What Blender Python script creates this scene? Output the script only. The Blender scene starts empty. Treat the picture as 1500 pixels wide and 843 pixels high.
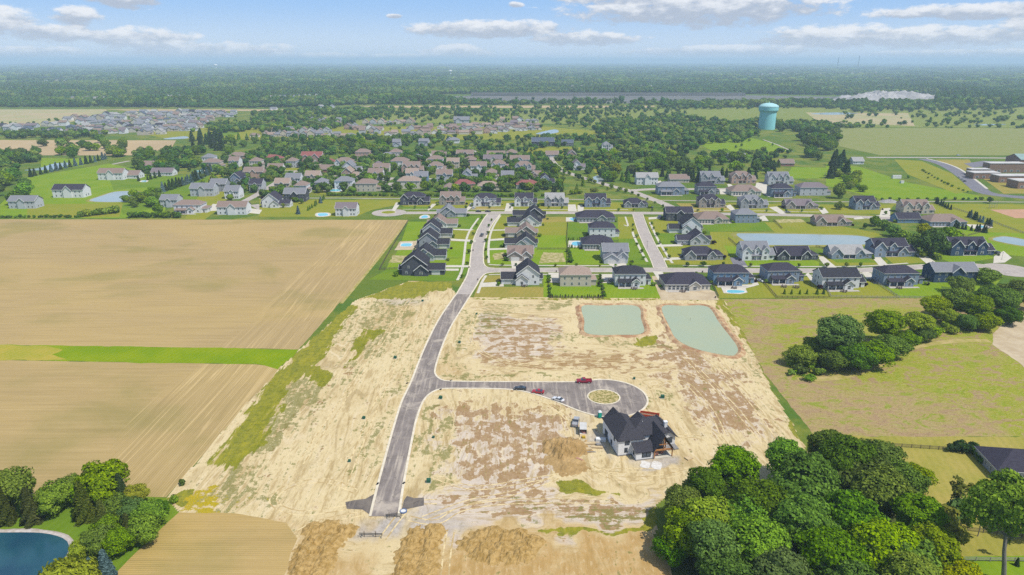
import bpy, bmesh, math, random
import numpy as np
from mathutils import Vector, Matrix, noise as mnoise
random.seed(7); RNG = np.random.default_rng(11)
S = bpy.context.scene
COL = S.collection
R = math.radians
# ------------------------------------------------------------------ camera
CAM_H, FPX = 118.0, 1000.0                      # metres above ground; focal length in 1500-px units
PITCH = math.atan((421.5 - 89) / FPX)
cd = bpy.data.cameras.new('camera'); cam = bpy.data.objects.new('camera', cd); COL.objects.link(cam)
cam.location = (0, 0, CAM_H); cam.rotation_euler = (math.pi/2 - PITCH, 0, 0)
cd.sensor_width = 36; cd.lens = 24.0; cd.clip_start = 1; cd.clip_end = 150000
S.camera = cam
# ------------------------------------------------------------------ sky, sun, exposure
SUN_EL, SUN_AZ = R(58), R(125)                  # azimuth clockwise from +Y (the view direction)
sd = bpy.data.lights.new('sun', 'SUN'); so = bpy.data.objects.new('sun', sd); COL.objects.link(so)
sd.energy = 3.9; sd.angle = R(0.6); sd.color = (1.0, 0.955, 0.88)
sv = Vector((math.sin(SUN_AZ)*math.cos(SUN_EL), math.cos(SUN_AZ)*math.cos(SUN_EL), math.sin(SUN_EL)))
so.rotation_euler = sv.to_track_quat('Z', 'Y').to_euler(); so.location = (0, 0, 300)
S.view_settings.view_transform = 'Standard'; S.view_settings.look = 'None'
S.view_settings.exposure = 0.3; S.view_settings.gamma = 1.0; S.view_settings.use_curve_mapping = False
S.render.engine = 'CYCLES'
cy = S.cycles
cy.max_bounces = 5; cy.diffuse_bounces = 2; cy.glossy_bounces = 2; cy.transmission_bounces = 2
cy.transparent_max_bounces = 6; cy.volume_bounces = 1; cy.use_denoising = False
cy.caustics_reflective = False; cy.caustics_refractive = False; cy.sample_clamp_indirect = 4

class NG:                                       # tiny node-graph helper
    def __init__(s, tree): s.t = tree; s.n = tree.nodes; s.l = tree.links
    def put(s, inp, v):
        if v is None: return
        if hasattr(v, 'is_linked') or isinstance(v, bpy.types.NodeSocket): s.l.new(v, inp)
        else:
            if isinstance(v, (tuple, list)) and len(v) == 3 and inp.type == 'RGBA': v = (*v, 1)
            inp.default_value = v
    def m(s, op, a=None, b=None, c=None, clamp=False):
        x = s.n.new('ShaderNodeMath'); x.operation = op; x.use_clamp = clamp
        for i, v in enumerate((a, b, c)): s.put(x.inputs[i], v)
        return x.outputs[0]
    def vm(s, op, a=None, b=None):
        x = s.n.new('ShaderNodeVectorMath'); x.operation = op
        for i, v in enumerate((a, b)): s.put(x.inputs[i], v)
        return x.outputs[0]
    def mix(s, f, a, b, mode='MIX'):
        x = s.n.new('ShaderNodeMix'); x.data_type = 'RGBA'; x.blend_type = mode
        s.put(x.inputs[0], f); s.put(x.inputs[6], a); s.put(x.inputs[7], b); return x.outputs[2]
    def fmix(s, f, a, b):
        x = s.n.new('ShaderNodeMix'); s.put(x.inputs[0], f); s.put(x.inputs[2], a); s.put(x.inputs[3], b); return x.outputs[0]
    def noise(s, vec, sc, det=5, ro=.55, dist=0):
        x = s.n.new('ShaderNodeTexNoise'); s.put(x.inputs['Vector'], vec)
        for k, v in (('Scale', sc), ('Detail', det), ('Roughness', ro), ('Distortion', dist)): s.put(x.inputs[k], v)
        return x.outputs['Fac']
    def ss(s, v, lo, hi, a=0., b=1.):
        x = s.n.new('ShaderNodeMapRange'); x.interpolation_type = 'SMOOTHSTEP'
        for i, q in enumerate((v, lo, hi, a, b)): s.put(x.inputs[i], q)
        return x.outputs[0]
    def pos(s): return s.n.new('ShaderNodeNewGeometry').outputs['Position']
    def objc(s): return s.n.new('ShaderNodeTexCoord').outputs['Object']
    def scale(s, vec, sx, sy, sz=1, rz=0):
        x = s.n.new('ShaderNodeMapping'); s.put(x.inputs[0], vec); x.inputs['Rotation'].default_value = (0, 0, rz)
        x.inputs['Scale'].default_value = (sx, sy, sz); return x.outputs[0]
    def sep(s, v):
        x = s.n.new('ShaderNodeSeparateXYZ'); s.put(x.inputs[0], v); return x.outputs
    def attr(s, name):
        x = s.n.new('ShaderNodeAttribute'); x.attribute_name = name; return x
    def rand(s): return s.n.new('ShaderNodeObjectInfo').outputs['Random']
    def dim(s, c, k):
        x = s.n.new('ShaderNodeVectorMath'); x.operation = 'SCALE'; s.put(x.inputs[0], c); x.inputs['Scale'].default_value = k; return x.outputs[0]
    def bump(s, h, st=.5, d=.1):
        x = s.n.new('ShaderNodeBump'); s.put(x.inputs['Height'], h); x.inputs['Strength'].default_value = st
        x.inputs['Distance'].default_value = d; return x.outputs[0]

def newmat(name):
    m = bpy.data.materials.new(name); m.use_nodes = True
    g = NG(m.node_tree); b = m.node_tree.nodes['Principled BSDF']; b.inputs['Roughness'].default_value = .9
    b.inputs['Specular IOR Level'].default_value = .03
    return m, g, b
MATS = {}
def pm(name, c1, c2=None, sc=.5, rough=.9, stretch=(1, 1, 1), obj=True, spec=.06, metal=0, bump=0, var=0, contrast=(.35, .65)):
    """plain procedural material: two colours through noise, optional per-object brightness"""
    if name in MATS: return MATS[name]
    m, g, b = newmat(name); MATS[name] = m
    c2 = c2 or tuple(x*.8 for x in c1)
    if sum(c1) > .9: c1, c2 = tuple(x*.86 for x in c1), tuple(x*.86 for x in c2)
    v = g.scale(g.objc() if obj else g.pos(), *stretch)
    f = g.noise(v, sc, 5, .6)
    col = g.mix(g.ss(f, *contrast), c1, c2)
    if var:
        k = g.m('MULTIPLY_ADD', g.rand(), 2*var, 1-var)
        x = g.n.new('ShaderNodeVectorMath'); x.operation = 'SCALE'; g.put(x.inputs[0], col); g.put(x.inputs['Scale'], k); col = x.outputs[0]
    g.put(b.inputs['Base Color'], col)
    b.inputs['Roughness'].default_value = rough; b.inputs['Specular IOR Level'].default_value = spec; b.inputs['Metallic'].default_value = metal
    if bump: g.put(b.inputs['Normal'], g.bump(f, bump, .1))
    return m

W = bpy.data.worlds.new('World'); S.world = W; W.use_nodes = True
W.cycles.sampling_method = 'MANUAL'; W.cycles.sample_map_resolution = 256
def build_world():
    g = NG(W.node_tree); n = g.n; bg = n['Background']
    sky = n.new('ShaderNodeTexSky'); sky.sky_type = 'NISHITA'; sky.sun_disc = False
    sky.sun_elevation = SUN_EL; sky.sun_rotation = SUN_AZ; sky.altitude = 300; sky.air_density = 1.0; sky.dust_density = .6; sky.ozone_density = 2.0
    d = n.new('ShaderNodeTexCoord').outputs['Generated']
    X, Y, Z = g.sep(d)
    az = g.m('ARCTAN2', X, Y); el = g.m('ARCSINE', Z)
    comb = n.new('ShaderNodeCombineXYZ'); g.put(comb.inputs[0], az); g.put(comb.inputs[1], g.m('MULTIPLY', el, 2.4)); ae = comb.outputs[0]
    nz = g.noise(ae, 34, 7, .62); nz2 = g.noise(ae, 11, 4, .5)
    nn = g.m('ADD', g.m('MULTIPLY', g.m('SUBTRACT', nz, .5), 3.0), g.m('MULTIPLY', g.m('SUBTRACT', nz2, .5), 1.0))
    CL = [(28,47,46,17),(45,80,75,7),(105,4,52,9),(222,15,40,12),(158,39,24,12),(125,58,55,9),(240,64,58,13),(330,77,105,10),(480,85,60,6),
          (720,47,108,12),(850,60,72,9),(672,79,46,10),(1000,21,165,22),(880,5,85,9),(1195,60,88,14),(1320,62,120,12),(1405,34,115,9),(1483,52,42,15),
          (1045,77,120,7),(1430,81,130,5),(1225,6,16,4),(590,31,10,3),(755,16,10,4),(-90,40,90,18),(-160,70,90,12),(1600,30,100,20),(1700,65,110,12),(600,84,70,4)]
    F = None; SW = None; SS = None
    for px, py, rx, ry in CL:
        a0 = math.atan((px-750)/FPX); e0 = (89-py)/FPX/1.02
        da = g.m('MULTIPLY', g.m('SUBTRACT', az, a0), FPX/rx*.86); de = g.m('MULTIPLY', g.m('SUBTRACT', el, e0), FPX/ry*.88)
        f = g.m('SUBTRACT', 1.0, g.m('ADD', g.m('MULTIPLY', da, da), g.m('MULTIPLY', de, de)))
        w = g.m('MAXIMUM', g.m('ADD', f, .35), .0005)
        F = f if F is None else g.m('MAXIMUM', F, f)
        ws = g.m('MULTIPLY', w, de)
        SW = w if SW is None else g.m('ADD', SW, w); SS = ws if SS is None else g.m('ADD', SS, ws)
    shade = g.m('DIVIDE', SS, SW)
    m1 = g.ss(g.m('ADD', g.m('MAXIMUM', F, -3.0), nn), -.10, .62)
    # the same kind of broken cloud cover goes on over the rest of the sky
    zz = g.m('ADD', g.m('MAXIMUM', Z, 0.0), .06)
    c2 = n.new('ShaderNodeCombineXYZ'); g.put(c2.inputs[0], g.m('DIVIDE', X, zz)); g.put(c2.inputs[1], g.m('DIVIDE', Y, zz))
    gen = g.noise(c2.outputs[0], .7, 7, .6)
    m2 = g.m('MULTIPLY', g.ss(gen, .5, .66), g.ss(el, .085, .14))
    mk = g.m('MAXIMUM', m1, m2, clamp=True)
    lit = g.ss(g.m('ADD', shade, g.m('MULTIPLY', g.m('SUBTRACT', nz, .5), 3.2)), -.45, .75)
    cc = g.mix(lit, (3.0, 3.35, 4.0), (5.75, 5.8, 5.95))
    hz = g.ss(el, 0.0, .04)
    low = g.mix(g.ss(el, 0.0, .085), (3.75, 4.6, 5.75), (1.85, 3.3, 5.7))
    skyc = g.mix(g.ss(el, .12, .6, .88, 0.), sky.outputs[0], low)
    col = g.mix(g.m('MULTIPLY', mk, g.fmix(hz, .45, .9)), skyc, cc)
    g.put(bg.inputs['Color'], col); bg.inputs['Strength'].default_value = 0.13
build_world()
# ------------------------------------------------------------------ helpers
cP, sP = math.cos(PITCH), math.sin(PITCH)
def G(px, py, z=0.0):
    """ground point seen at a pixel of the 1500x843 photograph (flat land)"""
    xc = (px-750)/FPX; yc = (421.5-py)/FPX
    t = (CAM_H-z)/(sP - yc*cP)
    return (xc*t, (cP + yc*sP)*t)
def sc_at(py): return (G(750, py)[1]*cP + CAM_H*sP)/FPX
def GP(pts): return [G(*p) for p in pts]

class MB:
    def __init__(s): s.v = []; s.f = []; s.mi = []
    def quad(s, *p, mi=0):
        i = len(s.v); s.v += [tuple(q) for q in p]; s.f.append(tuple(range(i, i+len(p)))); s.mi.append(mi)
    def box(s, x0, y0, z0, x1, y1, z1, mi=0):
        i = len(s.v); s.v += [(x0,y0,z0),(x1,y0,z0),(x1,y1,z0),(x0,y1,z0),(x0,y0,z1),(x1,y0,z1),(x1,y1,z1),(x0,y1,z1)]
        for q in ((0,3,2,1),(4,5,6,7),(0,1,5,4),(1,2,6,5),(2,3,7,6),(3,0,4,7)): s.f.append(tuple(i+k for k in q)); s.mi.append(mi)
    def hexa(s, b, t, mi=0):                    # bottom quad, top quad (ccw from above)
        i = len(s.v); s.v += [tuple(q) for q in b] + [tuple(q) for q in t]
        for q in ((0,3,2,1),(4,5,6,7),(0,1,5,4),(1,2,6,5),(2,3,7,6),(3,0,4,7)): s.f.append(tuple(i+k for k in q)); s.mi.append(mi)
    def slab(s, a, b, c, d, t=.16, mi=0):
        low = [(p[0], p[1], p[2]-t) for p in (a, b, c, d)]; s.hexa(low, (a, b, c, d), mi)
    def bar(s, p, q, w, h=None, mi=0):
        p, q = Vector(p), Vector(q); h = h or w; d = (q-p).normalized()
        u = d.cross(Vector((0, 0, 1)));  u = Vector((1, 0, 0)) if u.length < 1e-4 else u.normalized(); v = u.cross(d)
        u *= w/2; v *= h/2
        s.hexa([p-u-v, p+u-v, q+u-v, q-u-v], [p-u+v, p+u+v, q+u+v, q-u+v], mi)
    def tube(s, p, q, r0, r1, n=6, mi=0, cap=True):
        p, q = Vector(p), Vector(q); d = (q-p).normalized()
        u = d.orthogonal().normalized(); v = d.cross(u); i = len(s.v)
        for c, r in ((p, r0), (q, r1)):
            for k in range(n):
                a = 2*math.pi*k/n; s.v.append(tuple(c + (u*math.cos(a) + v*math.sin(a))*r))
        for k in range(n): s.f.append((i+k, i+(k+1) % n, i+n+(k+1) % n, i+n+k)); s.mi.append(mi)
        if cap: s.f.append(tuple(i+n+k for k in range(n))); s.mi.append(mi); s.f.append(tuple(i+n-1-k for k in range(n))); s.mi.append(mi)
    def mesh(s, name, mats, smooth=False):
        me = bpy.data.meshes.new(name); me.from_pydata(s.v, [], s.f)
        for m in (mats if isinstance(mats, (list, tuple)) else [mats]): me.materials.append(m)
        if any(s.mi): me.polygons.foreach_set('material_index', s.mi)
        if smooth: me.polygons.foreach_set('use_smooth', [True]*len(s.f))
        me.update(); return me
    def build(s, name, mats, parent=None, loc=(0,0,0), rz=0, smooth=False): return link(name, s.mesh(name, mats, smooth), parent, loc, rz)
def link(name, me, parent=None, loc=(0,0,0), rz=0, scale=None):
    o = bpy.data.objects.new(name, me); COL.objects.link(o); o.location = loc
    if rz: o.rotation_euler = (0, 0, rz)
    if scale is not None: o.scale = scale
    if parent is not None: o.parent = parent
    return o
def empty(name, loc=(0,0,0), rz=0):
    o = bpy.data.objects.new(name, None); COL.objects.link(o); o.location = loc; o.rotation_euler = (0, 0, rz); o.empty_display_size = .5; return o
def tag(o, label=None, cat=None, group=None, kind=None):
    if label: o['label'] = label
    if cat: o['category'] = cat
    if group: o['group'] = group
    if kind: o['kind'] = kind
    return o
def copy_thing(root, loc, rz=0, label=None, group=None, scale=None):
    r = root.copy(); COL.objects.link(r); r.location = loc; r.rotation_euler = (0, 0, rz)
    if scale: r.scale = scale
    if label: r['label'] = label
    if group: r['group'] = group
    for ch in root.children:
        c = ch.copy(); COL.objects.link(c); c.parent = r
        for gch in ch.children:
            d = gch.copy(); COL.objects.link(d); d.parent = c
    return r
def smooth_line(pts, step=3.0, closed=False):
    """Catmull-Rom through world points, resampled"""
    P = [Vector((p[0], p[1])) for p in pts]; n = len(P); out = []
    rng = range(n) if closed else range(n-1)
    for i in rng:
        if closed: a, b, c, d = P[i-1], P[i], P[(i+1) % n], P[(i+2) % n]
        else: a, b, c, d = P[max(i-1, 0)], P[i], P[i+1], P[min(i+2, n-1)]
        k = max(1, int((c-b).length/step))
        for j in range(k):
            t = j/k; t2 = t*t; t3 = t2*t
            out.append(.5*((2*b) + (c-a)*t + (2*a-5*b+4*c-d)*t2 + (3*b-a-3*c+d)*t3))
    if not closed: out.append(P[-1])
    return [(p.x, p.y) for p in out]
def rough_poly(pts, amp=1.0, step=2.5, freq=.12):
    out = []; n = len(pts)
    for i in range(n):
        a, b = Vector(pts[i]), Vector(pts[(i+1) % n]); L = (b-a).length; k = max(1, min(160, int(L/step)))
        nrm = Vector((-(b-a).y, (b-a).x)).normalized() if L > 0 else Vector((0, 0))
        for j in range(k):
            p = a + (b-a)*j/k
            q = mnoise.noise(Vector((p.x*freq, p.y*freq, 3.1)))*amp + mnoise.noise(Vector((p.x*freq*4, p.y*freq*4, 9.1)))*amp*.45
            p = p + nrm*q; out.append((p.x, p.y))
    return out
def area2(p): return sum(p[i][0]*p[(i+1) % len(p)][1] - p[(i+1) % len(p)][0]*p[i][1] for i in range(len(p)))
def sheet(name, pts, mat, z, kind='structure', rough=0, step=2.5, parent=None, label=None, cat=None, freq=.12):
    if rough: pts = rough_poly(pts, rough, step, freq)
    if area2(pts) < 0: pts = pts[::-1]
    me = bpy.data.meshes.new(name); me.from_pydata([(x, y, z) for x, y in pts], [], [tuple(range(len(pts)))]); me.materials.append(mat)
    o = link(name, me, parent)
    if kind and parent is None: o['kind'] = kind
    if label: tag(o, label, cat)
    return o
def offset_line(pts, d):
    out = []; n = len(pts)
    for i in range(n):
        a = Vector(pts[max(i-1, 0)]); b = Vector(pts[min(i+1, n-1)]); t = (b-a)
        if t.length < 1e-6: t = Vector((1, 0))
        t.normalize(); out.append((pts[i][0] - t.y*d, pts[i][1] + t.x*d))
    return out
ROADPTS = []
def ribbon(name, pts, w, z, mat, h=0.0, parent=None, off=0.0, kind='structure'):
    """strip of width w along a world polyline; with h it is a solid band (kerb, walk)"""
    if name == 'road': ROADPTS.extend(pts)
    l = offset_line(pts, off + w/2); r = offset_line(pts, off - w/2); mb = MB(); n = len(pts)
    for i in range(n-1):
        a, b, c, d = r[i], r[i+1], l[i+1], l[i]
        if h:
            mb.quad((*a, z+h), (*b, z+h), (*c, z+h), (*d, z+h)); mb.quad((*a, z), (*b, z), (*b, z+h), (*a, z+h)); mb.quad((*c, z), (*d, z), (*d, z+h), (*c, z+h))
        else: mb.quad((*a, z), (*b, z), (*c, z), (*d, z))
    o = mb.build(name, mat, parent)
    if kind and parent is None: o['kind'] = kind
    return o
def inside(px, py, poly):
    """vectorised point in polygon"""
    c = np.zeros(px.shape, bool); n = len(poly)
    for i in range(n):
        x0, y0 = poly[i]; x1, y1 = poly[i-1]
        if y0 == y1: continue
        c ^= ((y0 > py) != (y1 > py)) & (px < (x1-x0)*(py-y0)/(y1-y0) + x0)
    return c
def sdist(px, py, poly):
    """signed distance, positive inside"""
    d = np.full(px.shape, 1e9); n = len(poly)
    for i in range(n):
        x0, y0 = poly[i-1]; x1, y1 = poly[i]; dx, dy = x1-x0, y1-y0; L = dx*dx + dy*dy + 1e-9
        t = np.clip(((px-x0)*dx + (py-y0)*dy)/L, 0, 1)
        d = np.minimum(d, np.hypot(px-x0-t*dx, py-y0-t*dy))
    return np.where(inside(px, py, poly), d, -d)
# ================================================================== the land
def ground_mat():
    m, g, b = newmat('ground_grass'); p = g.pos()
    f1 = g.noise(p, .0045, 6, .6); f2 = g.noise(p, .035, 6, .65); f3 = g.noise(p, .6, 4, .6)
    c = g.mix(g.ss(f1, .4, .6), (.105, .155, .018), (.20, .205, .035))
    c = g.mix(g.ss(f2, .42, .62), c, (.075, .14, .02)); c = g.mix(g.m('MULTIPLY', g.ss(f2, .62, .7), .5), c, (.26, .22, .09))
    c = g.mix(g.m('MULTIPLY', g.ss(f3, .3, .7), .35), c, (.05, .09, .015))
    g.put(b.inputs['Base Color'], c); return m
def lawn_mat(name, c1, c2, c3):
    m, g, b = newmat(name); p = g.pos()
    f1 = g.noise(p, .06, 5, .6); f2 = g.noise(p, .9, 5, .7); st = g.m('SINE', g.m('MULTIPLY', g.sep(g.scale(p, 1, 1, 1, .25))[0], 2.6))
    c = g.mix(g.ss(f1, .35, .65), c1, c2); c = g.mix(g.m('MULTIPLY', g.ss(f2, .45, .75), .55), c, c3)
    c = g.mix(g.m('MULTIPLY_ADD', st, .04, .04), c, (.02, .05, .0))
    g.put(b.inputs['Base Color'], c); g.put(b.inputs['Normal'], g.bump(f2, .35, .1)); return m
def field_mat(name, c1, c2, c3, edge_x, green=.25, rows=.76):
    """tilled land: fine crop rows, across most of it along X, on the headland along the right edge along Y"""
    m, g, b = newmat(name); p = g.pos(); X, Y, Z = g.sep(p)
    wob = g.m('MULTIPLY', g.m('SUBTRACT', g.noise(p, .03, 3), .5), 26)
    head = g.ss(g.m('ADD', X, wob), edge_x-34, edge_x-26)
    jog = g.m('MULTIPLY', g.m('SUBTRACT', g.noise(p, .02, 2), .5), 1.2)
    k = 2*math.pi/rows
    r1 = g.m('SINE', g.m('MULTIPLY', g.m('ADD', Y, jog), k)); r2 = g.m('SINE', g.m('MULTIPLY', g.m('ADD', g.m('MULTIPLY_ADD', Y, -.035, X), jog), k))
    row = g.fmix(head, r1, r2)
    s1 = g.noise(g.scale(p, .025, .6), 1, 6, .65); s2 = g.noise(g.scale(p, .6, .03), 1, 6, .65)
    stk = g.fmix(head, s1, s2)
    big = g.noise(g.scale(p, .6, 1.2), .012, 6, .6, .6); tuf = g.noise(p, 2.2, 4, .7)
    c = g.mix(g.ss(big, .36, .62), c1, c2)
    c = g.mix(g.m('MULTIPLY', g.ss(stk, .48, .72), .42), c, c3)
    c = g.mix(g.m('MULTIPLY', g.ss(stk, .52, .3), .45), c, tuple(x*.72 for x in c2))
    gn = g.ss(g.noise(g.scale(p, .7, 1), .017, 5, .6, .3), .5, .68)
    c = g.mix(g.m('MULTIPLY', gn, green), c, (.17, .19, .04))
    c = g.mix(g.m('MULTIPLY', g.m('MULTIPLY_ADD', row, .5, .5), g.m('MULTIPLY_ADD', gn, .25, .24)), c, (.15, .13, .035))
    tr = g.noise(g.scale(p, .33, .004), 1, 2, .5)      # paired wheel tracks on the headland
    tw = g.ss(g.m('ABSOLUTE', g.m('SUBTRACT', tr, .5)), .022, .006)
    c = g.mix(g.m('MULTIPLY', g.m('MULTIPLY', tw, head), .34), c, tuple(min(1, x*1.3) for x in c3))
    c = g.mix(g.m('MULTIPLY', g.ss(tuf, .35, .7), .3), c, tuple(x*.75 for x in c1))
    g.put(b.inputs['Base Color'], g.dim(c, .96)); g.put(b.inputs['Normal'], g.bump(g.m('ADD', g.m('MULTIPLY', row, .35), tuf), .5, .12)); return m
def meadow_mat():
    m, g, b = newmat('meadow_grass'); p = g.pos()
    f1 = g.noise(p, .014, 6, .62, .8); f2 = g.noise(g.scale(p, 1, 1.6, 1, .5), .10, 8, .74, 1.4); f3 = g.noise(g.scale(p, 1, 2.0, 1, -.5), .75, 6, .72, 1.5)
    c = g.mix(g.ss(f1, .44, .62), (.30, .31, .03), (.38, .28, .12))
    c = g.mix(g.m('MULTIPLY', g.ss(f2, .51, .58), .9), c, (.36, .235, .135)); c = g.mix(g.m('MULTIPLY', g.ss(f2, .47, .40), .9), c, (.235, .29, .02))
    c = g.mix(g.m('MULTIPLY', g.ss(f3, .52, .62), .6), c, (.46, .38, .18)); c = g.mix(g.m('MULTIPLY', g.ss(f3, .46, .36), .7), c, (.15, .145, .03))
    g.put(b.inputs['Base Color'], g.dim(c, .86)); g.put(b.inputs['Normal'], g.bump(g.m('ADD', f2, f3), .5, .6)); return m
def site_mat():
    m, g, b = newmat('graded_soil'); p = g.pos()
    A = g.attr('wa'); Bq = g.attr('wb'); C = g.attr('wc')
    def rgb(at):
        x = g.n.new('ShaderNodeSeparateColor'); g.put(x.inputs[0], at.outputs['Color']); return x.outputs
    brown, grass, crust = rgb(A); verge, yel, ochre = rgb(Bq); dirx, calm, stone = rgb(C)
    nf = g.noise(p, .5, 8, .68, .2); ny = g.noise(g.scale(p, .45, .075), 1, 7, .66, .2); nx = g.noise(g.scale(p, .06, .40), 1, 7, .66, .2)
    nb = g.noise(p, .24, 8, .62, .25); fine = g.noise(p, 3.0, 5, .7); md = g.noise(p, .05, 4, .55)
    st = g.fmix(dirx, ny, nx)
    c = g.mix(g.ss(md, .35, .65), (.635, .515, .29), (.57, .445, .235))
    cm = g.ss(g.m('ADD', g.m('MULTIPLY', crust, .75), g.m('MULTIPLY', g.m('ADD', nb, st), .5)), .78, .92)
    c = g.mix(cm, c, (.56, .475, .385))
    # streaks drawn by tracked machines
    c = g.mix(g.m('MULTIPLY', g.ss(st, .52, .62), .7), c, (.66, .54, .33)); c = g.mix(g.m('MULTIPLY', g.ss(st, .47, .38), .6), c, (.38, .265, .11))
    bb = g.m('ADD', g.m('ADD', g.m('MULTIPLY', nb, .5), g.m('ADD', g.m('MULTIPLY', st, .40), g.m('MULTIPLY', nf, .1))), g.m('MULTIPLY', brown, .38))
    trk = g.m('SINE', g.m('MULTIPLY', g.fmix(dirx, g.noise(g.scale(p, .05, .012), 1, 2, .4, .3), g.noise(g.scale(p, .010, .05), 1, 2, .4, .3)), 100)); tm = g.m('MULTIPLY', g.ss(trk, .72, .95), g.ss(md, .38, .56))
    c = g.mix(g.m('MULTIPLY', tm, .5), c, (.34, .245, .11)); t2 = g.m('MULTIPLY', g.ss(trk, -.8, -.97), g.ss(md, .42, .58)); c = g.mix(g.m('MULTIPLY', t2, .55), c, (.70, .58, .38))
    bm = g.ss(bb, .65, .672)
    rim = g.m('MULTIPLY', g.ss(bb, .628, .65), g.m('SUBTRACT', 1.0, bm))
    c = g.mix(g.m('MULTIPLY', rim, .5), c, (.62, .50, .35))
    c = g.mix(g.m('MULTIPLY', bm, .86), c, g.mix(g.ss(nf, .4, .6), (.27, .15, .055), (.35, .22, .10)))
    c = g.mix(g.m('MULTIPLY', ochre, g.ss(nb, .25, .6, .55, 1.)), c, g.mix(g.ss(st, .4, .6), (.40, .245, .08), (.47, .30, .115)))
    c = g.mix(stone, c, g.mix(g.ss(nf, .4, .62), (.46, .42, .38), (.33, .30, .27)))
    sp = g.fmix(dirx, g.noise(g.scale(p, 1.1, .4), 1, 6, .7, .15), g.noise(g.scale(p, .35, 1.2), 1, 6, .7, .15))
    c = g.mix(g.m('MULTIPLY', g.ss(sp, .555, .60), .30), c, (.29, .215, .08)); c = g.mix(g.m('MULTIPLY', g.ss(sp, .44, .38), .25), c, (.74, .62, .40))
    # grass: sparse tufts and dense verge
    gt = g.m('ADD', g.m('MULTIPLY', g.fmix(.5, nf, st), 1.0), g.m('MULTIPLY', grass, .36))
    gm = g.ss(gt, .675, .725); gm = g.m('MULTIPLY', gm, g.ss(fine, .38, .52, .45, 1.))
    gcol = g.mix(g.ss(fine, .35, .65), (.115, .125, .025), (.22, .21, .05))
    c = g.mix(g.m('MULTIPLY', gm, .85), c, gcol)
    vt = g.m('ADD', g.m('MULTIPLY', st, 1.0), g.m('MULTIPLY', verge, .6))
    vm_ = g.ss(vt, .74, .80)
    vcol = g.mix(g.ss(nx, .35, .65), (.21, .215, .008), (.30, .275, .012)); vcol = g.mix(g.m('MULTIPLY', g.ss(ny, .4, .6), .6), vcol, (.125, .155, .006))
    vcol = g.mix(g.m('MULTIPLY', g.ss(fine, .45, .62), .55), vcol, (.30, .27, .03)); vcol = g.mix(g.m('MULTIPLY', g.ss(nf, .5, .38), .6), vcol, (.09, .11, .006))
    c = g.mix(g.m('MULTIPLY', vm_, .95), c, vcol)
    ym = g.ss(g.m('ADD', nf, g.m('MULTIPLY', yel, .4)), .74, .82)
    c = g.mix(ym, c, g.mix(g.ss(fine, .4, .6), (.48, .34, .012), (.30, .26, .02)))
    c = g.mix(g.m('MULTIPLY', g.ss(fine, .45, .72), .28), c, (.25, .18, .09))
    g.put(b.inputs['Base Color'], g.dim(c, .895))
    g.put(b.inputs['Normal'], g.bump(g.m('ADD', g.m('MULTIPLY', st, 2.), g.m('ADD', nf, g.m('MULTIPLY', fine, .5))), .4, .25)); return m
def asphalt_mat(name, c1, c2, dust, amt=.5):
    m, g, b = newmat(name); p = g.pos()
    f = g.noise(p, .25, 7, .6); s = g.noise(g.scale(p, .9, .05, 1, .08), 1, 5, .6); fi = g.noise(p, 6, 3, .6)
    c = g.mix(g.ss(f, .35, .65), c1, c2); c = g.mix(g.m('MULTIPLY', g.ss(s, .48, .70), amt), c, dust)
    c = g.mix(g.m('MULTIPLY', g.ss(s, .45, .3), .35), c, tuple(x*.7 for x in c1)); c = g.mix(g.m('MULTIPLY', g.ss(fi, .3, .7), .2), c, tuple(x*.6 for x in c1))
    c = g.mix(g.m('MULTIPLY', g.ss(g.noise(p, .07, 6, .65, .5), .50, .66), amt*.9), c, dust); jt = g.ss(g.m('ABSOLUTE', g.m('SUBTRACT', g.noise(p, .11, 3, .5, .4), .5)), .012, .003); c = g.mix(g.m('MULTIPLY', jt, .45), c, tuple(x*.55 for x in c1))
    g.put(b.inputs['Base Color'], g.dim(c, .93)); b.inputs['Roughness'].default_value = .85; return m
def water_mat(name, c, c2, rough=.08, sc=.05, ripple=.05):
    m, g, b = newmat(name); p = g.pos()
    f = g.noise(p, sc, 4, .5); g.put(b.inputs['Base Color'], g.mix(g.ss(f, .35, .65), c, c2))
    b.inputs['Roughness'].default_value = rough; b.inputs['Specular IOR Level'].default_value = .4
    g.put(b.inputs['Normal'], g.bump(g.noise(g.scale(p, 1, 2.5), 1.6, 3, .6), ripple, .05)); return m
M_ground = ground_mat()
M_lawn = [lawn_mat('lawn_bright', (.15, .24, .010), (.19, .26, .014), (.11, .19, .008)),
          lawn_mat('lawn_olive', (.23, .225, .025), (.19, .215, .02), (.30, .265, .04)),
          lawn_mat('lawn_deep', (.11, .19, .014), (.145, .21, .015), (.085, .15, .01)),
          lawn_mat('lawn_dry', (.30, .235, .055), (.235, .215, .04), (.34, .25, .075))]
M_field = field_mat('tilled_field', (.44, .315, .135), (.39, .28, .135), (.53, .39, .19), -94, .35)
M_field2 = field_mat('tilled_field_lower', (.44, .315, .135), (.39, .28, .125), (.54, .40, .195), -100, .3)
M_field3 = field_mat('stubble_field', (.47, .32, .11), (.43, .30, .125), (.53, .39, .17), 999, .3, .7)
M_meadow = meadow_mat(); M_site = site_mat()
M_asph = asphalt_mat('new_asphalt', (.205, .175, .156), (.255, .218, .195), (.46, .395, .32), .85)
M_road = asphalt_mat('worn_road', (.43, .38, .335), (.375, .33, .295), (.50, .44, .385), .4)
M_drive = asphalt_mat('school_drive', (.17, .165, .19), (.21, .20, .22), (.27, .26, .27), .3)
M_conc = pm('concrete', (.62, .575, .475), (.54, .50, .415), .4, obj=False)
M_kerb = pm('kerb_concrete', (.74, .665, .52), (.62, .545, .41), .5, obj=False)
M_pond = water_mat('silty_water', (.31, .355, .225), (.335, .36, .215), .25)
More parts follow.
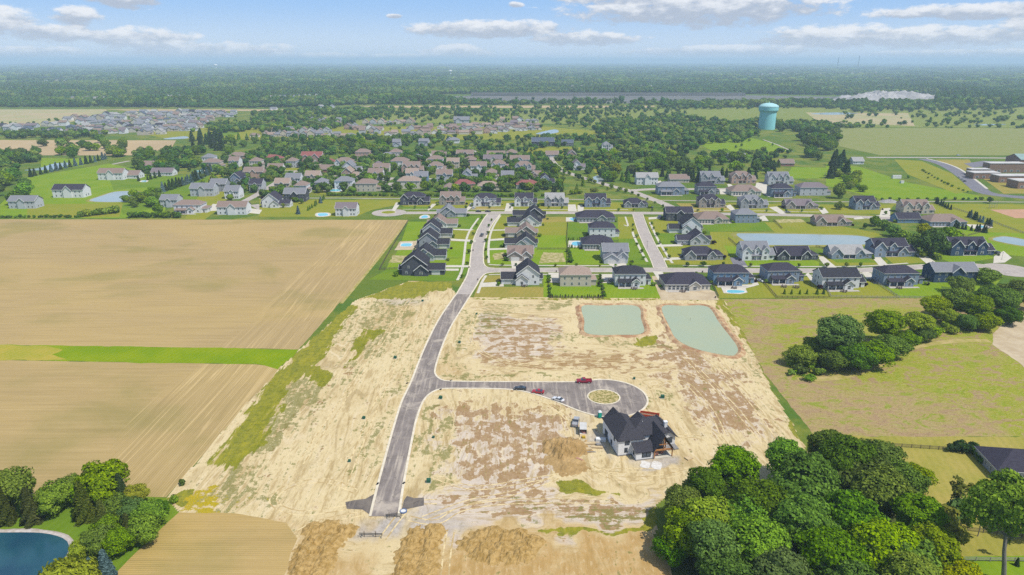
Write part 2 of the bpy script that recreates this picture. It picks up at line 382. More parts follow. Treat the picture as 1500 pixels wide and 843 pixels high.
M_lake = water_mat('deep_water', (.012, .05, .085), (.018, .075, .10), .1, .08, .25)
M_lake2 = water_mat('pale_water', (.24, .30, .29), (.28, .32, .30), .15)
M_pool = water_mat('pool_water', (.12, .42, .52), (.16, .48, .56), .05)
M_strip = lawn_mat('grass_strip', (.155, .235, .004), (.205, .265, .006), (.115, .19, .004))
M_yard = lawn_mat('mown_yard', (.27, .245, .045), (.34, .275, .07), (.175, .19, .025))
M_wood = lawn_mat('wood_floor', (.06, .085, .018), (.09, .10, .03), (.04, .06, .015))
M_scrub = lawn_mat('scrub_grass', (.17, .215, .035), (.215, .225, .06), (.10, .15, .025))
M_bigfield = lawn_mat('pasture', (.205, .225, .065), (.235, .235, .085), (.16, .20, .05))
M_tan = pm('far_tan_field', (.42, .31, .17), (.36, .27, .15), .02, obj=False)
M_tang = pm('far_green_tan_field', (.30, .29, .13), (.38, .30, .17), .012, obj=False)

gm = MB(); E = 62000.0
gm.quad((-E, -2000, 0), (E, -2000, 0), (E, E, 0), (-E, E, 0)); gr = gm.build('ground', M_ground); gr['kind'] = 'structure'
# fields on the left
sheet('field', GP([(-420,321.5),(0,321.5),(598,322.5),(560,370),(520,419),(437,512.5),(375,511),(0,506),(-300,503)]), M_field, .02, rough=.6)
sheet('grass_strip', GP([(-300,502),(0,505.5),(375,510.5),(439,512.5),(408,541),(375,534),(120,530),(0,527.5),(-300,525)]), M_strip, .03, rough=1.3)
sheet('field', GP([(-300,524.5),(0,527.5),(120,530),(375,534),(412,538.5),(330,629),(243,729),(215,728),(-20,735),(-300,760)]), M_field2, .025, rough=.5)
sheet('field', GP([(262,751),(345,752),(420,766),(436,790),(400,880),(120,880),(168,840)]), M_field3, .05, rough=.7)
M_dryg = lawn_mat('dry_grass_strip', (.36, .29, .045), (.28, .27, .03), (.44, .33, .08))
sheet('grass_strip', GP([(-300,502),(0,505.8),(70,507.5),(92,513),(75,520),(98,527),(60,528.5),(0,527.2),(-300,525)]), M_dryg, .036, rough=1.2)
# lawn round the pond at the lower left
sheet('lawn', GP([(-160,735),(215,728),(245,730),(262,751),(168,842),(150,900),(-200,900)]), M_lawn[2], .03, rough=.6)
# meadow on the right
sheet('meadow', GP([(1052,439),(1330,437),(1420,433),(1700,420),(2000,640),(1500,640),(1290,641),(1195,640),(1130,560),(1085,490)]), M_meadow, .02, rough=1.0)
sheet('lawn', GP([(1185,637),(1290,640),(1500,640),(1800,642),(1900,900),(1400,900),(1300,760),(1190,690)]), M_yard, .03, rough=.8)
sheet('lawn', GP([(1290,813),(1440,815),(1700,815),(1700,900),(1290,900)]), M_lawn[0], .04, rough=.4)
sheet('wood_floor', GP([(1040,745),(1110,720),(1180,712),(1250,700),(1330,730),(1400,800),(1390,900),(1000,900),(975,810)]), M_wood, .06, rough=1.5)
M_dirtpad = pm('dry_dirt', (.55, .45, .30), (.45, .35, .22), .15, obj=False)
sheet('dirt_track', GP([(1500,462),(1470,470),(1455,492),(1452,505),(1478,520),(1500,538),(1620,600),(1700,500),(1600,450)]), M_dirtpad, .04, rough=1.2)
M_track = pm('worn_track', (.40, .31, .13), (.28, .25, .06), .25, obj=False)
ribbon('path', smooth_line(GP([(1168,556),(1230,553),(1285,535),(1335,510),(1400,500),(1450,500)]), 2), 3.6, .035, M_track)

# graded building site: one fine sheet whose surface cover is stored per vertex
SITE = [(598,412),(520,441),(437,515),(405,545),(320,640),(245,729),(265,752),(345,753),(415,768),(432,795),(395,880),(1030,880),(1000,825),(955,790),(960,740),(1030,690),(1150,715),(1187,668),(1135,580),(1095,500),(1060,440),(1052,437.5),(690,436),(668,436),(660,414)]
PAINT = [ # channel, value, feather metres, polygon in photo pixels
 ('brown',.42,6,[(640,590),(745,575),(835,595),(845,640),(800,745),(640,745),(650,660)]),
 ('brown',.40,7,[(690,450),(840,470),(835,525),(690,530)]), ('brown',.44,6,[(700,512),(960,515),(960,545),(700,545)]),
 ('brown',.46,7,[(935,470),(1060,520),(1165,650),(1060,650),(960,560)]), ('brown',.42,3,[(690,722),(950,722),(950,776),(690,776)]),
 ('brown',.36,5,[(545,480),(575,480),(470,600),(400,660),(380,640),(460,560)]), ('brown',.28,5,[(560,440),(600,430),(560,470),(520,490)]),
 ('crust',.75,8,[(655,600),(830,600),(845,640),(800,770),(640,770),(640,660)]), ('crust',.7,8,[(690,450),(830,470),(835,525),(690,535)]),
 ('crust',.62,8,[(950,475),(1060,520),(1165,655),(1050,650),(960,560)]), ('crust',.85,5,[(590,740),(950,720),(945,778),(660,785),(600,775)]),
 ('crust',.5,6,[(560,432),(625,436),(620,448),(565,448)]),
 ('grass',.56,8,[(640,445),(655,460),(590,590),(550,720),(470,720),(540,590),(590,500)]), ('grass',.5,8,[(520,445),(640,420),(600,500),(500,600),(420,720),(380,750),(400,680),(470,560)]), ('grass',.62,6,[(672,452),(715,450),(670,545),(640,545)]),
 ('grass',.58,4,[(605,600),(655,590),(650,735),(600,740)]), ('grass',.62,2,[(650,548),(850,548),(850,556),(650,556)]), ('grass',.40,4,[(770,583),(800,588),(835,606),(830,618),(780,600)]),
 ('grass',.6,6,[(300,690),(420,545),(490,545),(470,600),(400,690),(350,750),(270,752)]), ('grass',.45,6,[(500,450),(560,450),(520,510),(440,545)]), ('grass',.55,5,[(300,740),(400,680),(420,700),(380,752)]),
 ('grass',.62,4,[(780,440),(850,442),(845,455),(800,460)]), ('grass',.5,4,[(800,480),(850,488),(960,500),(1000,510),(980,520),(800,500)]), ('grass',.5,5,[(1040,480),(1100,500),(1180,660),(1150,690),(1120,600)]),
 ('grass',.5,6,[(690,440),(780,440),(740,490),(680,500)]), ('grass',.45,3,[(695,725),(955,725),(955,782),(790,780)]), ('grass',.5,4,[(880,560),(960,570),(1000,600),(960,610)]),
 ('verge',.80,4,[(498,452),(512,446),(520,452),(478,520),(436,555),(395,620),(372,668),(345,690),(308,680),(405,545),(440,512)]),
 ('verge',.75,4,[(598,412),(520,438),(600,438),(670,420),(660,410)]), ('verge',.85,3,[(818,704),(850,708),(905,720),(880,727),(822,720)]),
 ('verge',.8,2,[(790,778),(930,777),(945,745),(958,735),(962,770),(945,785),(790,784)]), ('verge',.8,3,[(1062,440),(1050,440),(1075,478),(1105,525),(1178,660),(1190,665),(1140,580),(1098,500)]),
 ('verge',.8,3,[(940,492),(968,490),(966,505),(925,508)]), ('verge',.7,3,[(450,535),(480,535),(478,568),(455,568)]), ('verge',.6,3,[(530,480),(565,483),(535,510),(500,545),(510,520)]),
 ('verge',.5,2,[(690,436),(1052,437),(1050,441),(690,440)]), ('verge',.9,2,[(265,742),(300,730),(262,720),(240,735)]),
 ('yellow',.85,4,[(262,752),(285,705),(318,698),(345,735),(350,752)]), ('yellow',.5,4,[(330,715),(370,710),(385,735),(345,735)]),
 ('ochre',.95,4,[(640,790),(790,785),(960,783),(1000,815),(1030,880),(560,880)]), ('ochre',.8,6,[(430,765),(520,765),(520,880),(395,880),(432,800)]), ('ochre',.6,5,[(640,775),(690,790),(690,880),(640,880)]),
 ('ochre',.4,4,[(920,590),(955,590),(950,620),(920,620)]), ('ochre',.35,5,[(560,450),(620,445),(600,470),(540,490)]), ('ochre',.5,3,[(640,535),(665,520),(668,545),(645,550)]), ('ochre',.35,6,[(500,745),(540,750),(600,790),(520,800),(440,770)]),
 ('dirx',1.,5,[(690,505),(970,505),(970,550),(690,550)]), ('dirx',1.,4,[(640,715),(960,715),(960,790),(640,790)]), ('dirx',1.,4,[(520,790),(620,790),(620,880),(480,880)]), ('dirx',1.,6,[(690,440),(840,440),(840,505),(690,505)]),
 ('stone',.9,2,[(541,760),(585,757),(590,788),(530,790)]), ('stone',.45,5,[(560,436),(620,438),(615,446),(565,448)]), ('stone',.6,2,[(586,742),(660,748),(690,780),(600,780)]),
 ('stone',.7,2,[(862,628),(886,640),(900,672),(880,660),(850,655)]), ('stone',.85,1.5,[(920,676),(985,666),(992,684),(935,690)]), ('stone',.45,3,[(838,600),(860,612),(862,640),(846,640)])]
def build_site():
    W_ = GP(SITE); xs = [p[0] for p in W_]; ys = [p[1] for p in W_]; st = .8
    gx = np.arange(min(xs), max(xs)+st, st); gy = np.arange(min(ys), max(ys)+st, st)
    XX, YY = np.meshgrid(gx, gy); ed = sdist(XX, YY, rough_poly(W_, 1.0, 2.5))
    keep = ed > -.6
    ch = {k: np.zeros(XX.shape) for k in ('brown','grass','crust','verge','yellow','ochre','dirx','calm','stone')}
    def wn(f, sd):
        rg = np.random.default_rng(sd); q = np.zeros(XX.shape)
        for k in range(9): a = rg.uniform(0, 6.28); ff = f*rg.uniform(.5, 2.8); q += np.sin((XX*np.cos(a) + YY*np.sin(a))*ff*6.28 + rg.uniform(0, 6.28))/(1 + ff/f*.6)
        return q
    wx, wy = wn(1/26., 1)*2.6 + wn(1/7., 3)*.7, wn(1/26., 2)*2.6 + wn(1/7., 4)*.7
    for k, v, fe, poly in PAINT:
        q = .35 if k in ('stone', 'verge') else 1.0
        d = sdist(XX + wx*q, YY + wy*q, GP(poly)); fe = fe*(2.2 if k in ('brown', 'crust', 'dirx', 'grass', 'ochre') else 1.2); ch[k] = np.maximum(ch[k], v*np.clip((d+fe*.6)/(fe*1.2), 0, 1))
    ch['grass'] = np.maximum(ch['grass']*1.12, .30); ch['brown'] = np.maximum(ch['brown']*1.08, .15); ch['crust'] = np.maximum(ch['crust'], .22)
    idx = -np.ones(XX.shape, int); idx[keep] = np.arange(keep.sum())
    a, b_, c, d = idx[:-1, :-1], idx[:-1, 1:], idx[1:, 1:], idx[1:, :-1]
    ok = (a >= 0) & (b_ >= 0) & (c >= 0) & (d >= 0)
    F = np.stack([a[ok], b_[ok], c[ok], d[ok]], 1)
    V = np.stack([XX[keep], YY[keep], np.full(keep.sum(), .035)], 1)
    me = bpy.data.meshes.new('building_site_ground'); me.vertices.add(len(V)); me.vertices.foreach_set('co', V.ravel())
    me.loops.add(F.size); me.loops.foreach_set('vertex_index', F.ravel().astype(np.int32)); me.polygons.add(len(F))
    me.polygons.foreach_set('loop_start', np.arange(0, F.size, 4, dtype=np.int32)); me.update(calc_edges=True)
    for nm, ks in (('wa', ('brown','grass','crust')), ('wb', ('verge','yellow','ochre')), ('wc', ('dirx','calm','stone'))):
        at = me.attributes.new(nm, 'FLOAT_COLOR', 'POINT'); arr = np.ones((len(V), 4), np.float32)
        for i, k in enumerate(ks): arr[:, i] = ch[k][keep]
        at.data.foreach_set('color', arr.ravel())
    me.materials.append(M_site); o = link('bare_ground', me); o['kind'] = 'structure'
build_site()

# ------------------------------------------------------------------ wheel ruts left by machines
M_rut = pm('wheel_rut', (.40, .29, .135), (.60, .48, .265), .35, obj=False, contrast=(.45, .55))
for i_, l_ in enumerate([[(520,742),(440,752),(400,735),(425,712),(480,705),(520,720)],[(535,752),(470,765),(420,790)],[(600,760),(640,765),(680,745),(760,735),(900,735)],[(640,700),(700,715),(800,700),(900,690),(1000,690)],[(845,648),(830,690),(760,720),(690,735),(620,760)],[(790,585),(830,612),(845,640),(835,690)],[(800,590),(822,605),(833,640)],[(955,600),(1010,610),(1050,640),(1070,660)],[(985,640),(1020,640),(1060,655)],[(950,570),(1000,560),(1040,600),(1060,640)],[(600,440),(560,500),(500,590),(440,680)],[(628,446),(585,520),(540,620),(500,720)],[(700,455),(690,500),(740,530),(850,540),(960,545)],[(700,545),(820,530),(960,535),(1040,560)],[(1000,520),(1060,580),(1120,650)],[(1030,520),(1085,570),(1150,655)],[(660,780),(655,810),(650,860)],[(640,735),(600,742),(560,790)],[(860,680),(900,700),(960,700),(1010,690)]]):
    P_l = smooth_line(GP(l_), 1.2)
    for sg in (-1, 1): ribbon('wheel_rut', P_l, .42, .046+.0006*i_, M_rut, 0, None, sg*.95)
# ------------------------------------------------------------------ roads
ZR = .075
def kerb(pts, parent=None, w=.72, h=.14, off=0): return ribbon('kerb', pts, w, .04, M_kerb, h, parent, off)
CC = (35.0, 226.2); CR = 14.8
lft = smooth_line(GP([(542,757),(555,705),(575,632),(588,590),(602,560),(622,510),(642,470),(662,440),(668.5,431.5)]), 2)
r_up = smooth_line(GP([(690,431.5),(677,452),(660,480),(647,510),(638,538),(638,549),(646,556.5),(660,558.8),(700,559.5),(760,559.8),(825,560)]), 1.5)
a0, a1 = R(118), R(-128)
arc = [(CC[0] + CR*math.cos(a0+(a1-a0)*i/40), CC[1] + CR*math.sin(a0+(a1-a0)*i/40)) for i in range(41)]
r_lo = smooth_line(GP([(848,602.5),(826,593.5),(805,585),(778,576.5),(752,571.5),(712,569.8),(665,569.5),(645,570.5),(630,577),(619,590),(610,615),(605,637),(592,705),(584,757)]), 1.5)
right = smooth_line(r_up + arc + r_lo, 2)
road = sheet('road', lft + right, M_asph, ZR)
kerb(lft); kerb(right)
def island(c, r, parent=None):
    pts = [(c[0] + r*math.cos(2*math.pi*i/32), c[1] + r*.96*math.sin(2*math.pi*i/32)) for i in range(33)]
    kerb(pts, parent, .5); return pts
isl = island((33.9, 226.6), 5.9)
M_isl = pm('weedy_soil', (.52, .41, .20), (.22, .20, .055), .9, obj=False, contrast=(.42, .58))
sheet('traffic_island', isl[:-1], M_isl, .14)
M_flap = asphalt_mat('turnaround_asphalt', (.115, .10, .092), (.15, .13, .115), (.30, .25, .19), .4)
sheet('road', GP([(506,736),(508,746),(531,747),(541,754),(541,757),(549,728),(548,724),(536,731),(520,733)]), M_flap, .06)
sheet('road', GP([(588,748),(600,745.5),(621,741),(621,729.5),(606,730),(596,727),(592,733)]), M_flap, .06)
# old streets
s1l = smooth_line(GP([(668.5,431.5),(676,419),(684,404),(688,388),(690,370),(693,354),(699,338),(708,322),(714,314)]), 3)
s1r = smooth_line(GP([(733,314),(722,328),(713,346),(708.5,365),(708,378),(709,387),(714,392),(724,393.2)]), 2)
s1b = smooth_line(GP([(724,399.5),(712,401),(704,408),(699,417),(690,431.5)]), 2)
sheet('road', s1l + s1r + s1b, M_road, ZR); kerb(s1l); kerb(s1r); kerb(s1b)
H1 = smooth_line(GP([(722,396.4),(820,396),(1000,396.2),(1150,397),(1260,396.5),(1330,392.5),(1400,389),(1450,391),(1470,395)]), 4)
def street(pts, w=8.4, mat=None, z=ZR-.01, k=True, **kw):
    o = ribbon('road', pts, w, z, mat or M_road)
    if k: kerb(pts, None, .5, .12, w/2); kerb(pts, None, .5, .12, -w/2)
    return o
street(H1)
def disc(c, r, mat, z, name='road', n=36, sy=1):
    return sheet(name, [(c[0] + r*math.cos(2*math.pi*i/n), c[1] + r*sy*math.sin(2*math.pi*i/n)) for i in range(n)], mat, z)
disc(G(1478, 396), 14, M_road, ZR-.004)
H2 = smooth_line(GP([(585,312.5),(700,312),(930,312.5),(1100,314.5),(1200,316.5),(1262,318.5),(1300,320)]), 6); street(H2)
disc(G(570, 312), 14, M_road, ZR-.004); island(G(569, 311.5), 6); disc(G(569, 311.5), 5.8, M_lawn[1], .14, 'traffic_island')
disc(G(1305, 320.5), 13, M_road, ZR-.004)
S2 = smooth_line(GP([(934,314),(941,335),(951,358),(961,377),(968,394)]), 4); street(S2, 8.2, z=ZR+.006)
C1 = smooth_line(GP([(1003,313),(975,300),(950,290),(932,283),(920,279),(895,273),(872,266),(848,259),(826,251),(813,242),(806,232),(803,224)]), 5); street(C1, 8, z=ZR-.02)
C2 = smooth_line(GP([(923,279.5),(960,277.5),(1020,277.5),(1060,277.5),(1110,276.5),(1125,276)]), 6); street(C2, 8, z=ZR-.03); disc(G(1118, 276.5), 14, M_road, ZR-.024)
OLD = [[(352,298),(372,288),(392,276),(415,262),(438,250),(462,243),(500,236),(545,230)], [(455,257),(520,259),(600,262),(700,262),(770,263),(790,262)], [(372,300),(395,312)],
       [(575,268),(566,280)], [(590,241),(640,240),(720,240),(790,240)], [(535,280),(548,272),(572,262)], [(620,222),(633,229),(622,236)], [(690,220),(700,224),(690,229)], [(380,250),(440,250)]]
for i, l in enumerate(OLD): street(smooth_line(GP(l), 8), 7.5 if i < 6 else 5, z=ZR-.03-.002*i, k=False)
ribbon('path', smooth_line(GP([(380,291),(480,290.5),(600,291.5),(760,292),(900,293),(1020,294.5),(1130,295.5),(1270,296),(1400,295.5),(1500,296.5)]), 10), 2.6, .05, M_road)
ribbon('road', smooth_line(GP([(38,270),(60,265),(100,255),(155,243),(190,236)]), 10), 5.5, .05, M_road)
ribbon('road', smooth_line(GP([(1270,231),(1350,231),(1420,231.5),(1500,232),(1700,232.5)]), 15), 9, .06, M_road)
ribbon('road', smooth_line(GP([(1352,233),(1376,239),(1396,248),(1414,260),(1428,272),(1442,282),(1470,287),(1520,291)]), 5), 15, .055, M_drive)
ribbon('kerb', smooth_line(GP([(1357,232.5),(1383,239),(1404,247),(1424,260),(1446,277)]), 5), 2.5, .06, M_conc, .05)
sheet('road', GP([(1412,240),(1440,236),(1520,240),(1560,246),(1500,246),(1450,243),(1425,246)]), M_drive, .06)
# sidewalks and driveways
def walk(px, w=1.5): return ribbon('sidewalk', smooth_line(GP(px), 3), w, .05, M_conc, .07)
walk([(670,411),(676,398),(679,384),(681,366),(683,352),(689,337),(701,320)]); walk([(700,430),(706,414),(712,404)]); walk([(716,386),(715.5,365),(718,345),(724,330),(733,316)])
walk([(948,384),(938,366),(928,345),(927,340)], 1.6); walk([(985,386),(976,372),(963,350),(952,326)], 1.6); walk([(716,388),(740,389),(820,389.5),(930,390)]); walk([(1000,389.5),(1100,390.5),(1200,391),(1270,390),(1330,386)])
walk([(716,403),(735,402.5),(815,402.5),(905,402.5)], 1.2); walk([(1100,403.5),(1200,403.5),(1290,400)], 1.2); walk([(590,307),(700,307),(830,307.5),(920,307.5)], 1.2); walk([(1010,308),(1120,309.5),(1200,311)], 1.2); walk([(914,330),(920,332),(916,318)], 1.3)
DRV = [[(652,392),(690,392),(690,389),(652,389)],[(652,397),(672,397),(672,394),(652,394)],[(660,353),(697,355),(697,352),(660,350)],[(663,337),(690,338.5),(694,336.5),(663,335.5)],[(715,353.5),(742,352),(742,349),(715,351)],[(714,367),(744,366),(744,363.5),(714,364.5)],[(717,338.5),(742,338),(742,336.5),(717,337)],
 [(748,381),(777,381),(774,394),(750,394)],[(889,386),(917,386),(919,394),(902,394)],[(703,421),(738,420),(737,413),(703,415)],[(956,398),(970,398),(984,424),(1010,425),(1010,428),(976,428)],[(803,400),(826,400),(824,415),(803,414)],[(878,402),(904,402),(905,415),(881,415)],[(973,382),(1006,380),(1006,377),(973,378)],[(962,362),(1000,361),(1000,358),(962,359)],[(950,322),(976,320),(976,317),(950,319)],
 [(1197,376),(1206,376),(1228,394),(1212,394)],[(1275,375),(1287,374),(1304,392),(1292,394)],[(1340,372),(1352,372),(1373,386),(1360,389)],[(1456,376),(1470,368),(1482,378),(1472,385),(1455,386)],[(1090,401),(1102,401),(1112,418),(1104,419)],[(1180,402),(1190,415),(1198,416),(1184,400)],[(1263,400),(1272,399),(1300,414),(1282,416),(1272,412)],[(1355,395),(1368,395),(1366,413),(1354,413)],
 [(578,310),(588,297),(580,297),(574,308)],[(628,309),(640,299),(633,299),(626,308)],[(683,311),(696,300),(690,297),(684,305)],[(739,310),(742,298),(753,298),(751,310)],[(832,310),(832,300),(843,300),(845,310)],[(846,310),(846,301),(856,301),(854,310)],[(1062,302),(1070,300),(1082,313),(1076,313)],[(1126,304),(1138,303),(1152,313),(1143,314)],[(1198,306),(1208,305),(1214,312),(1205,314)],[(1291,306),(1304,305),(1304,318),(1288,318)],[(1056,320),(1062,318),(1074,327),(1066,328)],[(1112,318),(1120,316),(1126,324),(1113,324)],[(1250,320),(1262,318),(1266,321),(1252,322)],[(960,266),(968,265),(972,272),(966,274)],[(1065,270),(1070,270),(1077,275),(1068,277)],[(1054,278),(1064,278),(1066,285),(1055,285)],[(1108,268),(1122,268),(1133,288),(1126,289),(1106,276)],[(300,310),(318,309),(322,300),(312,299),(306,306)],[(362,312),(380,314),(384,308),(364,305)],[(556,276),(566,276),(566,269),(556,272)]]
for d_ in DRV: sheet('driveway', GP(d_), M_conc, .085)
sheet('driveway', GP([(1069,378),(1086,376),(1096,392),(1076,392)]), M_drive, .085)
# house lots
LOTS = [(0,[(598,325),(640,325),(625,345),(586,360)]),(0,[(586,360),(625,347),(620,380),(575,382)]),(0,[(572,380),(625,380),(690,378),(686,392),(565,396)]),(2,[(565,396),(690,392),(672,412),(540,410)]),(1,[(640,335),(697,337),(692,355),(640,355)]),(0,[(640,355),(692,354),(690,378),(640,378)]),(2,[(655,318),(712,316),(698,337),(650,337)]),
 (1,[(730,316),(790,316),(790,330),(716,338)]),(1,[(716,338),(787,330),(787,350),(712,352)]),(2,[(712,352),(790,350),(790,365),(710,366)]),(0,[(710,366),(790,364),(832,366),(832,388),(716,388)]),(3,[(787,318),(830,318),(835,325),(800,340),(787,340)]),(1,[(787,326),(832,326),(830,345),(785,345)]),(0,[(787,345),(830,345),(830,367),(787,367)]),(2,[(830,326),(905,326),(905,352),(832,352)]),(0,[(832,352),(905,360),(930,388),(832,388)]),(1,[(905,318),(930,318),(942,350),(905,350)]),(2,[(905,350),(942,350),(955,388),(920,388)]),
 (1,[(944,318),(1000,318),(1000,342),(955,342)]),(2,[(955,342),(1000,342),(1000,360),(964,360)]),(1,[(964,360),(1060,358),(1075,388),(978,388)]),(2,[(1020,326),(1130,326),(1140,338),(1040,340)]),(1,[(1040,340),(1080,340),(1100,360),(1040,362)]),(0,[(1060,360),(1140,366),(1200,384),(1200,390),(1080,390)]),(1,[(1120,326),(1200,325),(1300,345),(1250,352),(1140,346)]),(1,[(1195,372),(1230,378),(1300,382),(1300,388),(1215,390)]),(2,[(1195,365),(1240,372),(1290,385),(1225,385)]),(1,[(1290,372),(1345,378),(1370,384),(1310,388)]),(0,[(1345,352),(1400,360),(1460,378),(1400,388),(1360,372)]),(0,[(1400,330),(1520,340),(1530,380),(1460,372),(1420,350)]),
 (3,[(705,404),(735,404),(737,414),(704,414)]),(3,[(700,420),(796,421),(803,436),(694,436)]),(0,[(796,404),(803,404),(806,436),(796,436)]),(0,[(803,415),(880,416),(884,437),(804,437)]),(0,[(876,404),(955,404),(972,437),(884,437)]),(3,[(970,404),(990,404),(1055,436),(974,437)]),(1,[(1040,404),(1110,404),(1138,437),(1054,437)]),(1,[(1110,406),(1205,406),(1214,437),(1138,437)]),(1,[(1200,408),(1300,414),(1318,436),(1214,437)]),(0,[(1285,414),(1380,412),(1378,437),(1318,437)]),(0,[(1362,404),(1470,404),(1450,430),(1380,420)]),
 (1,[(380,292),(480,293),(600,294),(760,295),(760,306),(600,306),(585,300),(545,308),(520,318),(380,318)]),(2,[(590,303),(630,303),(625,308),(588,308)]),(3,[(690,303),(740,304),(738,308),(690,308)]),(1,[(760,296),(930,297),(930,310),(760,310)]),(3,[(990,298),(1060,299),(1080,311),(1010,311)]),(1,[(1060,298),(1200,300),(1310,300),(1300,314),(1090,312)]),(0,[(1210,240),(1260,245),(1330,268),(1460,292),(1290,292),(1210,272)]),(1,[(1300,298),(1520,300),(1560,345),(1440,340),(1380,315)]),(1,[(1310,234),(1350,236),(1395,255),(1425,280),(1400,284),(1330,256)]),(3,[(1370,234),(1420,234),(1430,252),(1412,250)]),(3,[(1440,262),(1500,266),(1530,284),(1470,284)]),
 (0,[(60,232),(155,233),(120,244),(60,252)]),(0,[(40,260),(160,240),(250,260),(240,320),(0,320),(0,300)]),(2,[(160,262),(330,255),(300,290),(180,315)]),(0,[(100,285),(215,275),(230,290),(130,296)]),(1,[(40,300),(180,298),(175,318),(40,320)]),(1,[(310,255),(380,262),(300,322),(270,322)]),(0,[(1160,245),(1212,246),(1205,262),(1150,262)]),(1,[(860,235),(885,235),(890,250),(875,258)]),(1,[(770,216),(850,216),(850,226),(770,226)]),(1,[(405,240),(460,242),(455,250),(400,250)]),(1,[(460,285),(492,262),(500,285)])]
for i, (k, d_) in enumerate(LOTS): sheet('lawn', GP(d_), M_lawn[k], .022 + .0007*i, rough=.25 if d_[0][1] > 300 else 0, step=5)
M_bald = pm('bare_patch', (.50, .41, .22), (.25, .25, .06), .35, obj=False)
for d_ in ([(722,372),(738,370),(740,380),(724,381)],[(796,370),(825,371),(828,384),(790,386)],[(1135,322),(1175,321),(1180,326),(1140,327)],[(575,375),(612,375),(615,385),(570,385)]): sheet('bare_patch', GP(d_), M_bald, .075, rough=1.2, step=1.5)
sheet('bare_patch', GP([(586,354),(622,353),(620,366),(578,367)]), M_dirtpad, .072, rough=.5)
sheet('bare_patch', GP([(955,405),(985,404),(1048,428),(1052,440),(968,440)]), M_dirtpad, .069, rough=.5)
ribbon('path', smooth_line(GP([(597,324),(560,372),(525,415),(500,445)]), 4), 1.6, .05, M_track)
# far land
FAR = [('field',M_tan,[(-400,205),(258,206),(252,216),(200,228),(60,228),(-400,232)],.1),('field',M_tang,[(-500,160.5),(155,160.5),(160,166),(100,180),(50,186),(-500,190)],.1),('field',M_tan,[(150,160.5),(450,160.5),(400,163),(200,163)],.09),('field',M_tan,[(520,155.5),(790,155),(960,155.5),(955,158),(760,158.5),(560,158)],.09),
 ('meadow',M_bigfield,[(1222,188),(1500,188),(2100,189),(2100,228),(1290,228),(1230,215)],.1),('meadow',M_scrub,[(1010,160),(1100,157),(1230,155),(1500,155),(2100,155),(2100,188),(1222,187),(1130,190),(1000,185)],.08),('meadow',M_tang,[(1180,165),(1330,166),(1340,185),(1200,180)],.12),('meadow',M_scrub,[(420,165),(560,160),(1010,160),(1000,190),(880,195),(860,182),(560,180),(520,185)],.08),
 ('meadow',M_lawn[0],[(1010,205),(1090,200),(1140,212),(1155,222),(1090,225),(1040,220)],.11),('lawn',M_lawn[1],[(160,186),(355,188),(420,186),(800,186),(900,195),(860,205),(300,205),(240,203)],.07),('lawn',M_lawn[2],[(300,195),(360,188),(345,198),(300,205)],.12)]
for i, (n_, m_, d_, z_) in enumerate(FAR): sheet(n_, GP(d_), m_, z_+i*.003)
ribbon('path', GP([(1118,205),(1140,213),(1160,222)]), 3, .16, M_road)
M_rock = pm('quarry_rock', (.17, .16, .145), (.11, .115, .10), .02, obj=False, stretch=(.3, 1, 3)); M_dust = pm('quarry_dust', (.42, .40, .385), (.30, .29, .28), .02, obj=False)
sheet('quarry_floor', GP([(660,142),(700,140),(1090,140),(1210,142),(1370,140),(1370,150),(1240,151),(1090,152),(700,151),(660,147)]), M_rock, .2)
# ponds
def pond(name, px, mat, bank_mat=None, bw=3.0, crest=.45, rough=.4):
    w = smooth_line(GP(px), 2.0, True); w = w if area2(w) > 0 else w[::-1]; n = len(w)
    p = empty(name, (0, 0, 0)); p['kind'] = 'structure'
    sheet('water', w, mat, .14, parent=p)
    if bank_mat:
        mb = MB(); cl = w + w[:1]
        o1 = offset_line([w[-1]] + w + [w[0], w[1]], -.5)[1:-1]; o2 = offset_line([w[-1]] + w + [w[0], w[1]], -bw*.45)[1:-1]; o3 = offset_line([w[-1]] + w + [w[0], w[1]], -bw)[1:-1]
        rows = [[(x, y, .10) for x, y in w] , [(x, y, .3) for x, y in o1[:n]], [(x, y, crest + rough*.4*mnoise.noise(Vector((x*.3, y*.3, 0)))) for x, y in o2[:n]],
                [(x + rough*2*mnoise.noise(Vector((x*.2, y*.2, 5))), y + rough*2*mnoise.noise(Vector((x*.2, y*.2, 8))), .03) for x, y in o3[:n]]]
        for a, b in zip(rows, rows[1:]):
            for i in range(n): mb.quad(a[i], b[i], b[(i+1) % n], a[(i+1) % n])
        bk = mb.build('bank', bank_mat, p)
    return p
M_bank = pm('red_clay_bank', (.31, .17, .09), (.46, .335, .19), .22, obj=False, contrast=(.38, .62))
M_stonebank = pm('pale_shore_stone', (.52, .47, .43), (.40, .34, .28), .6, obj=False)
M_grassbank = pm('mown_bank', (.26, .235, .06), (.20, .21, .04), .1, obj=False)
pond('pond', [(853,449),(880,448.2),(932,449),(939,468),(942,488),(910,491.2),(860,489),(856,470)], M_pond, M_bank, 2.8, .6, 1.0)
pond('pond', [(970,450),(1000,448.6),(1036,450),(1054,474),(1079,507),(1078,519),(1066,521.5),(1020,512),(992,498),(981,480)], M_pond, M_bank, 2.8, .6, 1.0)
pond('pond', [(-60,782),(0,781),(60,781.5),(92,789),(101,800),(97,815),(70,845),(30,880),(-80,880)], M_lake, M_stonebank, 1.6, .35)
pond('pond', [(1079,343.5),(1100,342.5),(1200,344),(1262,346.5),(1280,353),(1268,358.5),(1200,359.5),(1100,359),(1090,353)], M_lake2, M_grassbank, 4, .3)
pond('pond', [(132,295),(150,287),(172,281),(203,281.5),(196,289),(185,296)], M_lake2, M_grassbank, 3, .3); pond('pond', [(36,250),(60,246),(80,240),(104,239),(95,244),(75,249)], M_lake2, None)
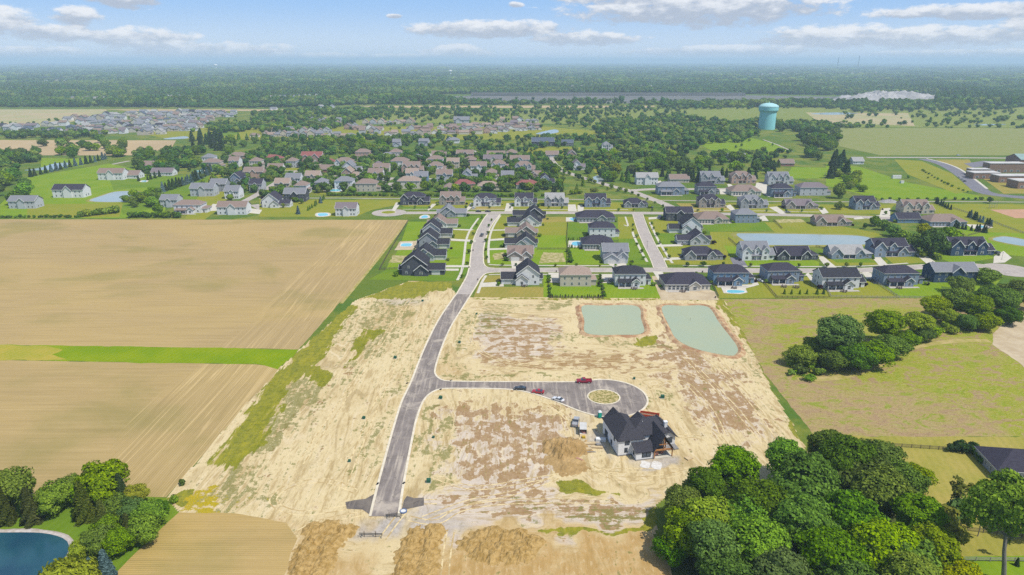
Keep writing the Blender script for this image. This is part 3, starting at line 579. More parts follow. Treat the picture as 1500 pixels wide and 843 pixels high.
pond('pond', [(1455,352),(1470,347),(1498,351),(1530,360),(1500,361)], M_lake2, M_grassbank, 3, .3)
for q in ([(865,262),(882,256),(886,264),(872,268)],[(785,196),(812,190),(818,194),(800,197)],[(1188,167),(1225,165),(1258,166.5),(1220,168.5)],[(240,203.5),(270,200),(275,203),(250,204.5)],[(1430,182.5),(1470,182),(1468,183.5),(1432,184)]): pond('pond', q, M_lake2, None)
# ================================================================== houses
WALL = {k: pm('siding_'+n, c, tuple(x*.9 for x in c), .8) for k, n, c in (('W','white',(.74,.745,.75)),('B','beige',(.56,.50,.41)),('T','taupe',(.30,.265,.235)),('G','grey',(.33,.345,.38)),('D','charcoal',(.075,.08,.098)),
        ('L','pale_grey',(.50,.52,.55)),('U','blue',(.155,.25,.36)),('N','navy',(.045,.075,.13)),('K','brick',(.30,.15,.12)),('Y','blue_grey',(.25,.31,.40)),('P','pink_brick',(.48,.33,.27)),('C','cream',(.66,.62,.53)),('M','metal_dark',(.05,.06,.085)))}
def shingle(n, c): return pm('shingles_'+n, c, tuple(x*.72 for x in c), 1.4, stretch=(1, 1, 3), contrast=(.3, .7))
ROOF = {k: shingle(n, c) for k, n, c in (('d','charcoal',(.042,.042,.052)),('p','slate_violet',(.052,.048,.066)),('g','grey',(.215,.218,.235)),('l','weathered',(.40,.39,.375)),('b','brown',(.255,.19,.16)),('t','tan',(.33,.25,.20)),('r','red',(.27,.10,.09)),('s','steel',(.10,.12,.16)),('m','mauve',(.20,.165,.175)))}
M_trim = pm('white_trim', (.76, .76, .74), (.70, .70, .68), 1.); M_glass = pm('window_glass', (.03, .04, .055), (.06, .075, .095), .6, rough=.12, spec=.6)
M_door = pm('garage_door', (.70, .69, .66), (.62, .61, .58), 1.); M_ddoor = pm('dark_door', (.06, .045, .035), (.04, .03, .025), 1.); M_patio = pm('patio_concrete', (.52, .48, .42), (.44, .40, .35), .6)
M_furn = pm('patio_furniture', (.09, .075, .07), (.18, .14, .12), 2.)
def window_mesh():
    mb = MB(); mb.box(-.5, -.05, 0, .5, .04, 1, 0); mb.box(-.41, -.075, .07, .41, -.02, .93, 1); mb.box(-.41, -.09, .47, .41, -.03, .53, 0); return mb.mesh('window', [M_trim, M_glass])
WIN = window_mesh()
def gdoor_mesh():
    mb = MB(); mb.box(-.5, -.04, 0, .5, .03, 1, 0)
    for k in range(1, 4): mb.box(-.48, -.052, k*.25-.012, .48, -.03, k*.25+.012, 1)
    return mb.mesh('garage_door', [M_door, pm('door_joint', (.4, .4, .38))])
GDO = gdoor_mesh()
def door_mesh():
    mb = MB(); mb.box(-.5, -.05, 0, .5, .03, 1, 0); mb.box(-.4, -.07, .02, .4, -.02, .95, 1); return mb.mesh('door', [M_trim, M_ddoor])
DOO = door_mesh()
ROT = {'f': 0, 'b': math.pi, 'l': -math.pi/2, 'r': math.pi/2}
class House:
    def __init__(s): s.w = MB(); s.r = MB(); s.t = MB(); s.p = MB(); s.wins = []; s.doors = []; s.gd = []; s.post = []
    def block(s, x0, y0, x1, y1, h, roof='x', pitch=.75, oh=.45, z0=0, trim=True):
        w = s.w; zt = z0 + h
        w.box(x0, y0, z0, x1, y1, zt)
        cx, cy_ = (x0+x1)/2, (y0+y1)/2; t = .2
        if roof == 'x':
            rz = zt + (y1-y0)/2*pitch; e = zt - oh*pitch
            for xx in (x0, x1): w.quad(*(((xx, y0, zt), (xx, cy_, rz-.1), (xx, y1, zt)) if xx == x0 else ((xx, y0, zt), (xx, y1, zt), (xx, cy_, rz-.1))))
            s.r.slab((x0-oh, y0-oh, e+t), (x1+oh, y0-oh, e+t), (x1+oh, cy_, rz+t), (x0-oh, cy_, rz+t), t); s.r.slab((x0-oh, cy_, rz+t), (x1+oh, cy_, rz+t), (x1+oh, y1+oh, e+t), (x0-oh, y1+oh, e+t), t)
            if trim:
                s.t.box(x0-oh, y0-oh-.06, e-.12, x1+oh, y0-oh, e+.1)
                for xx in (x0-oh-.05, x1+oh+.05): s.t.bar((xx, y0-oh, e+.02), (xx, cy_, rz+.02), .08, .3)
        elif roof == 'y':
            rz = zt + (x1-x0)/2*pitch; e = zt - oh*pitch
            for yy in (y0, y1): w.quad(*(((x0, yy, zt), (x1, yy, zt), (cx, yy, rz-.1)) if yy == y0 else ((x0, yy, zt), (cx, yy, rz-.1), (x1, yy, zt))))
            s.r.slab((x0-oh, y0-oh, e+t), (cx, y0-oh, rz+t), (cx, y1+oh, rz+t), (x0-oh, y1+oh, e+t), t); s.r.slab((cx, y0-oh, rz+t), (x1+oh, y0-oh, e+t), (x1+oh, y1+oh, e+t), (cx, y1+oh, rz+t), t)
            if trim:
                for xx in (x0-oh, x1+oh): s.t.bar((xx, y0-oh-.06, e), (cx, y0-oh-.06, rz), .09, .34)
        elif roof == 'h':
            k = min(x1-x0, y1-y0)/2 + oh; rz = zt + k*pitch - oh*pitch; e = zt - .02
            a, b, c, d = (x0-oh, y0-oh, e+.2), (x1+oh, y0-oh, e+.2), (x1+oh, y1+oh, e+.2), (x0-oh, y1+oh, e+.2)
            if x1-x0 >= y1-y0: p, q = (x0-oh+k, cy_, rz), (x1+oh-k, cy_, rz)
            else: p, q = (cx, y0-oh+k, rz), (cx, y1+oh-k, rz)
            r = s.r
            if x1-x0 >= y1-y0: r.quad(a, b, q, p); r.quad(b, c, q); r.quad(c, d, p, q); r.quad(d, a, p)
            else: r.quad(a, b, p); r.quad(b, c, q, p); r.quad(c, d, q); r.quad(d, a, p, q)
            lo = [(v[0], v[1], e) for v in (a, b, c, d)]
            r.quad(*lo[::-1])
            for i, (u, v) in enumerate(zip((a, b, c, d), (b, c, d, a))): s.t.quad((u[0], u[1], e), (v[0], v[1], e), v, u)
        elif roof == 's':                       # lean-to, low side at the front
            rz = zt + (y1-y0)*pitch
            s.r.slab((x0-oh, y0-oh, zt), (x1+oh, y0-oh, zt), (x1+oh, y1, rz), (x0-oh, y1, rz), t)
            w.quad((x0, y0, zt), (x0, y1, rz-.2), (x0, y1, zt)); w.quad((x1, y0, zt), (x1, y1, zt), (x1, y1, rz-.2))
        return rz
    def win(s, x, y, z, w=1.1, h=1.5, d='f'): s.wins.append((x, y, z, w, h, d))
    def row(s, x0, x1, y, z, n, w=1.1, h=1.5, d='f'):
        for i in range(n):
            q = x0 + (x1-x0)*(i+.5)/n
            s.win(*((q, y) if d in 'fb' else (y, q)), z, w, h, d)
    def porch(s, x0, y0, x1, y1, h=2.7, roof='s', n=3):
        if roof == 's': s.r.slab((x0-.3, y0-.3, h), (x1+.3, y0-.3, h), (x1+.3, y1, h+(y1-y0)*.3), (x0-.3, y1, h+(y1-y0)*.3), .2)
        for i in range(n): s.post.append((x0 + (x1-x0)*i/(n-1), y0, h-.15))
        s.p.box(x0-.2, y0-.2, 0, x1+.2, y1-.01, .15)
    def build(s, loc, rz, wall, roof, label, group=None, trim=None, name='house'):
        e = empty(name, (loc[0], loc[1], .05), rz); tag(e, label, 'house', group)
        s.w.build('wall', WALL[wall], e); ro = s.r.build('roof', ROOF[roof], e)
        if s.t.v: s.t.build('trim', trim or M_trim, ro)
        if s.p.v: s.p.build('patio', M_patio, e)
        for x, y, z, w, h, d in s.wins: o = link('window', WIN, e, (x, y, z), ROT[d], (w, 1, h))
        for x, y, w, h, d in s.gd: link('garage_door', GDO, e, (x, y, .02), ROT[d], (w, 1, h))
        for x, y, w, h, d in s.doors: link('door', DOO, e, (x, y, .1), ROT[d], (w, 1, h))
        for x, y, h in s.post:
            mb = MB(); mb.box(-.13, -.13, 0, .13, .13, h); mb.build('porch_post', M_trim, e, (x, y, 0))
        return e
LANDMARKS = []                                  # (x, y, short label)
def make_house(x0, x1, by, style, st, wall, roof, label, rz=0, d=None, seed=0, flip=False):
    rg = random.Random(hash((x0, by)) & 0xffff); cxp = (x0+x1)/2
    k = sc_at(by); w = (x1-x0)*k; c = G(cxp, by); h = 2.9*st + .2; H = House(); a = w/2
    f = lambda x: -x if flip else x
    def blk(xa, ya, xb, yb, *args, **kw):
        xa, xb = (f(xb), f(xa)) if flip else (xa, xb); return H.block(xa, ya, xb, yb, *args, **kw)
    if style == 'F':                            # street front towards us: main body, gabled bays, porch
        d = d or 11.5
        blk(-a*.92, 2, a*.66, d, h, rg.choice('xh') if seed == 0 else ('x' if seed == 1 else 'h'), .72)
        blk(a*.52, 1.2, a, d-1.5, 3.0 if st == 2 else 2.8, 'x' if st == 2 else 'h', .6)
        g1 = (-a, -a*.45); g2 = (a*.2, a*.62)
        blk(g1[0], 0, g1[1], 4, h-.5 if st == 2 else 3, 'y', .95); blk(g2[0], .4, g2[1], 4, h-.3 if st == 2 and rg.random() < .6 else 3.1, 'y', .95)
        if st == 2: blk(-a*.22, 1.4, a*.1, 5, h+.1, 'y', 1.0)
        H.porch(min(f(-a*.42), f(a*.17)), .3, max(f(-a*.42), f(a*.17)), 2, 2.7)
        for q in (g1, g2):
            m_ = f((q[0]+q[1])/2); yy = -.0 if q is g1 else .4
            H.win(m_, yy, .8, 1.9, 1.7)
            if st == 2: H.win(m_, yy, 3.7, 1.5, 1.4)
        if st == 2: H.win(f(-a*.06), 1.4, 3.7, 1.3, 1.5); H.row(min(f(-a*.42), f(-a*.24)), max(f(-a*.42), f(-a*.24)), 2, 3.7, 1)
        H.row(min(f(-a*.4), f(-a*.15)), max(f(-a*.4), f(-a*.15)), 2, .8, 2, .9); H.doors.append((f(0), 2, 1.2, 2.2, 'f')); H.win(f(a*.8), 1.2, .8, 1.8, 1.5)
        for sx, dd in ((-a*.92, 'l'), (a, 'r')):
            xx = f(sx); dd = dd if not flip else {'l': 'r', 'r': 'l'}[dd]; H.row(5, d-2, xx, .9, 2, 1., 1.4, dd)
        H.row(-a*.8, a*.6, d, .9, 4, 1.2, 1.5, 'b')
    elif style == 'B':                          # rear towards us
        d = d or 11
        blk(-a, 1.2, a*.68, d, h, 'h' if seed == 0 else 'x', .62); blk(a*.6, 2.5, a, d-.5, 3.0, 'h' if seed == 0 else 'x', .6)
        blk(-a*.1, -1.6, a*.3, 2.5, 3.2, 'y', .7)
        H.porch(min(f(-a*.85), f(-a*.16)), -1.8, max(f(-a*.85), f(-a*.16)), 1.2, 2.8)
        H.p.box(-a*.9, -3.6, 0, a*.5, -1.85, .12)
        if st == 2: H.row(min(f(-a*.95), f(a*.62)), max(f(-a*.95), f(a*.62)), 1.2, 3.8, 5, 1.2, 1.4)
        H.row(min(f(-a*.9), f(-a*.15)), max(f(-a*.9), f(-a*.15)), 1.2, .5, 3, 1.6, 1.9); H.win(f(a*.1), -1.6, .6, 1.8, 1.8); H.win(f(a*.48), 1.2, .8, 1.2, 1.5); H.doors.append((f(a*.8), 2.5, 1.1, 2.2, 'f'))
        xx, dd = (-a, 'l'); H.row(4, d-2, xx if not flip else -a, .8 , 2, 1.1, 1.5, 'l'); H.row(4, d-2, a, .8, 1, 1.1, 1.5, 'r')
        if st == 2: H.row(4, d-2, -a, 3.8, 2, 1.1, 1.4, 'l') if not flip else H.row(4, d-2, a*1.0, .9, 1, 1.1, 1.4, 'r')
        for i in range(3): H.t.box(f(-a*.3)+i*1.3-.4, -3.3, .12, f(-a*.3)+i*1.3+.4, -2.5, .7) if False else None
    elif style == 'R':                          # low house under one big hip roof
        d = d or 14
        blk(-a, 0, a, d, 3.1, 'h', .58); blk(a*.05, -1.0, a*.55, 4, 3.0, 'y', .7)
        H.row(-a*.9, a*.02, 0, .4, 5, 1.7, 2.1); H.win(a*.3, -1.0, .7, 2.2, 1.7); H.row(a*.6, a*.95, 0, .8, 2, 1., 1.5)
        H.p.box(-a*.9, -2.6, 0, a*.0, -.02, .13); H.row(2, d-2, -a, .9, 3, 1.1, 1.4, 'l'); H.row(2, d-2, a, .9, 3, 1.1, 1.4, 'r')
    elif style == 'S':                          # gable end towards us, garage wing towards the street (right, flip: left)
        d = d or 13
        blk(-a*.85, 1, a*.25, d, h, 'y', .72); blk(a*.05, 2.2, a, 9.5, 3.0, 'x', .62); blk(-a, 3.5, -a*.5, 8.5, 3.0, 'x', .6); blk(-a*.3, 0, a*.3, 7, 3.2, 'y', .75)
        H.row(-a*.8 if not flip else -a*.2, a*.2 if not flip else a*.8, 1, h-2.1, 2, 1.1, 1.4)
        m_ = f(a*.62); H.gd.append((m_, 2.2, min(4.8, w*.25), 2.2, 'f')); H.win(f(0), 0, .8, 1.6, 1.5); H.win(f(-a*.65), 1, .9, 1.2, 1.5)
        H.row(3.5, 9, a if not flip else a*.85, 1., 2, 1.1, 1.4, 'r'); H.row(3.5, 9, -a if flip else -a*.85, 1., 2, 1.1, 1.4, 'l')
    elif style == 'G':                          # garage doors towards us
        d = d or 15
        blk(-a, 5, a, d, h, 'x', .62); blk(-a, 0, a*.15, 6, 3.1, 'x' if seed else 'y', .6); blk(a*.05, .6, a*.85, 6.5, 3.1 if st == 1 else 4.2, 'y', .85)
        H.gd.append((f(-a*.42), 0, 5.0, 2.3, 'f')); H.gd.append((f(a*.45), .6, 2.8, 2.3, 'f')); H.win(f(a*.45), .6, 3.4 if st == 2 else 2.9, .8, .8)
        H.row(6, d-1, a, 1., 2, 1.1, 1.4, 'r'); H.row(6, d-1, -a, 1., 3, 1.1, 1.4, 'l'); H.row(-a*.8, a*.8, d, .9, 4, 1.2, 1.5, 'b')
    elif style == 'H':                          # plain hipped box with lower wing
        d = d or 10.5
        blk(-a, 0, a*.7, d, h, 'h', .6); blk(a*.55, 1.5, a, d-2, 3., 'h', .55)
        for i in range(st): H.row(-a*.95, a*.65, 0, .8+2.9*i, 4, 1.1, 1.4); H.row(2, d-1.5, -a, .8+2.9*i, 2, 1.1, 1.4, 'l')
        H.row(3, d-3, a, .9, 2, 1.1, 1.4, 'r')
    elif style == 'A':                          # plain gabled house or barn, ridge across
        d = d or 9.5
        blk(-a, 0, a, d, h, 'x', .66); blk(-a*.25, -1.0, a*.3, 4, h-.3, 'y', .85) if st == 2 else None
        for i in range(st): H.row(-a*.92, -a*.3, 0, .8+2.9*i, 2, 1.1, 1.4); H.row(a*.35, a*.92, 0, .8+2.9*i, 2, 1.1, 1.4)
        H.row(2, d-2, -a, .9, 2, 1.1, 1.4, 'l'); H.row(2, d-2, a, .9, 2, 1.1, 1.4, 'r')
    if st == 2 or style in 'RFG':               # roof vents and chimney pipe
        for i in range(2):
            pass
    LANDMARKS.append((c[0], c[1]+6, label, w))
    ang = R(rz)
    e = H.build(c, ang, wall, roof, label, 'houses of the new subdivision' if by > 300 and x0 > 575 else 'houses of the older neighbourhood')
    e.scale = (1.04, 1.28, 1.24) if by < 299 else ((1.02, 1.2, 1.1) if by < 600 else (1, 1, 1)); return e
HOUSES = [
 # left side of the curving street, nearest first
 (584,650,405,'S',2,'D','d','charcoal house nearest the ploughed field'),(604,652,383,'S',1,'L','d','pale house second behind the charcoal corner house'),(611,657,366,'S',2,'G','d','grey gabled house beside the square pool'),(616,661,350,'S',2,'L','d','dark-roofed house third from the cul-de-sac corner'),(626,669,335,'S',1,'W','b','white-gabled brown-roofed house by the kidney pool'),(640,682,319,'S',1,'G','g','slate grey house at the cul-de-sac corner'),
 # right side of the curving street
 (744,781,383,'G',1,'T','b','taupe house with two white garage doors facing us'),(740,787,365,'S',1,'L','d','dark-roofed house behind the taupe garage house'),(741,787,349,'S',1,'T','b','brown-roofed house midway along the curving street'),(744,793,333,'S',1,'W','d','white-gabled black-roofed house on the curving street'),(752,799,322,'S',1,'D','d','charcoal gabled house at the top street corner'),
 # left side of the straight street
 (885,922,387,'G',2,'L','g','pale grey house with white garage beside the straight street'),(854,899,366,'R',1,'G','p','low hipped house beside the oval pool'),(864,907,348,'H',2,'W','p','white house with violet hip roof on the straight street'),(846,900,326,'R',1,'G','p','wide grey house at the top of the straight street'),
 # right side of the straight street
 (1004,1059,382,'F',1,'G','p','wide dark-roofed house with porch on the corner lot'),(994,1043,360,'S',1,'L','p','dark hipped garage house on the straight street'),(982,1030,343,'S',2,'W','d','white gable house with black roof on the straight street'),(976,1014,324,'A',2,'D','p','tall charcoal house where the streets meet'),
 # near row, rear sides towards us
 (735,794,419,'S',2,'W','d','white farmhouse with long left gable, nearest row'),(821,873,420,'H',2,'B','t','beige house with tan hip roof, nearest row'),(902,954,420,'B',2,'W','d','white house with black roof, nearest row'),(975,1039,426,'R',1,'C','p','big black hip roof house on bare dirt lot'),(1046,1106,418,'B',2,'U','p','blue house with the free-form pool'),(1125,1180,415,'B',2,'Y','p','blue-grey house above the row of young conifers'),(1205,1270,424,'B',2,'W','d','white farmhouse inside the fenced yard'),(1295,1356,419,'B',2,'Y','p','blue-grey hipped house with striped bright lawn'),(1367,1430,414,'A',2,'N','g','navy house at the right end of nearest row'),
 # fronts along the pond
 (1087,1135,382,'F',2,'W','g','white house beside the dark driveway'),(1139,1199,382,'F',1,'D','p','charcoal house with big front gable below the pond'),(1218,1278,380,'F',1,'Y','l','light-roofed blue-grey house below the pond'),(1280,1341,377,'F',2,'Y','p','blue-grey violet-roofed house right of the pond'),(1392,1458,375,'F',2,'N','p','navy house with three front gables'),
 # north side of the upper street
 (587,628,301,'F',2,'D','p','charcoal house by the left cul-de-sac'),(644,680,301,'F',2,'T','b','taupe two-gabled house on the upper street'),(694,733,303,'F',2,'W','p','white black-roofed house facing the curving street'),(754,786,303,'F',2,'W','p','white house left of the light-roofed house'),(798,832,303,'F',2,'G','l','light-roofed house on the upper street'),(857,894,304,'F',2,'Y','p','grey house left of the small ranch'),(915,949,305,'F',1,'G','p','small grey ranch at the street bend'),(1024,1062,305,'F',2,'T','p','dark house on the dry yellow lawn'),(1085,1125,306,'F',2,'G','g','grey stone-gabled house on the upper street'),(1152,1199,307,'F',1,'T','m','long mauve-roofed ranch on the upper street'),(1253,1289,308,'F',2,'Y','p','blue-grey house beside the white tarp'),(1323,1369,314,'F',2,'B','b','tall tan house near the sports ground'),
 (1022,1067,328,'R',1,'B','b','tan hipped house with skylights'),(1077,1113,327,'H',2,'Y','g','grey-blue boxy house above the pond'),(1196,1248,332,'F',1,'T','b','long taupe house right of the pond end'),(1315,1348,327,'A',1,'U','p','blue house half hidden by trees'),(1362,1415,332,'R',1,'Y','b','wide brown-roofed house by the pool and spruces'),
 # upper right rows
 (933,963,271,'A',2,'W','l','white house beneath the pine belt'),(982,1009,268,'A',1,'B','b','brown-roofed house beneath the pine belt'),(1027,1061,270,'F',2,'G','g','grey-gabled house beneath the pine belt'),(1072,1107,269.5,'F',2,'P','b','tan stone house beneath the pine belt'),(965,1009,286,'B',2,'Y','g','long blue-grey house by the bending road'),(1023,1054,286,'B',2,'G','p','grey hipped house behind the dry lot'),(1072,1114,287,'R',1,'C','b','cream ranch with brown hip roof'),(1126,1162,271,'F',2,'L','g','pale twin-gabled house beside the spruces'),(1131,1167,289,'B',2,'Y','p','blue-grey house left of the big violet roof'),(1172,1217,287,'H',2,'L','m','big violet-roofed house on the hill lawn'),
 (1144,1163,244,'A',1,'K','b','red barn on the bright paddock'),(1250,1265,241,'A',1,'W','l','small white barn near the road'),
 # left groups
 (319,361,315,'A',2,'W','b','white brown-roofed house at the field corner'),(255,301,313,'B',2,'W','b','large white brown-roofed house behind the dark hedge'),(236,260,304,'A',2,'L','g','grey house left of the large white house'),(280,313,288,'A',2,'L','g','pale grey gabled house above the large white house'),(309,331,281,'A',2,'G','g','grey house third along the left street'),(336,361,271,'S',2,'Y','p','dark blue-grey house with white garage'),(145,180,264,'A',2,'W','b','white farmhouse with brown roof'),(181,203,262,'A',1,'W','b','white barn joined beside the farmhouse'),(222,252,258,'A',1,'W','m','white barn with large mauve roof'),(206,227,247,'A',1,'P','b','low red-roofed shed behind the barns'),(79,122,290,'A',2,'W','p','white dark-roofed house by the left pond'),(14,52,306,'A',2,'L','g','pale house at the far left edge'),
 (381,423,305,'S',2,'W','p','white violet-roofed house by the round bushes'),(417,447,296,'A',2,'D','g','dark grey house behind the white violet-roofed one'),(492,522,317,'A',2,'W','m','tall white house at the field edge with pool'),(491,520,277,'H',2,'W','g','white hipped house with turquoise pool'),(522,556,281,'H',2,'B','b','beige brown-hipped house above the hedge'),(403,424,280,'A',2,'B','t','tan house near the left street'),(419,440,272,'A',2,'W','g','white grey-roofed house near the left street'),(392,413,251,'A',1,'W','b','white brown-roofed house on the open lawn'),(386,413,237,'H',1,'P','r','red-roofed house left of the pink brick one'),(440,469,238,'G',2,'P','r','pink brick house with twin garage'),(461,487,253,'A',1,'K','b','brown brick ranch among round trees'),(491,520,247,'F',2,'W','b','white house with centre gable'),(500,528,254,'S',2,'W','g','white house with twin grey gables'),(500,524,263,'S',2,'P','t','tan gabled house at the bend'),(521,544,232,'H',2,'P','b','tan stone house under the tall trees'),(558,580,233,'H',1,'K','g','grey-roofed brick house under the tall trees'),(546,562,247,'H',1,'L','m','small violet-roofed house behind round bushes'),(548,570,256,'A',2,'C','b','cream house with small gable'),(358,385,262,'A',2,'P','b','pink brick house beside the left street'),(336,350,245,'A',2,'W','b','white house beyond the left street'),(298,325,248,'H',2,'B','b','beige brown-hipped house by the oval pool'),(297,315,240,'H',2,'W','g','white grey-hipped house behind the beige one'),(336,362,233,'H',1,'P','b','low brown house in the trees'),
 (583,620,277,'H',2,'C','t','cream tan-hipped house above the hedge'),(607,626,269,'A',2,'U','g','small blue gabled house in the older rows'),(627,652,254,'F',2,'W','b','white twin-gabled brown-roofed house'),(627,652,243,'H',2,'W','b','white brown-hipped house behind twin gables'),(589,619,254,'F',2,'P','b','tan stone house with arched gable'),(573,602,246,'H',2,'W','b','white house with brown roof and balcony'),(666,695,276,'H',1,'P','r','red-roofed garage house above the trail hedge'),(676,698,266,'S',2,'L','g','pale grey gable house behind the red roof'),(700,735,279,'H',1,'C','t','cream wide-hipped house above the trail hedge'),(720,744,251,'F',2,'W','b','white house with pointed gable'),(709,735,242,'A',2,'C','m','cream row house with mauve roof'),(669,693,234,'A',2,'P','b','brick house with brown roof among trees'),(633,653,231,'A',1,'C','b','small brown-roofed house by the curved lane'),(714,739,231,'A',1,'C','b','long low house with tan roof'),(601,621,236,'H',1,'K','g','brick house with grey hip roof left of lane'),
 (757,793,277,'H',1,'C','r','cream house under a bright red roof'),(791,812,273,'S',2,'W','p','white garage house beside the red roof'),(748,775,243,'A',2,'W','b','white house left of the road fork'),(755,783,253,'F',2,'L','b','grey twin-gabled house left of the road'),(775,792,261,'S',1,'P','b','small tan gabled house left of the old road'),(831,852,235,'S',2,'P','b','brown-roofed house right of the road fork'),(839,857,250,'S',2,'W','m','white house with steep mauve roof'),(882,897,221,'F',2,'W','g','white farmhouse among the trees'),(1068,1092,235,'A',1,'L','g','grey house in the wood clearing'),
 (420,436,246,'H',2,'L','b','pale brown-hipped house right of the open lawn'),(366,384,246,'H',2,'C','b','cream hipped house above the left street bend'),(448,468,268,'A',2,'B','t','tan house below the brown brick ranch'),(462,480,279,'H',2,'L','g','pale grey hipped house left of the turquoise pool'),(540,560,264,'A',2,'W','b','white brown-roofed house below the cream one'),(640,662,266,'A',2,'L','b','pale house right of the small blue one'),(650,668,281,'H',1,'B','b','beige low house above the trail hedge middle'),(690,712,253,'A',2,'W','b','white house between the lane trees'),(655,672,247,'A',2,'B','t','tan narrow house in mid neighbourhood'),(735,752,268,'A',2,'L','g','grey-roofed house left of the bright red roof'),(571,590,232,'H',2,'C','b','cream house under the bright tree belt'),(680,700,244,'H',2,'P','b','brick brown-hipped house in mid neighbourhood'),(742,760,233,'H',2,'B','b','beige hipped house far side of the neighbourhood'),(800,818,231,'A',1,'L','b','low pale house by the road fork'),(330,350,292,'A',2,'W','g','white grey-roofed house behind the field corner house'),(366,384,281,'A',2,'L','p','pale violet-roofed house on the left street'),(432,452,284,'H',2,'W','b','white brown-hipped house above the round bushes'),(476,492,243,'H',1,'P','r','small red-roofed house near the brick ones'),(595,612,264,'A',2,'W','t','white tan-roofed house left of the small blue one'),(712,730,264,'H',2,'W','b','white brown-hipped house on the lane')]
for h_ in HOUSES:
    flip = h_[3] == 'S' and h_[0] in (740,741,744,752,994,982,735)
    make_house(*h_, flip=flip, seed=1 if h_[7].startswith(('light-roofed','white house beside','navy house with three','white farmhouse inside','taupe two','long taupe','long mauve')) else 0, rz=(2 if 1080 < h_[0] < 1470 and h_[2] > 370 else 0))
# sheds and halls with their own shapes
def hall(x0, x1, by, h, d, wall, roof, label):
    k = sc_at(by); w = (x1-x0)*k; H = House(); H.block(-w/2, 0, w/2, d, h, 'x', .45, .3); H.row(-w*.45, w*.45, 0, .6, 5, 2.2, 2.4); H.build(G((x0+x1)/2, by), 0, wall, roof, label, name='barn')['category'] = 'barn'
hall(779,812,214,6,22,'M','s','long dark metal barn beyond the old neighbourhood'); hall(823,840,214,4.5,16,'M','s','smaller dark metal barn beside the long one')
# ------------------------------------------------------------------ far estates: small houses, one mesh each
def far_mesh(kind, wall, roof):
    H = House()
    if kind == 0: H.block(-6, 0, 6, 9, 5.6, 'x', .62, trim=False); H.block(2, -2.5, 7.5, 5, 3, 'y', .7, trim=False)
    elif kind == 1: H.block(-7, 0, 5, 10, 3.2, 'h', .6, trim=False); H.block(1, -3, 7, 6, 3.1, 'y', .75, trim=False)
    elif kind == 2: H.block(-5, 0, 5, 10, 5.8, 'y', .7, trim=False); H.block(4, 2, 9, 9, 3., 'x', .6, trim=False)
    else: H.block(-8, 0, 8, 10, 3.4, 'x', .6, trim=False); H.block(-6, -2, 0, 6, 3.2, 'y', .75, trim=False)
    nw = len(H.w.v); v = H.w.v + H.r.v; f = H.w.f + [tuple(i+nw for i in q) for q in H.r.f]; mi = [0]*len(H.w.f) + [1]*len(H.r.f)
    for x in (-4, -1.5, 1.0): 
        i = len(v); v += [(x, -.05, 1), (x+1.2, -.05, 1), (x+1.2, -.05, 2.5), (x, -.05, 2.5)]; f.append((i, i+1, i+2, i+3)); mi.append(2)
    m = MB(); m.v, m.f, m.mi = v, f, mi; return m.mesh('house', [WALL[wall], ROOF[roof], M_glass])
FARM = {}
def far_house(px, py, kind, wall, roof, rz, label, group, s=1.0):
    key = (kind, wall, roof)
    if key not in FARM: FARM[key] = far_mesh(*key)
    x, y = G(px, py); o = link('house', FARM[key], None, (x, y, .2), rz, (s, s, s)); tag(o, label, 'house', group); return o
rgF = random.Random(3)
WN = {'W':'white','L':'pale grey','G':'grey','B':'beige','C':'cream','Y':'blue-grey','P':'tan brick','T':'taupe','K':'brick'}
RN = {'g':'grey','d':'charcoal','b':'brown','p':'dark violet','t':'tan','r':'red','s':'steel blue','m':'mauve','l':'light'}
def estate(rows, walls, roofs, place, group, step, s=1.0, jit=.25):
    for (xa, ya, xb, yb) in rows:
        n = max(1, int(abs(xb-xa)/step))
        for i in range(n):
            t = (i+.5+rgF.uniform(-jit, jit))/n; px = xa+(xb-xa)*t; py = ya+(yb-ya)*t + rgF.uniform(-.25, .25)
            w_, r_ = rgF.choice(walls), rgF.choice(roofs); side = 0
            far_house(px, py, rgF.randrange(4), w_, r_, rgF.choice((0, .1, -.1, math.pi/2, -math.pi/2, math.pi)), f'small {WN[w_]} house with {RN[r_]} roof in the {place}', group, s*rgF.uniform(.9, 1.15))
estate([(2,187,55,186.5),(60,186,100,184),(5,191.5,45,191),(95,177,165,176),(150,171,200,169.5),(205,167.5,345,167),(60,196.5,180,196),(100,189,200,188),(115,182.5,200,181),(125,176,200,175.5),(205,172,340,172),(205,177,310,177),(205,182.5,300,182.5),(200,188,300,188),(190,193.5,285,192),(205,198.5,240,197)], 'WWWLLBCCG', 'gggglbbmsp', 'dense far-left estate', 'houses of the dense far-left estate', 9.5, 1.15)
estate([(372,200.5,520,201),(385,194.5,480,195),(530,196,560,196)], 'CCBLL', 'gbgt', 'terrace row behind the pines', 'houses of the far terrace row', 9.5)
estate([(440,177,512,180),(478,184,530,187)], 'LGWB', 'gggb', 'cluster by the left wood', 'houses by the far-left wood', 11)
estate([(530,183,605,181),(505,190,560,192),(600,190,680,188),(735,178,790,180),(560,199,620,199),(612,196.5,730,196),(690,187,760,184),(730,194,795,190),(655,190.5,770,189),(760,186,795,186)], 'CBLWP', 'bbgtm', 'far central estate', 'houses of the far central estate', 10, 1.05)
far_house(676, 181, 3, 'L', 'g', 0, 'large grey-roofed clubhouse above the far central estate', 'houses of the far central estate', 1.9)
estate([(560,215,630,214),(655,209,680,209)], 'WLB', 'gg', 'wood edge beyond the old neighbourhood', 'houses at the wood edge', 26, 1.25)
estate([(393,162,410,161),(462,158.5,500,158.5)], 'WL', 'gl', 'far fringe of the wood', 'houses at the far wood fringe', 14)
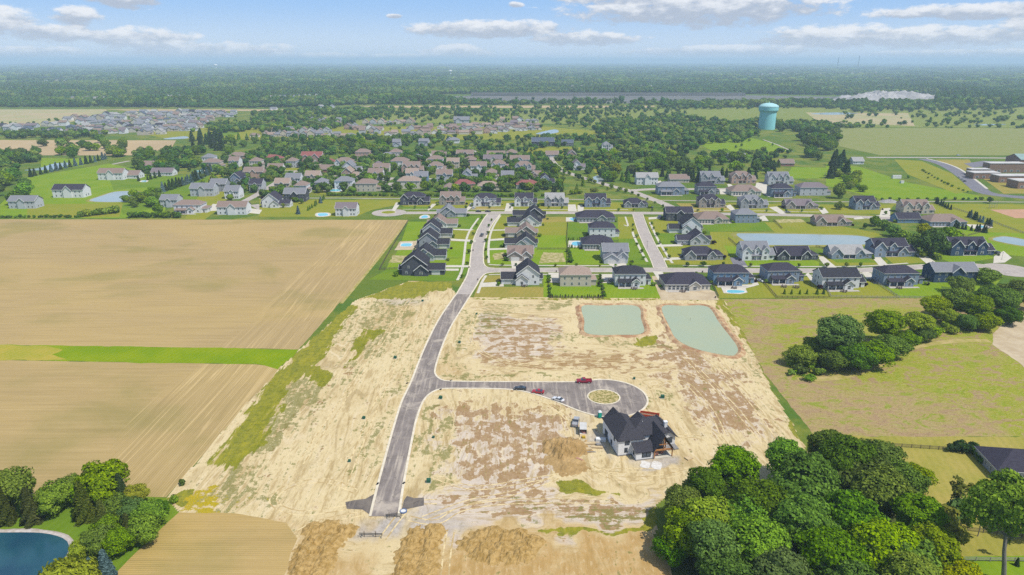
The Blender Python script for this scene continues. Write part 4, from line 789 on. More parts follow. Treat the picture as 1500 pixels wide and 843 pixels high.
# ================================================================== the house under construction
M_hw = pm('white_board_siding', (.78, .78, .78), (.72, .72, .725), .8, stretch=(3, 3, .3)); M_hr = pm('charcoal_shingles', (.036, .035, .042), (.058, .056, .066), 2.2, stretch=(1, 1, 3)); M_timber = pm('raw_timber', (.40, .20, .08), (.30, .14, .05), 1.5)
M_lumber = pm('pale_lumber', (.62, .48, .28), (.50, .38, .22), 1.5); M_stonev = pm('foundation_stone', (.26, .25, .24), (.18, .17, .165), 2.); M_brickp = pm('brick_pallet', (.45, .24, .20), (.36, .17, .14), 2.)
def new_house():
    H = House(); A = R(11.5); o = G(905.4, 669.6)
    H.block(0, .3, 8.2, 15, 5.4, 'h', .95, .5); H.block(5.2, 2.2, 17.2, 12.4, 5.4, 'h', .62, .5); H.block(15.2, 3.2, 20.4, 12.5, 3.5, 'y', .9, .5); H.block(10.2, 11, 14.4, 15.2, 4.4, 'y', .85, .5); H.block(1.5, 12, 7, 17.2, 4.6, 'y', 1.1, .5)
    H.block(4.6, -3.2, 10.4, .6, 2.9, 's', .42, .35); None
    e = empty('house', (o[0], o[1], .05), A); tag(e, 'white house under construction with black roofs on the bare site', 'house'); LANDMARKS.append((o[0]+9, o[1]+6, 'house under construction', 20))
    H.w.build('wall', M_hw, e); ro = H.r.build('roof', M_hr, e)
    if H.t.v: H.t.build('trim', M_hr, ro)
    f = MB(); f.box(-.12, .18, 0, 20.5, 13.6, .35); f.box(4.48, -3.32, 0, 10.52, .62, .32); f.build('foundation', M_stonev, e)
    # gabled porch: steep roof on timber posts, open towards us
    pr = MB(); x0, x1, y0, y1, zt, pk = 10.4, 16.6, -3.6, 4.5, 3.3, 8.2; cx = (x0+x1)/2
    pr.slab((x0-.5, y0-.4, zt-.6), (cx, y0-.4, pk), (cx, y1+1, pk), (x0-.5, y1+1, zt-.6), .22); pr.slab((cx, y0-.4, pk), (x1+.5, y0-.4, zt-.6), (x1+.5, y1+1, zt-.6), (cx, y1+1, pk), .22); po = pr.build('porch_roof', M_hr, e)
    t = MB(); t.bar((x0+.1, y0+.1, 3.05), (x1-.1, y0+.1, 3.05), .3, .5); t.bar((x0+.1, y0+.1, 3.05), (x0+.1, y1, 3.05), .3, .45); t.bar((x1-.1, y0+.1, 3.05), (x1-.1, y1, 3.05), .3, .45); t.bar((cx, y0+.1, 3.2), (cx, y0+.1, 7.6), .22); t.bar((cx-1.6, y0+.1, 4.9), (cx+1.6, y0+.1, 4.9), .18, .25); t.build('porch_beam', M_timber, e)
    for x, y in ((x0+.15, y0+.15), (x1-.15, y0+.15), (x1-.15, 1.5)):
        b = MB(); b.box(-.14, -.14, 0, .14, .14, 3.0); b.build('porch_post', M_timber, e, (x, y, .3))
    b = MB(); b.box(x0, y0, 0, x1, 2.15, .3); b.build('porch_floor', M_conc, e)
    for x, y, z, w, h, d in ((2.6, .3, 1.0, 1.1, 1.7, 'f'), (2.9, .3, 3.6, 1.6, 1.4, 'f'), (7.2, 2.2, 4.3, 1.3, .8, 'f'), (8.0, -3.2, .8, 2.9, 1.7, 'f'), (18.6, 3.2, .9, 1.7, 2.0, 'f'), (12.2, 2.2, .6, 1.8, 2.3, 'f'), (14.6, 2.2, .6, 1.8, 2.3, 'f'), (13.4, 2.2, 3.6, 2.2, 1.6, 'f'), (0, 6.5, .6, 1.4, 1.7, 'l'), (0, 11.5, .5, 2.8, 2.4, 'l'), (0, 4.0, 3.4, 1.2, 1.3, 'l'), (20.4, 8, .9, 1.5, 1.6, 'r'), (4.6, -1.3, .9, 1.2, 1.4, 'l')): link('window', WIN_D, e, (x, y, z), ROT[d], (w, 1, h))
    for (x, y) in ((17.5, 5.0),):
        c = MB(); c.box(-.5, -.5, 0, .5, .5, 3.0); c.box(-.6, -.6, 3.0, .6, .6, 3.25); c.build('chimney', M_hw, e, (x, y, 4.6 if x > 10 else 6.0))
    for x, y, z in ((10.0, 6, 7.4), (13.3, 5.2, 6.8), (18, 7, 5.0)):
        c = MB(); c.tube((0, 0, 0), (0, 0, .8), .09, .09); c.build('vent_pipe', M_trim, ro, (x, y, z))
    return e, o, A
wm = MB(); wm.box(-.5, -.05, 0, .5, .04, 1, 0); wm.box(-.43, -.075, .06, .43, -.02, .94, 1); wm.box(-.03, -.09, .06, .03, -.03, .94, 0); WIN_D = wm.mesh('window', [pm('black_frame', (.02, .02, .022)), M_glass])
NH, NHO, NHA = new_house()
def nh(x, y): return (NHO[0] + x*math.cos(NHA) - y*math.sin(NHA), NHO[1] + x*math.sin(NHA) + y*math.cos(NHA))
def thing(name, mb, mat, loc, rz, label, cat, group=None): return tag(mb.build(name, mat, None, (*loc[:2], loc[2] if len(loc) > 2 else .05), rz), label, cat, group)
# ------------------------------------------------------------------ site equipment and materials
def dumpster():
    e = empty('dumpster', (*G(951, 612.5), .05), R(-17)); tag(e, 'red roll-off dumpster behind the house under construction', 'dumpster'); M = pm('red_dumpster_paint', (.52, .07, .025), (.38, .055, .025), .8)
    b = MB(); L, w, h = 3.3, 1.25, 1.55
    b.box(-L, -w, .2, L, w, .3); b.box(-L, -w, .3, L, -w+.08, h); b.box(-L, w-.08, .3, L, w, h); b.box(-L, -w+.08, .3, -L+.08, w-.08, h); b.build('body', M, e)
    g = MB(); g.box(L-.08, -w+.08, .3, L, w-.08, h); g.build('tailgate', M, e); r = MB()
    for k in range(8): x = -L+.4+k*.85; r.box(x, -w-.07, .25, x+.12, -w, h-.05); r.box(x, w, .25, x+.12, w+.07, h-.05)
    for yy in (-w-.06, w-.06): r.box(-L-.05, yy, h, L+.05, yy+.12, h+.1)
    r.build('rib', M, e); t = MB(); t.box(-L+.1, -w+.1, .3, L-.1, w-.1, .95); t.build('rubble', pm('rubble', (.16, .10, .07), (.28, .20, .13), 2.), e)
dumpster()
def toilet():
    e = empty('portable_toilet', (*G(878.5, 612), .05), R(8)); tag(e, 'teal portable toilet with white roof beside the turning circle', 'toilet'); M = pm('teal_plastic', (.01, .26, .20), (.01, .21, .165), 1.)
    b = MB(); b.hexa([(-.6, -.6, .12), (.6, -.6, .12), (.6, .6, .12), (-.6, .6, .12)], [(-.55, -.55, 2.15), (.55, -.55, 2.15), (.55, .55, 2.15), (-.55, .55, 2.15)]); b.build('body', M, e)
    d = MB(); d.box(-.4, -.63, .2, .4, -.58, 1.95); d.build('door', pm('teal_door', (.015, .32, .25)), e); r = MB(); r.hexa([(-.65, -.65, 2.15), (.65, -.65, 2.15), (.65, .65, 2.15), (-.65, .65, 2.15)], [(-.3, -.5, 2.5), (.3, -.5, 2.5), (.3, .5, 2.5), (-.3, .5, 2.5)]); r.build('roof', M_trim, e); k = MB(); k.box(-.65, -.7, 0, .65, .65, .12); k.build('skid', M_furn, e)
toilet()
M_tyre = pm('tyre_rubber', (.018, .018, .02), (.03, .03, .03), 2.); M_rim = pm('wheel_rim', (.35, .35, .36), (.28, .28, .29), 2., rough=.4); M_lamp = pm('lamp_glass', (.7, .7, .66), (.6, .6, .58), 1., rough=.2); M_tail = pm('tail_lamp', (.35, .02, .02), None, 1., rough=.3)
def wheel_mesh(r=.34):
    mb = MB(); mb.tube((0, -.12, 0), (0, .12, 0), r, r, 14, 0); mb.tube((0, -.13, 0), (0, .13, 0), r*.58, r*.58, 10, 1); return mb.mesh('wheel', [M_tyre, M_rim])
WHEEL, WHEEL2 = wheel_mesh(.34), wheel_mesh(.42)
PAINTS = {k: pm('car_paint_'+k, c, tuple(x*.9 for x in c), .5, rough=.3, spec=.6) for k, c in (('black', (.025, .028, .033)), ('red', (.36, .015, .03)), ('white', (.72, .73, .75)), ('silver', (.38, .39, .41)), ('maroon', (.27, .012, .035)), ('grey', (.13, .135, .15)), ('blue', (.05, .10, .2)))}
def loft(prof, hw, mb, top_in=0.0, zsplit=None):
    """side profile (x,z) extruded to half-width hw, narrowed by top_in at its highest points"""
    zs = [p[1] for p in prof]; zmin, zmax = min(zs), max(zs); i = len(mb.v); n = len(prof)
    for sgn in (-1, 1):
        for x, z in prof: mb.v.append((x, sgn*(hw - top_in*(z-zmin)/(zmax-zmin)), z))
    mb.f.append(tuple(i+k for k in range(n))); mb.mi.append(0); mb.f.append(tuple(i+n+n-1-k for k in range(n))); mb.mi.append(0)
    for k in range(n): mb.f.append((i+k, i+n+k, i+n+(k+1) % n, i+(k+1) % n)); mb.mi.append(0)
def vehicle(kind, paint, loc, rz, label, group=None):
    nm = {'sedan': 'car', 'suv': 'car', 'pickup': 'pickup_truck'}[kind]; e = empty(nm, (*loc, .09), rz); tag(e, label, 'pickup truck' if kind == 'pickup' else 'car', group); P = PAINTS[paint]
    b = MB(); c = MB(); gl = MB()
    if kind == 'sedan':
        L, hw, wb, wr = 2.3, .9, 1.4, WHEEL
        loft([(-2.3,.35),(2.25,.3),(2.35,.6),(2.1,.78),(1.0,.93),(-1.5,.98),(-2.25,.95),(-2.35,.6)], hw, b, .06); loft([(-1.75,.95),(.95,.9),(.25,1.36),(-.95,1.4)], hw-.06, gl, .2); loft([(-.9,1.36),(.2,1.34),(.1,1.43),(-.8,1.45)], hw-.22, c, .04)
    elif kind == 'suv':
        L, hw, wb, wr = 2.3, .93, 1.4, WHEEL2
        loft([(-2.3,.4),(2.25,.38),(2.35,.75),(2.1,.98),(1.1,1.08),(-2.2,1.12),(-2.35,.7)], hw, b, .05); loft([(-2.2,1.1),(1.05,1.06),(.35,1.66),(-1.95,1.68)], hw-.05, gl, .16); loft([(-1.9,1.66),(.3,1.64),(.2,1.75),(-1.8,1.77)], hw-.18, c, .04)
    else:
        L, hw, wb, wr = 2.95, .99, 1.85, WHEEL2
        loft([(-2.95,.5),(2.9,.48),(2.98,.85),(2.85,1.15),(1.35,1.25),(-.55,1.25),(-.55,.85),(-2.85,.85)], hw, b, .04); loft([(-.6,1.22),(1.3,1.22),(.65,1.82),(-.45,1.86)], hw-.07, gl, .15); loft([(-.5,1.82),(.6,1.8),(.5,1.92),(-.42,1.95)], hw-.2, c, .04)
        for yy in (-hw, hw-.1): b.box(-2.95, yy, .8, -.5, yy+.1, 1.28)
        b.box(-2.97, -hw, .8, -2.87, hw, 1.26)
    b.build('body', P, e); c.build('roof', P, e); gl.build('windows', M_glass, e)
    for sx in (-1, 1):
        for sy in (-1, 1): link('wheel', wr, e, (sx*wb, sy*(hw-.1), .34 if wr is WHEEL else .42))
    for sy in (-1, 1):
        zz = .62 if kind == 'sedan' else .88
        h = MB(); h.box(L-.12, sy*(hw-.32)-.18, zz, L+.05, sy*(hw-.32)+.18, zz+.16); h.build('headlight', M_lamp, e); h = MB(); h.box(-L-.05, sy*(hw-.25)-.15, zz+.05, -L+.08, sy*(hw-.25)+.15, zz+.22); h.build('tail_light', M_tail, e)
    return e
vehicle('pickup', 'maroon', G(855.5, 560.8), R(180), 'maroon pickup truck parked on the turning circle'); vehicle('sedan', 'black', G(762, 571.2), R(175), 'black car parked leftmost on the site spur road'); vehicle('sedan', 'red', G(788, 576), R(170), 'red car parked between the black and the white one'); vehicle('sedan', 'white', G(817.5, 587.5), R(145), 'white car parked nearest the turning circle mouth')
vehicle('pickup', 'silver', G(843.5, 621), R(78), 'silver pickup truck hitched before the box trailer')
def trailer():
    e = empty('box_trailer', (*G(854, 633), .05), R(-5)); tag(e, 'white box trailer with open rear beside the new house', 'trailer'); b = MB(); w, L, h = 1.15, 2.4, 2.2
    b.box(-w, -L, .5, w, L, .6); b.box(-w, -L, .6, -w+.05, L, h); b.box(w-.05, -L, .6, w, L, h); b.box(-w+.05, L-.05, .6, w-.05, L, h); b.build('body', PAINTS['white'], e); r = MB(); r.box(-w-.03, -L-.05, h, w+.03, L+.05, h+.08); r.build('roof', pm('trailer_roof', (.6, .59, .56)), e)
    for s_ in (-1, 1): link('wheel', WHEEL, e, (s_*w, -.4, .34), R(90)); 
    d = MB(); d.hexa([(-w+.05, -L-1.7, 0), (w-.05, -L-1.7, 0), (w-.05, -L, .5), (-w+.05, -L, .5)], [(-w+.05, -L-1.7, .06), (w-.05, -L-1.7, .06), (w-.05, -L, .58), (-w+.05, -L, .58)]); d.build('ramp', M_lumber, e); d = MB(); d.bar((0, L, .5), (0, L+1.2, .45), .12); d.build('drawbar', M_furn, e); d = MB(); d.box(-.8, -1.5, .6, .6, 1.5, 1.3); d.box(-.2, -2.2, .6, .9, -1.3, 1.1); d.build('load', M_brickp, e)
trailer()
def stack(px, py, L, w, h, mat, rz, label, n=4, name='lumber_stack', cat='lumber'):
    e = empty(name, (*G(px, py), .05), R(rz)); tag(e, label, cat)
    for k in range(n):
        mb = MB(); z = h*k/n; d = .15*math.sin(k*3.1+px); mb.box(-L/2+d, -w/2, z, L/2+d, w/2, z+h/n-.03); mb.build('board', mat, e)
stack(862, 651, 4.2, 1.2, .5, M_lumber, 4, 'pale lumber stack topmost in the material yard'); stack(858.5, 659, 3.4, 1.3, .4, M_lumber, 8, 'sheet of yellow boards left of the lumber stacks'); stack(874, 656.5, 3.8, 1.0, .5, M_lumber, -6, 'lumber stack nearest the new house wall'); stack(862, 663, 4.6, .35, .25, M_stonev, 2, 'dark steel beams lying below the yellow boards', 2, 'beam_stack', 'beams'); stack(880, 646, 3.2, 1.6, .9, M_trim, -8, 'white wrapped pallet against the new house', 3, 'wrapped_pallet', 'pallet'); stack(877, 653, 1.6, 1.1, .7, M_stonev, 10, 'grey stone pallet beside the wrapped pallet', 3, 'stone_pallet', 'pallet'); stack(843, 644, 1.7, 1.2, .7, M_lumber, 20, 'timber crate left of the box trailer ramp', 3, 'crate', 'crate'); stack(855, 642, 1.0, .8, .7, pm('yellow_drum', (.55, .38, .03)), 0, 'yellow crate behind the trailer ramp', 2, 'crate', 'crate'); stack(1009, 672, 2.2, 1.8, .35, M_lumber, 30, 'tan plywood lying right of the new house', 3); stack(849, 674, 2.2, .5, .4, M_brickp, -35, 'pink bundle on the bare mound slope', 2, 'bundle', 'bundle')
for x, y, l in ((12.0, -1.5, 'left'), (14.0, -1.0, 'right')):
    q = nh(x, y); e = empty('brick_pallet', (*q, .38), NHA); tag(e, f'{l} pallet of pink bricks on the new porch', 'pallet')
    for k in range(3):
        mb = MB(); mb.box(-.55+.05*k, -.5, k*.28, .55-.04*k, .5, k*.28+.25); mb.build('brick_layer', M_brickp, e)
for (px, py, L, w_) in ((945, 681, 3.2, 2.2), (962, 682, 3.4, 2.4)):
    sheet('lime_patch', rough_poly([(G(px, py)[0] + L*.5*math.cos(a_)+.3*math.sin(a_*3), G(px, py)[1] + w_*math.sin(a_)) for a_ in np.linspace(0, 6.2, 18)], .35, .5, .8), pm('lime_dust', (.72, .70, .66), (.58, .54, .48), 1., obj=False), .06)
# green utility cabinets
def cabinet_meshes():
    M = pm('utility_green', (.03, .10, .06), (.02, .075, .045), 1.); p = MB(); p.box(-.75, -.7, 0, .75, .7, .14); b = MB(); b.hexa([(-.6, -.55, .14), (.6, -.55, .14), (.6, .55, .14), (-.6, .55, .14)], [(-.6, -.45, .95), (.6, -.45, .95), (.6, .55, 1.1), (-.6, .55, 1.1)]); l = MB(); l.hexa([(-.66, -.52, .95), (.66, -.52, .95), (.66, .6, 1.1), (-.66, .6, 1.1)], [(-.66, -.52, 1.02), (.66, -.52, 1.02), (.66, .6, 1.17), (-.66, .6, 1.17)]); return p.mesh('pad', M_conc), b.mesh('cabinet', M), l.mesh('lid', M)
PM, BM_, LM = cabinet_meshes()
for px, py, s_, lab in ((579,525.5,1.05,'green utility cabinet left of the road above the junction'),(533,614,.9,'green utility cabinet halfway down the left verge of the new road'),(512,677,.75,'small green utility cabinet lowest left of the new road'),(645.5,584.5,1.05,'green utility cabinet inside the junction corner'),(628,707,1.15,'green utility cabinet lowest right of the new road'),(635,642,.7,'small grey-green cabinet right of the road below the junction'),(673,503,.9,'green utility cabinet right of the road above the junction'),(970.5,583.5,1.2,'green utility cabinet right of the turning circle'),(929,556,.8,'small utility cabinet above the turning circle'),(698,461,.7,'small cabinet near the upper end of the new road'),(619,442,.9,'utility cabinet on the grey gravel patch')):
    e = empty('utility_cabinet', (*G(px, py), .04), R(random.uniform(-20, 20))); e.scale = (s_*.85,)*3; tag(e, lab, 'utility cabinet', 'utility cabinets'); link('pad', PM, e); c = link('cabinet', BM_, e); link('lid', LM, c)
# barricades at the road end
def barricade(px, py, L, rz, label):
    e = empty('barricade', (*G(px, py), .05), R(rz)); tag(e, label, 'barricade'); M = pm('barricade_dark', (.05, .055, .06), (.08, .08, .08), 1.)
    for k in (-.28, .2):
        p = MB(); p.box(-.08, -.08, 0, .08, .08, 1.8); p.build('post', pm('weathered_post', (.22, .17, .12)), e, (L*k, 0, 0))
    for z in (.75, 1.15): 
        r = MB(); r.box(-L/2, -.1, z-.1, L/2, -.04, z+.1); r.build('rail', M, e)
    for k in (-.4, .45): f = MB(); f.bar((L*k, -.6, 0), (L*k, 0, .9), .1); f.build('foot', M, e)
barricade(543.5, 787, 6.2, -2, 'dark barricade lying on the gravel below the road end'); barricade(577, 758.5, 4.4, 2, 'dark barricade across the road end')
rg_ = MB(); n_ = 20; ci = [(math.cos(2*math.pi*k/n_), math.sin(2*math.pi*k/n_)) for k in range(n_)]
for k in range(n_):
    a_, b_ = ci[k], ci[(k+1) % n_]; rg_.quad((a_[0]*.75, a_[1]*.75, .3), (b_[0]*.75, b_[1]*.75, .3), (b_[0]*.75, b_[1]*.75, 0), (a_[0]*.75, a_[1]*.75, 0), mi=1); rg_.quad((a_[0], a_[1], 0), (b_[0], b_[1], 0), (b_[0], b_[1], .32), (a_[0], a_[1], .32)); rg_.quad((a_[0], a_[1], .32), (b_[0], b_[1], .32), (b_[0]*.75, b_[1]*.75, .32), (a_[0]*.75, a_[1]*.75, .32))
rg_.quad(*[(c_[0]*.75, c_[1]*.75, .2) for c_ in ci], mi=1); thing('manhole_ring', rg_, [pm('ring_blue', (.10, .16, .30)), pm('ring_white', (.70, .70, .68))], G(591, 750), 0, 'blue-rimmed white manhole ring beside the road end', 'manhole')
# drains in the kerb line
for px, py in ((596.5, 562), (660.5, 558), (553.2, 709.5), (591.5, 708.5), (645.5, 571)):
    mb = MB(); mb.box(-.55, -.3, 0, .55, .3, .12); thing('storm_drain', mb, M_tyre, (*G(px, py), .08), R(70 if py > 600 else 60), 'dark storm drain inlet in the kerb of the new road', 'drain', 'storm drains in the new kerbs')
# survey stakes
for px, py in ((702,479),(689,504),(690,520),(663,622),(668,620),(760,470),(1011,470)):
    mb = MB(); mb.box(-.04, -.04, 0, .04, .04, 1.3); mb.box(-.1, -.05, 1.05, .1, -.04, 1.3); thing('survey_stake', mb, M_furn, G(px, py), 0, 'thin survey stake standing in the bare soil', 'stake', 'survey stakes on the building site')
# ------------------------------------------------------------------ soil heaps
M_heap = pm('ochre_heap_soil', (.27, .17, .052), (.40, .27, .105), .8, obj=False, bump=.3, contrast=(.35, .65)); M_heap2 = pm('tan_mound_soil', (.40, .27, .12), (.28, .18, .07), .22, obj=False, bump=.5)
def heap(humps, r, h, label, mat, st=.3, name='soil_heap', ro=.2):
    C_ = [(*G(px, py), r*(.85+.3*((i*37) % 10)/10), h*(.7+.5*((i*53) % 10)/10)) for i, (px, py) in enumerate(humps)]
    x0, x1 = min(c[0] for c in C_)-2.2*r, max(c[0] for c in C_)+2.2*r; y0, y1 = min(c[1] for c in C_)-2.2*r, max(c[1] for c in C_)+2.2*r
    gx, gy = np.arange(x0, x1, st), np.arange(y0, y1, st); XX, YY = np.meshgrid(gx, gy); Z = np.zeros(XX.shape)
    def wn(f, sd):
        rg = np.random.default_rng(sd); q = np.zeros(XX.shape)
        for k in range(9): a = rg.uniform(0, 6.28); ff = f*rg.uniform(.5, 3.); q += np.sin((XX*np.cos(a) + YY*np.sin(a))*ff*6.28 + rg.uniform(0, 6.28))/(1 + ff/f*.5)
        return q
    wx, wy = wn(.5/r, 1)*r*.12 + wn(1.6/r, 3)*r*.05, wn(.5/r, 2)*r*.12 + wn(1.6/r, 4)*r*.05
    for cx, cy_, rr, hh in C_:
        q = np.clip(1-np.hypot(XX+wx-cx, YY+wy-cy_)/(rr*1.55), 0, 1); Z = np.maximum(Z, hh*1.15*(q*q*(3-2*q))**.85)
    for j in range(XX.shape[0]):
        for i in range(XX.shape[1]):
            if Z[j, i] > 0:
                x, y = XX[j, i], YY[j, i]; Z[j, i] *= 1 + ro*(mnoise.noise(Vector((x*.8, y*.8, 1))) + 1.0*mnoise.noise(Vector((x*2.1, y*2.1, 4))) + .9*mnoise.noise(Vector((x*5, y*5, 7))))
    keep = np.zeros(Z.shape, bool); pos = Z > .02; keep |= pos
    for dy in (-1, 0, 1):
        for dx in (-1, 0, 1): keep |= np.roll(np.roll(pos, dy, 0), dx, 1)
    idx = -np.ones(Z.shape, int); idx[keep] = np.arange(keep.sum()); Z = np.where(pos, Z, -.05); V = np.stack([XX[keep], YY[keep], Z[keep]+.03], 1)
    a, b, c, d = idx[:-1, :-1], idx[:-1, 1:], idx[1:, 1:], idx[1:, :-1]; ok = (a >= 0) & (b >= 0) & (c >= 0) & (d >= 0)
    me = bpy.data.meshes.new(name); me.from_pydata(V.tolist(), [], np.stack([a[ok], b[ok], c[ok], d[ok]], 1).tolist()); me.materials.append(mat); o = link(name, me)
    if label: tag(o, label, 'soil heap')
    return o
heap([(458,776),(480,774),(506,778),(462,790),(486,793),(451,806),(477,809),(446,822),(472,826),(440,838),(466,842),(434,856),(462,860)], 2.35, 1.15, 'leftmost long row of dumped ochre soil heaps', M_heap)
heap([(610,782),(635,780),(604,796),(630,797),(598,812),(626,814),(594,829),(622,833),(590,847),(618,852),(586,864)], 2.3, 1.15, 'middle row of dumped ochre soil heaps below the road end', M_heap)
heap([(703,786),(722,782),(741,787),(762,786),(692,798),(712,800),(735,803),(760,801),(779,795),(722,815),(745,816),(708,810),(765,813)], 2.35, 1.15, 'rightmost cluster of dumped ochre soil heaps', M_heap)
heap([(818,652),(836,656),(826,662)], 4.0, 2.2, 'dark tan soil mound left of the new house', M_heap2, ro=.15); heap([(818,675),(834,682)], 3.8, .7, 'low flattened soil mound below the dark tan mound', M_heap2, ro=.2)
# ------------------------------------------------------------------ pools, fences, small yard things
def pool(px, label, deck=None, dk=None):
    w = smooth_line(GP(px), .8, True); c = (sum(p[0] for p in w)/len(w), sum(p[1] for p in w)/len(w)); e = empty('swimming_pool', (*c, 0)); tag(e, label, 'swimming pool'); lw = [(x-c[0], y-c[1]) for x, y in w]
    dpts = [(x*1.3+.8*(1 if x > 0 else -1), y*1.3+.8*(1 if y > 0 else -1)) for x, y in lw] if deck is None else [(x-c[0], y-c[1]) for x, y in GP(deck)]
    sheet('deck', dpts, dk or M_conc, .13, parent=e); sheet('coping', [(x*1.1, y*1.12) for x, y in lw], M_trim, .17, parent=e); sheet('water', lw, M_pool, .19, parent=e)
pool([(838,356),(846,354.5),(853,357),(846,360.5),(839,359.5)], 'oval blue pool beside the low hipped house', [(833,353),(855,353),(856,363),(832,363)]); pool([(590,357.5),(602,357.5),(601,361),(588,361)], 'square pool on the dirt yard by the ploughed field', [(587,355.5),(605,355.5),(604,362),(585.5,362)])
pool([(1066,426),(1078,425.6),(1090,427),(1089,429),(1075,430),(1066,429)], 'free-form pool behind the blue house', [(1056,421),(1080,418),(1108,417),(1108,419),(1092,423),(1095,429),(1085,431.5),(1060,430)]); pool([(618,317.5),(624,316),(627,319),(618,320)], 'kidney pool near the left cul-de-sac'); pool([(834,321),(843,320),(852,322),(842,324.5)], 'turquoise pool with pale deck by the upper street', [(829,319),(857,318),(857,325),(829,325)])
pool([(1430,332.5),(1437,331),(1442,333),(1435,334.5)], 'pool beside the spruces at the sports ground', [(1414,329),(1446,330),(1455,334),(1435,337),(1425,335)]); pool([(287,251),(295,250),(299,251.5),(290,252.5)], 'small oval pool on the left lawns'); pool([(208,265.3),(214,265),(214,266.7),(208,266.7)], 'tiny pool before the white barn'); pool([(478,279.5),(490,277.5),(500,279),(492,281)], 'turquoise pool by the white hipped house'); pool([(466,313.5),(478,313),(480,316),(468,317)], 'pool left of the tall white house at the field')
POST, POSTW = MB(), MB(); POST.box(-.07, -.07, 0, .07, .07, 1.35); PMESH = POST.mesh('post', pm('fence_brown', (.09, .07, .055), (.14, .11, .085), 2.)); POSTW.box(-.07, -.07, 0, .07, .07, 1.35); PMESHW = POSTW.mesh('post', pm('fence_grey', (.36, .34, .31), (.28, .26, .24), 2.))
def fence(px, label, white=False, gap=2.6, solid=False):
    pts = GP(px); e = empty('fence', (*pts[0], .03)); tag(e, label, 'fence'); mat = MATS['fence_grey' if white else 'fence_brown']; o = Vector(pts[0])
    for a, b in zip(pts, pts[1:]):
        a, b = Vector(a)-o, Vector(b)-o; L = (b-a).length; n = max(1, int(L/gap))
        for k in range(n): q = a + (b-a)*k/n; link('post', PMESHW if white else PMESH, e, (q.x, q.y, 0))
        for z in ((.45, .85, 1.2) if not solid else (.7,)):
            r = MB(); r.bar((a.x, a.y, z), (b.x, b.y, z), .06, .14 if not solid else 1.2); r.build('rail' if not solid else 'panel', mat, e)
fence([(1292,654),(1335,656.5),(1388,660)], 'brown rail fence behind the mown yard at right'); fence([(1408,777),(1440,781),(1480,786),(1530,791)], 'brown rail fence crossing the yard behind the tall tree'); fence([(1408,822),(1450,823),(1540,824)], 'grey board fence at the lower right corner', True); fence([(1207,414),(1217,436),(1300,437.5),(1318,437.5)], 'grey fence round the white farmhouse yard', True); fence([(1283,415),(1317,437),(1378,438)], 'grey fence round the bright striped lawn', True)
fence([(1038,404),(1053,437)], 'dark fence left of the blue house yard'); fence([(1110,405),(1138,437),(1214,437.5)], 'fence behind the young conifers'); fence([(803,404),(805,437),(884,438),(880,404)], 'dark fence round the beige house yard'); fence([(598,324),(590,337),(575,362),(562,385),(556,396),(600,394)], 'thin fence along the ploughed field edge'); fence([(832,326),(830,352),(832,366)], 'dark fence left of the oval pool'); fence([(1418,346),(1440,340),(1452,333),(1440,329)], 'curved fence round the spruce pool'); fence([(1396,306),(1440,320),(1470,332),(1520,350)], 'rail fence along the sports ground', True); fence([(787,366),(831,366),(831,388)], 'fence behind the taupe garage house'); fence([(1067,350),(1083,364),(1140,364)], 'dark fence left of the big pond'); fence([(1133,324),(1146,336)], 'dark hedge-like fence above the pond'); fence([(1195,362),(1230,372)], 'fence right of the charcoal house')
def patio_set(px, py, label):
    e = empty('patio_set', (*G(px, py), .2), random.uniform(-.3, .3)); tag(e, label, 'patio furniture')
    t = MB(); t.box(-.9, -.5, .68, .9, .5, .74); t.box(-.1, -.1, 0, .1, .1, .68); t.build('table', M_furn, e)
    for x, y in ((-1.5, -.2), (1.5, .2), (-.5, -1.2), (.6, -1.2), (0, 1.2)):
        c = MB(); c.box(-.28, -.28, .0, .28, .28, .45); c.box(-.28, .2, .45, .28, .28, .95); c.build('chair', M_furn, e, (x, y, 0))
for px, py, l in ((768,420,'white farmhouse in the nearest row'),(929,424,'white house with black roof'),(1148,421,'blue-grey house, left set'),(1166,422,'blue-grey house, right set'),(1236,428,'fenced white farmhouse'),(1317,423,'blue-grey hipped house'),(1075,423,'blue house beside its pool'),(1000,428,'big black hip roof house')): patio_set(px, py, 'dark patio furniture behind the ' + l)
CARS = [('sedan','grey',885,412,90,'grey car left of two by the white black-roofed house'),('suv','grey',894,412,90,'grey car right of two by the white black-roofed house'),('pickup','grey',706,346,80,'dark pickup truck on the curving street'),('sedan','black',701,311,0,'black car left of two at the top corner'),('sedan','black',715,311,0,'black car right of two at the top corner'),('suv','white',694,306,70,'white car on the driveway of the white upper house'),('suv','silver',690,302,70,'silver car highest on that upper driveway'),('suv','black',1001,378,0,'black car by the wide dark-roofed corner house'),('suv','silver',1004,359,0,'silver car by the dark hipped garage house'),('suv','white',968,319,0,'white car by the tall charcoal house'),('sedan','white',1114,413,-60,'white car beside the blue house'),('suv','black',1277,413,-60,'black car by the fenced white farmhouse'),('suv','black',1461,372,30,'black car by the navy three-gabled house'),('sedan','grey',1154,312,5,'grey car on the upper street right part'),('sedan','blue',391,304,0,'dark car by the white violet-roofed house'),('suv','black',645,300,10,'black car by the taupe two-gabled house'),('suv','black',1416,257,-50,'black car on the school drive'),('suv','white',1406,261,30,'white car parked at the school drive'),('sedan','silver',1410,264,30,'silver car parked at the school drive'),('sedan','black',1413,266.5,30,'black car parked at the school drive'),('suv','white',1404,228.6,0,'white car on the main road'),('suv','grey',1178,286,20,'dark car below the big violet roof'),('suv','black',953,305,0,'black car by the small grey ranch')]
for k_, p_, px, py, rz, l in CARS: vehicle(k_, p_, G(px, py), R(rz), l, 'cars in the neighbourhood')
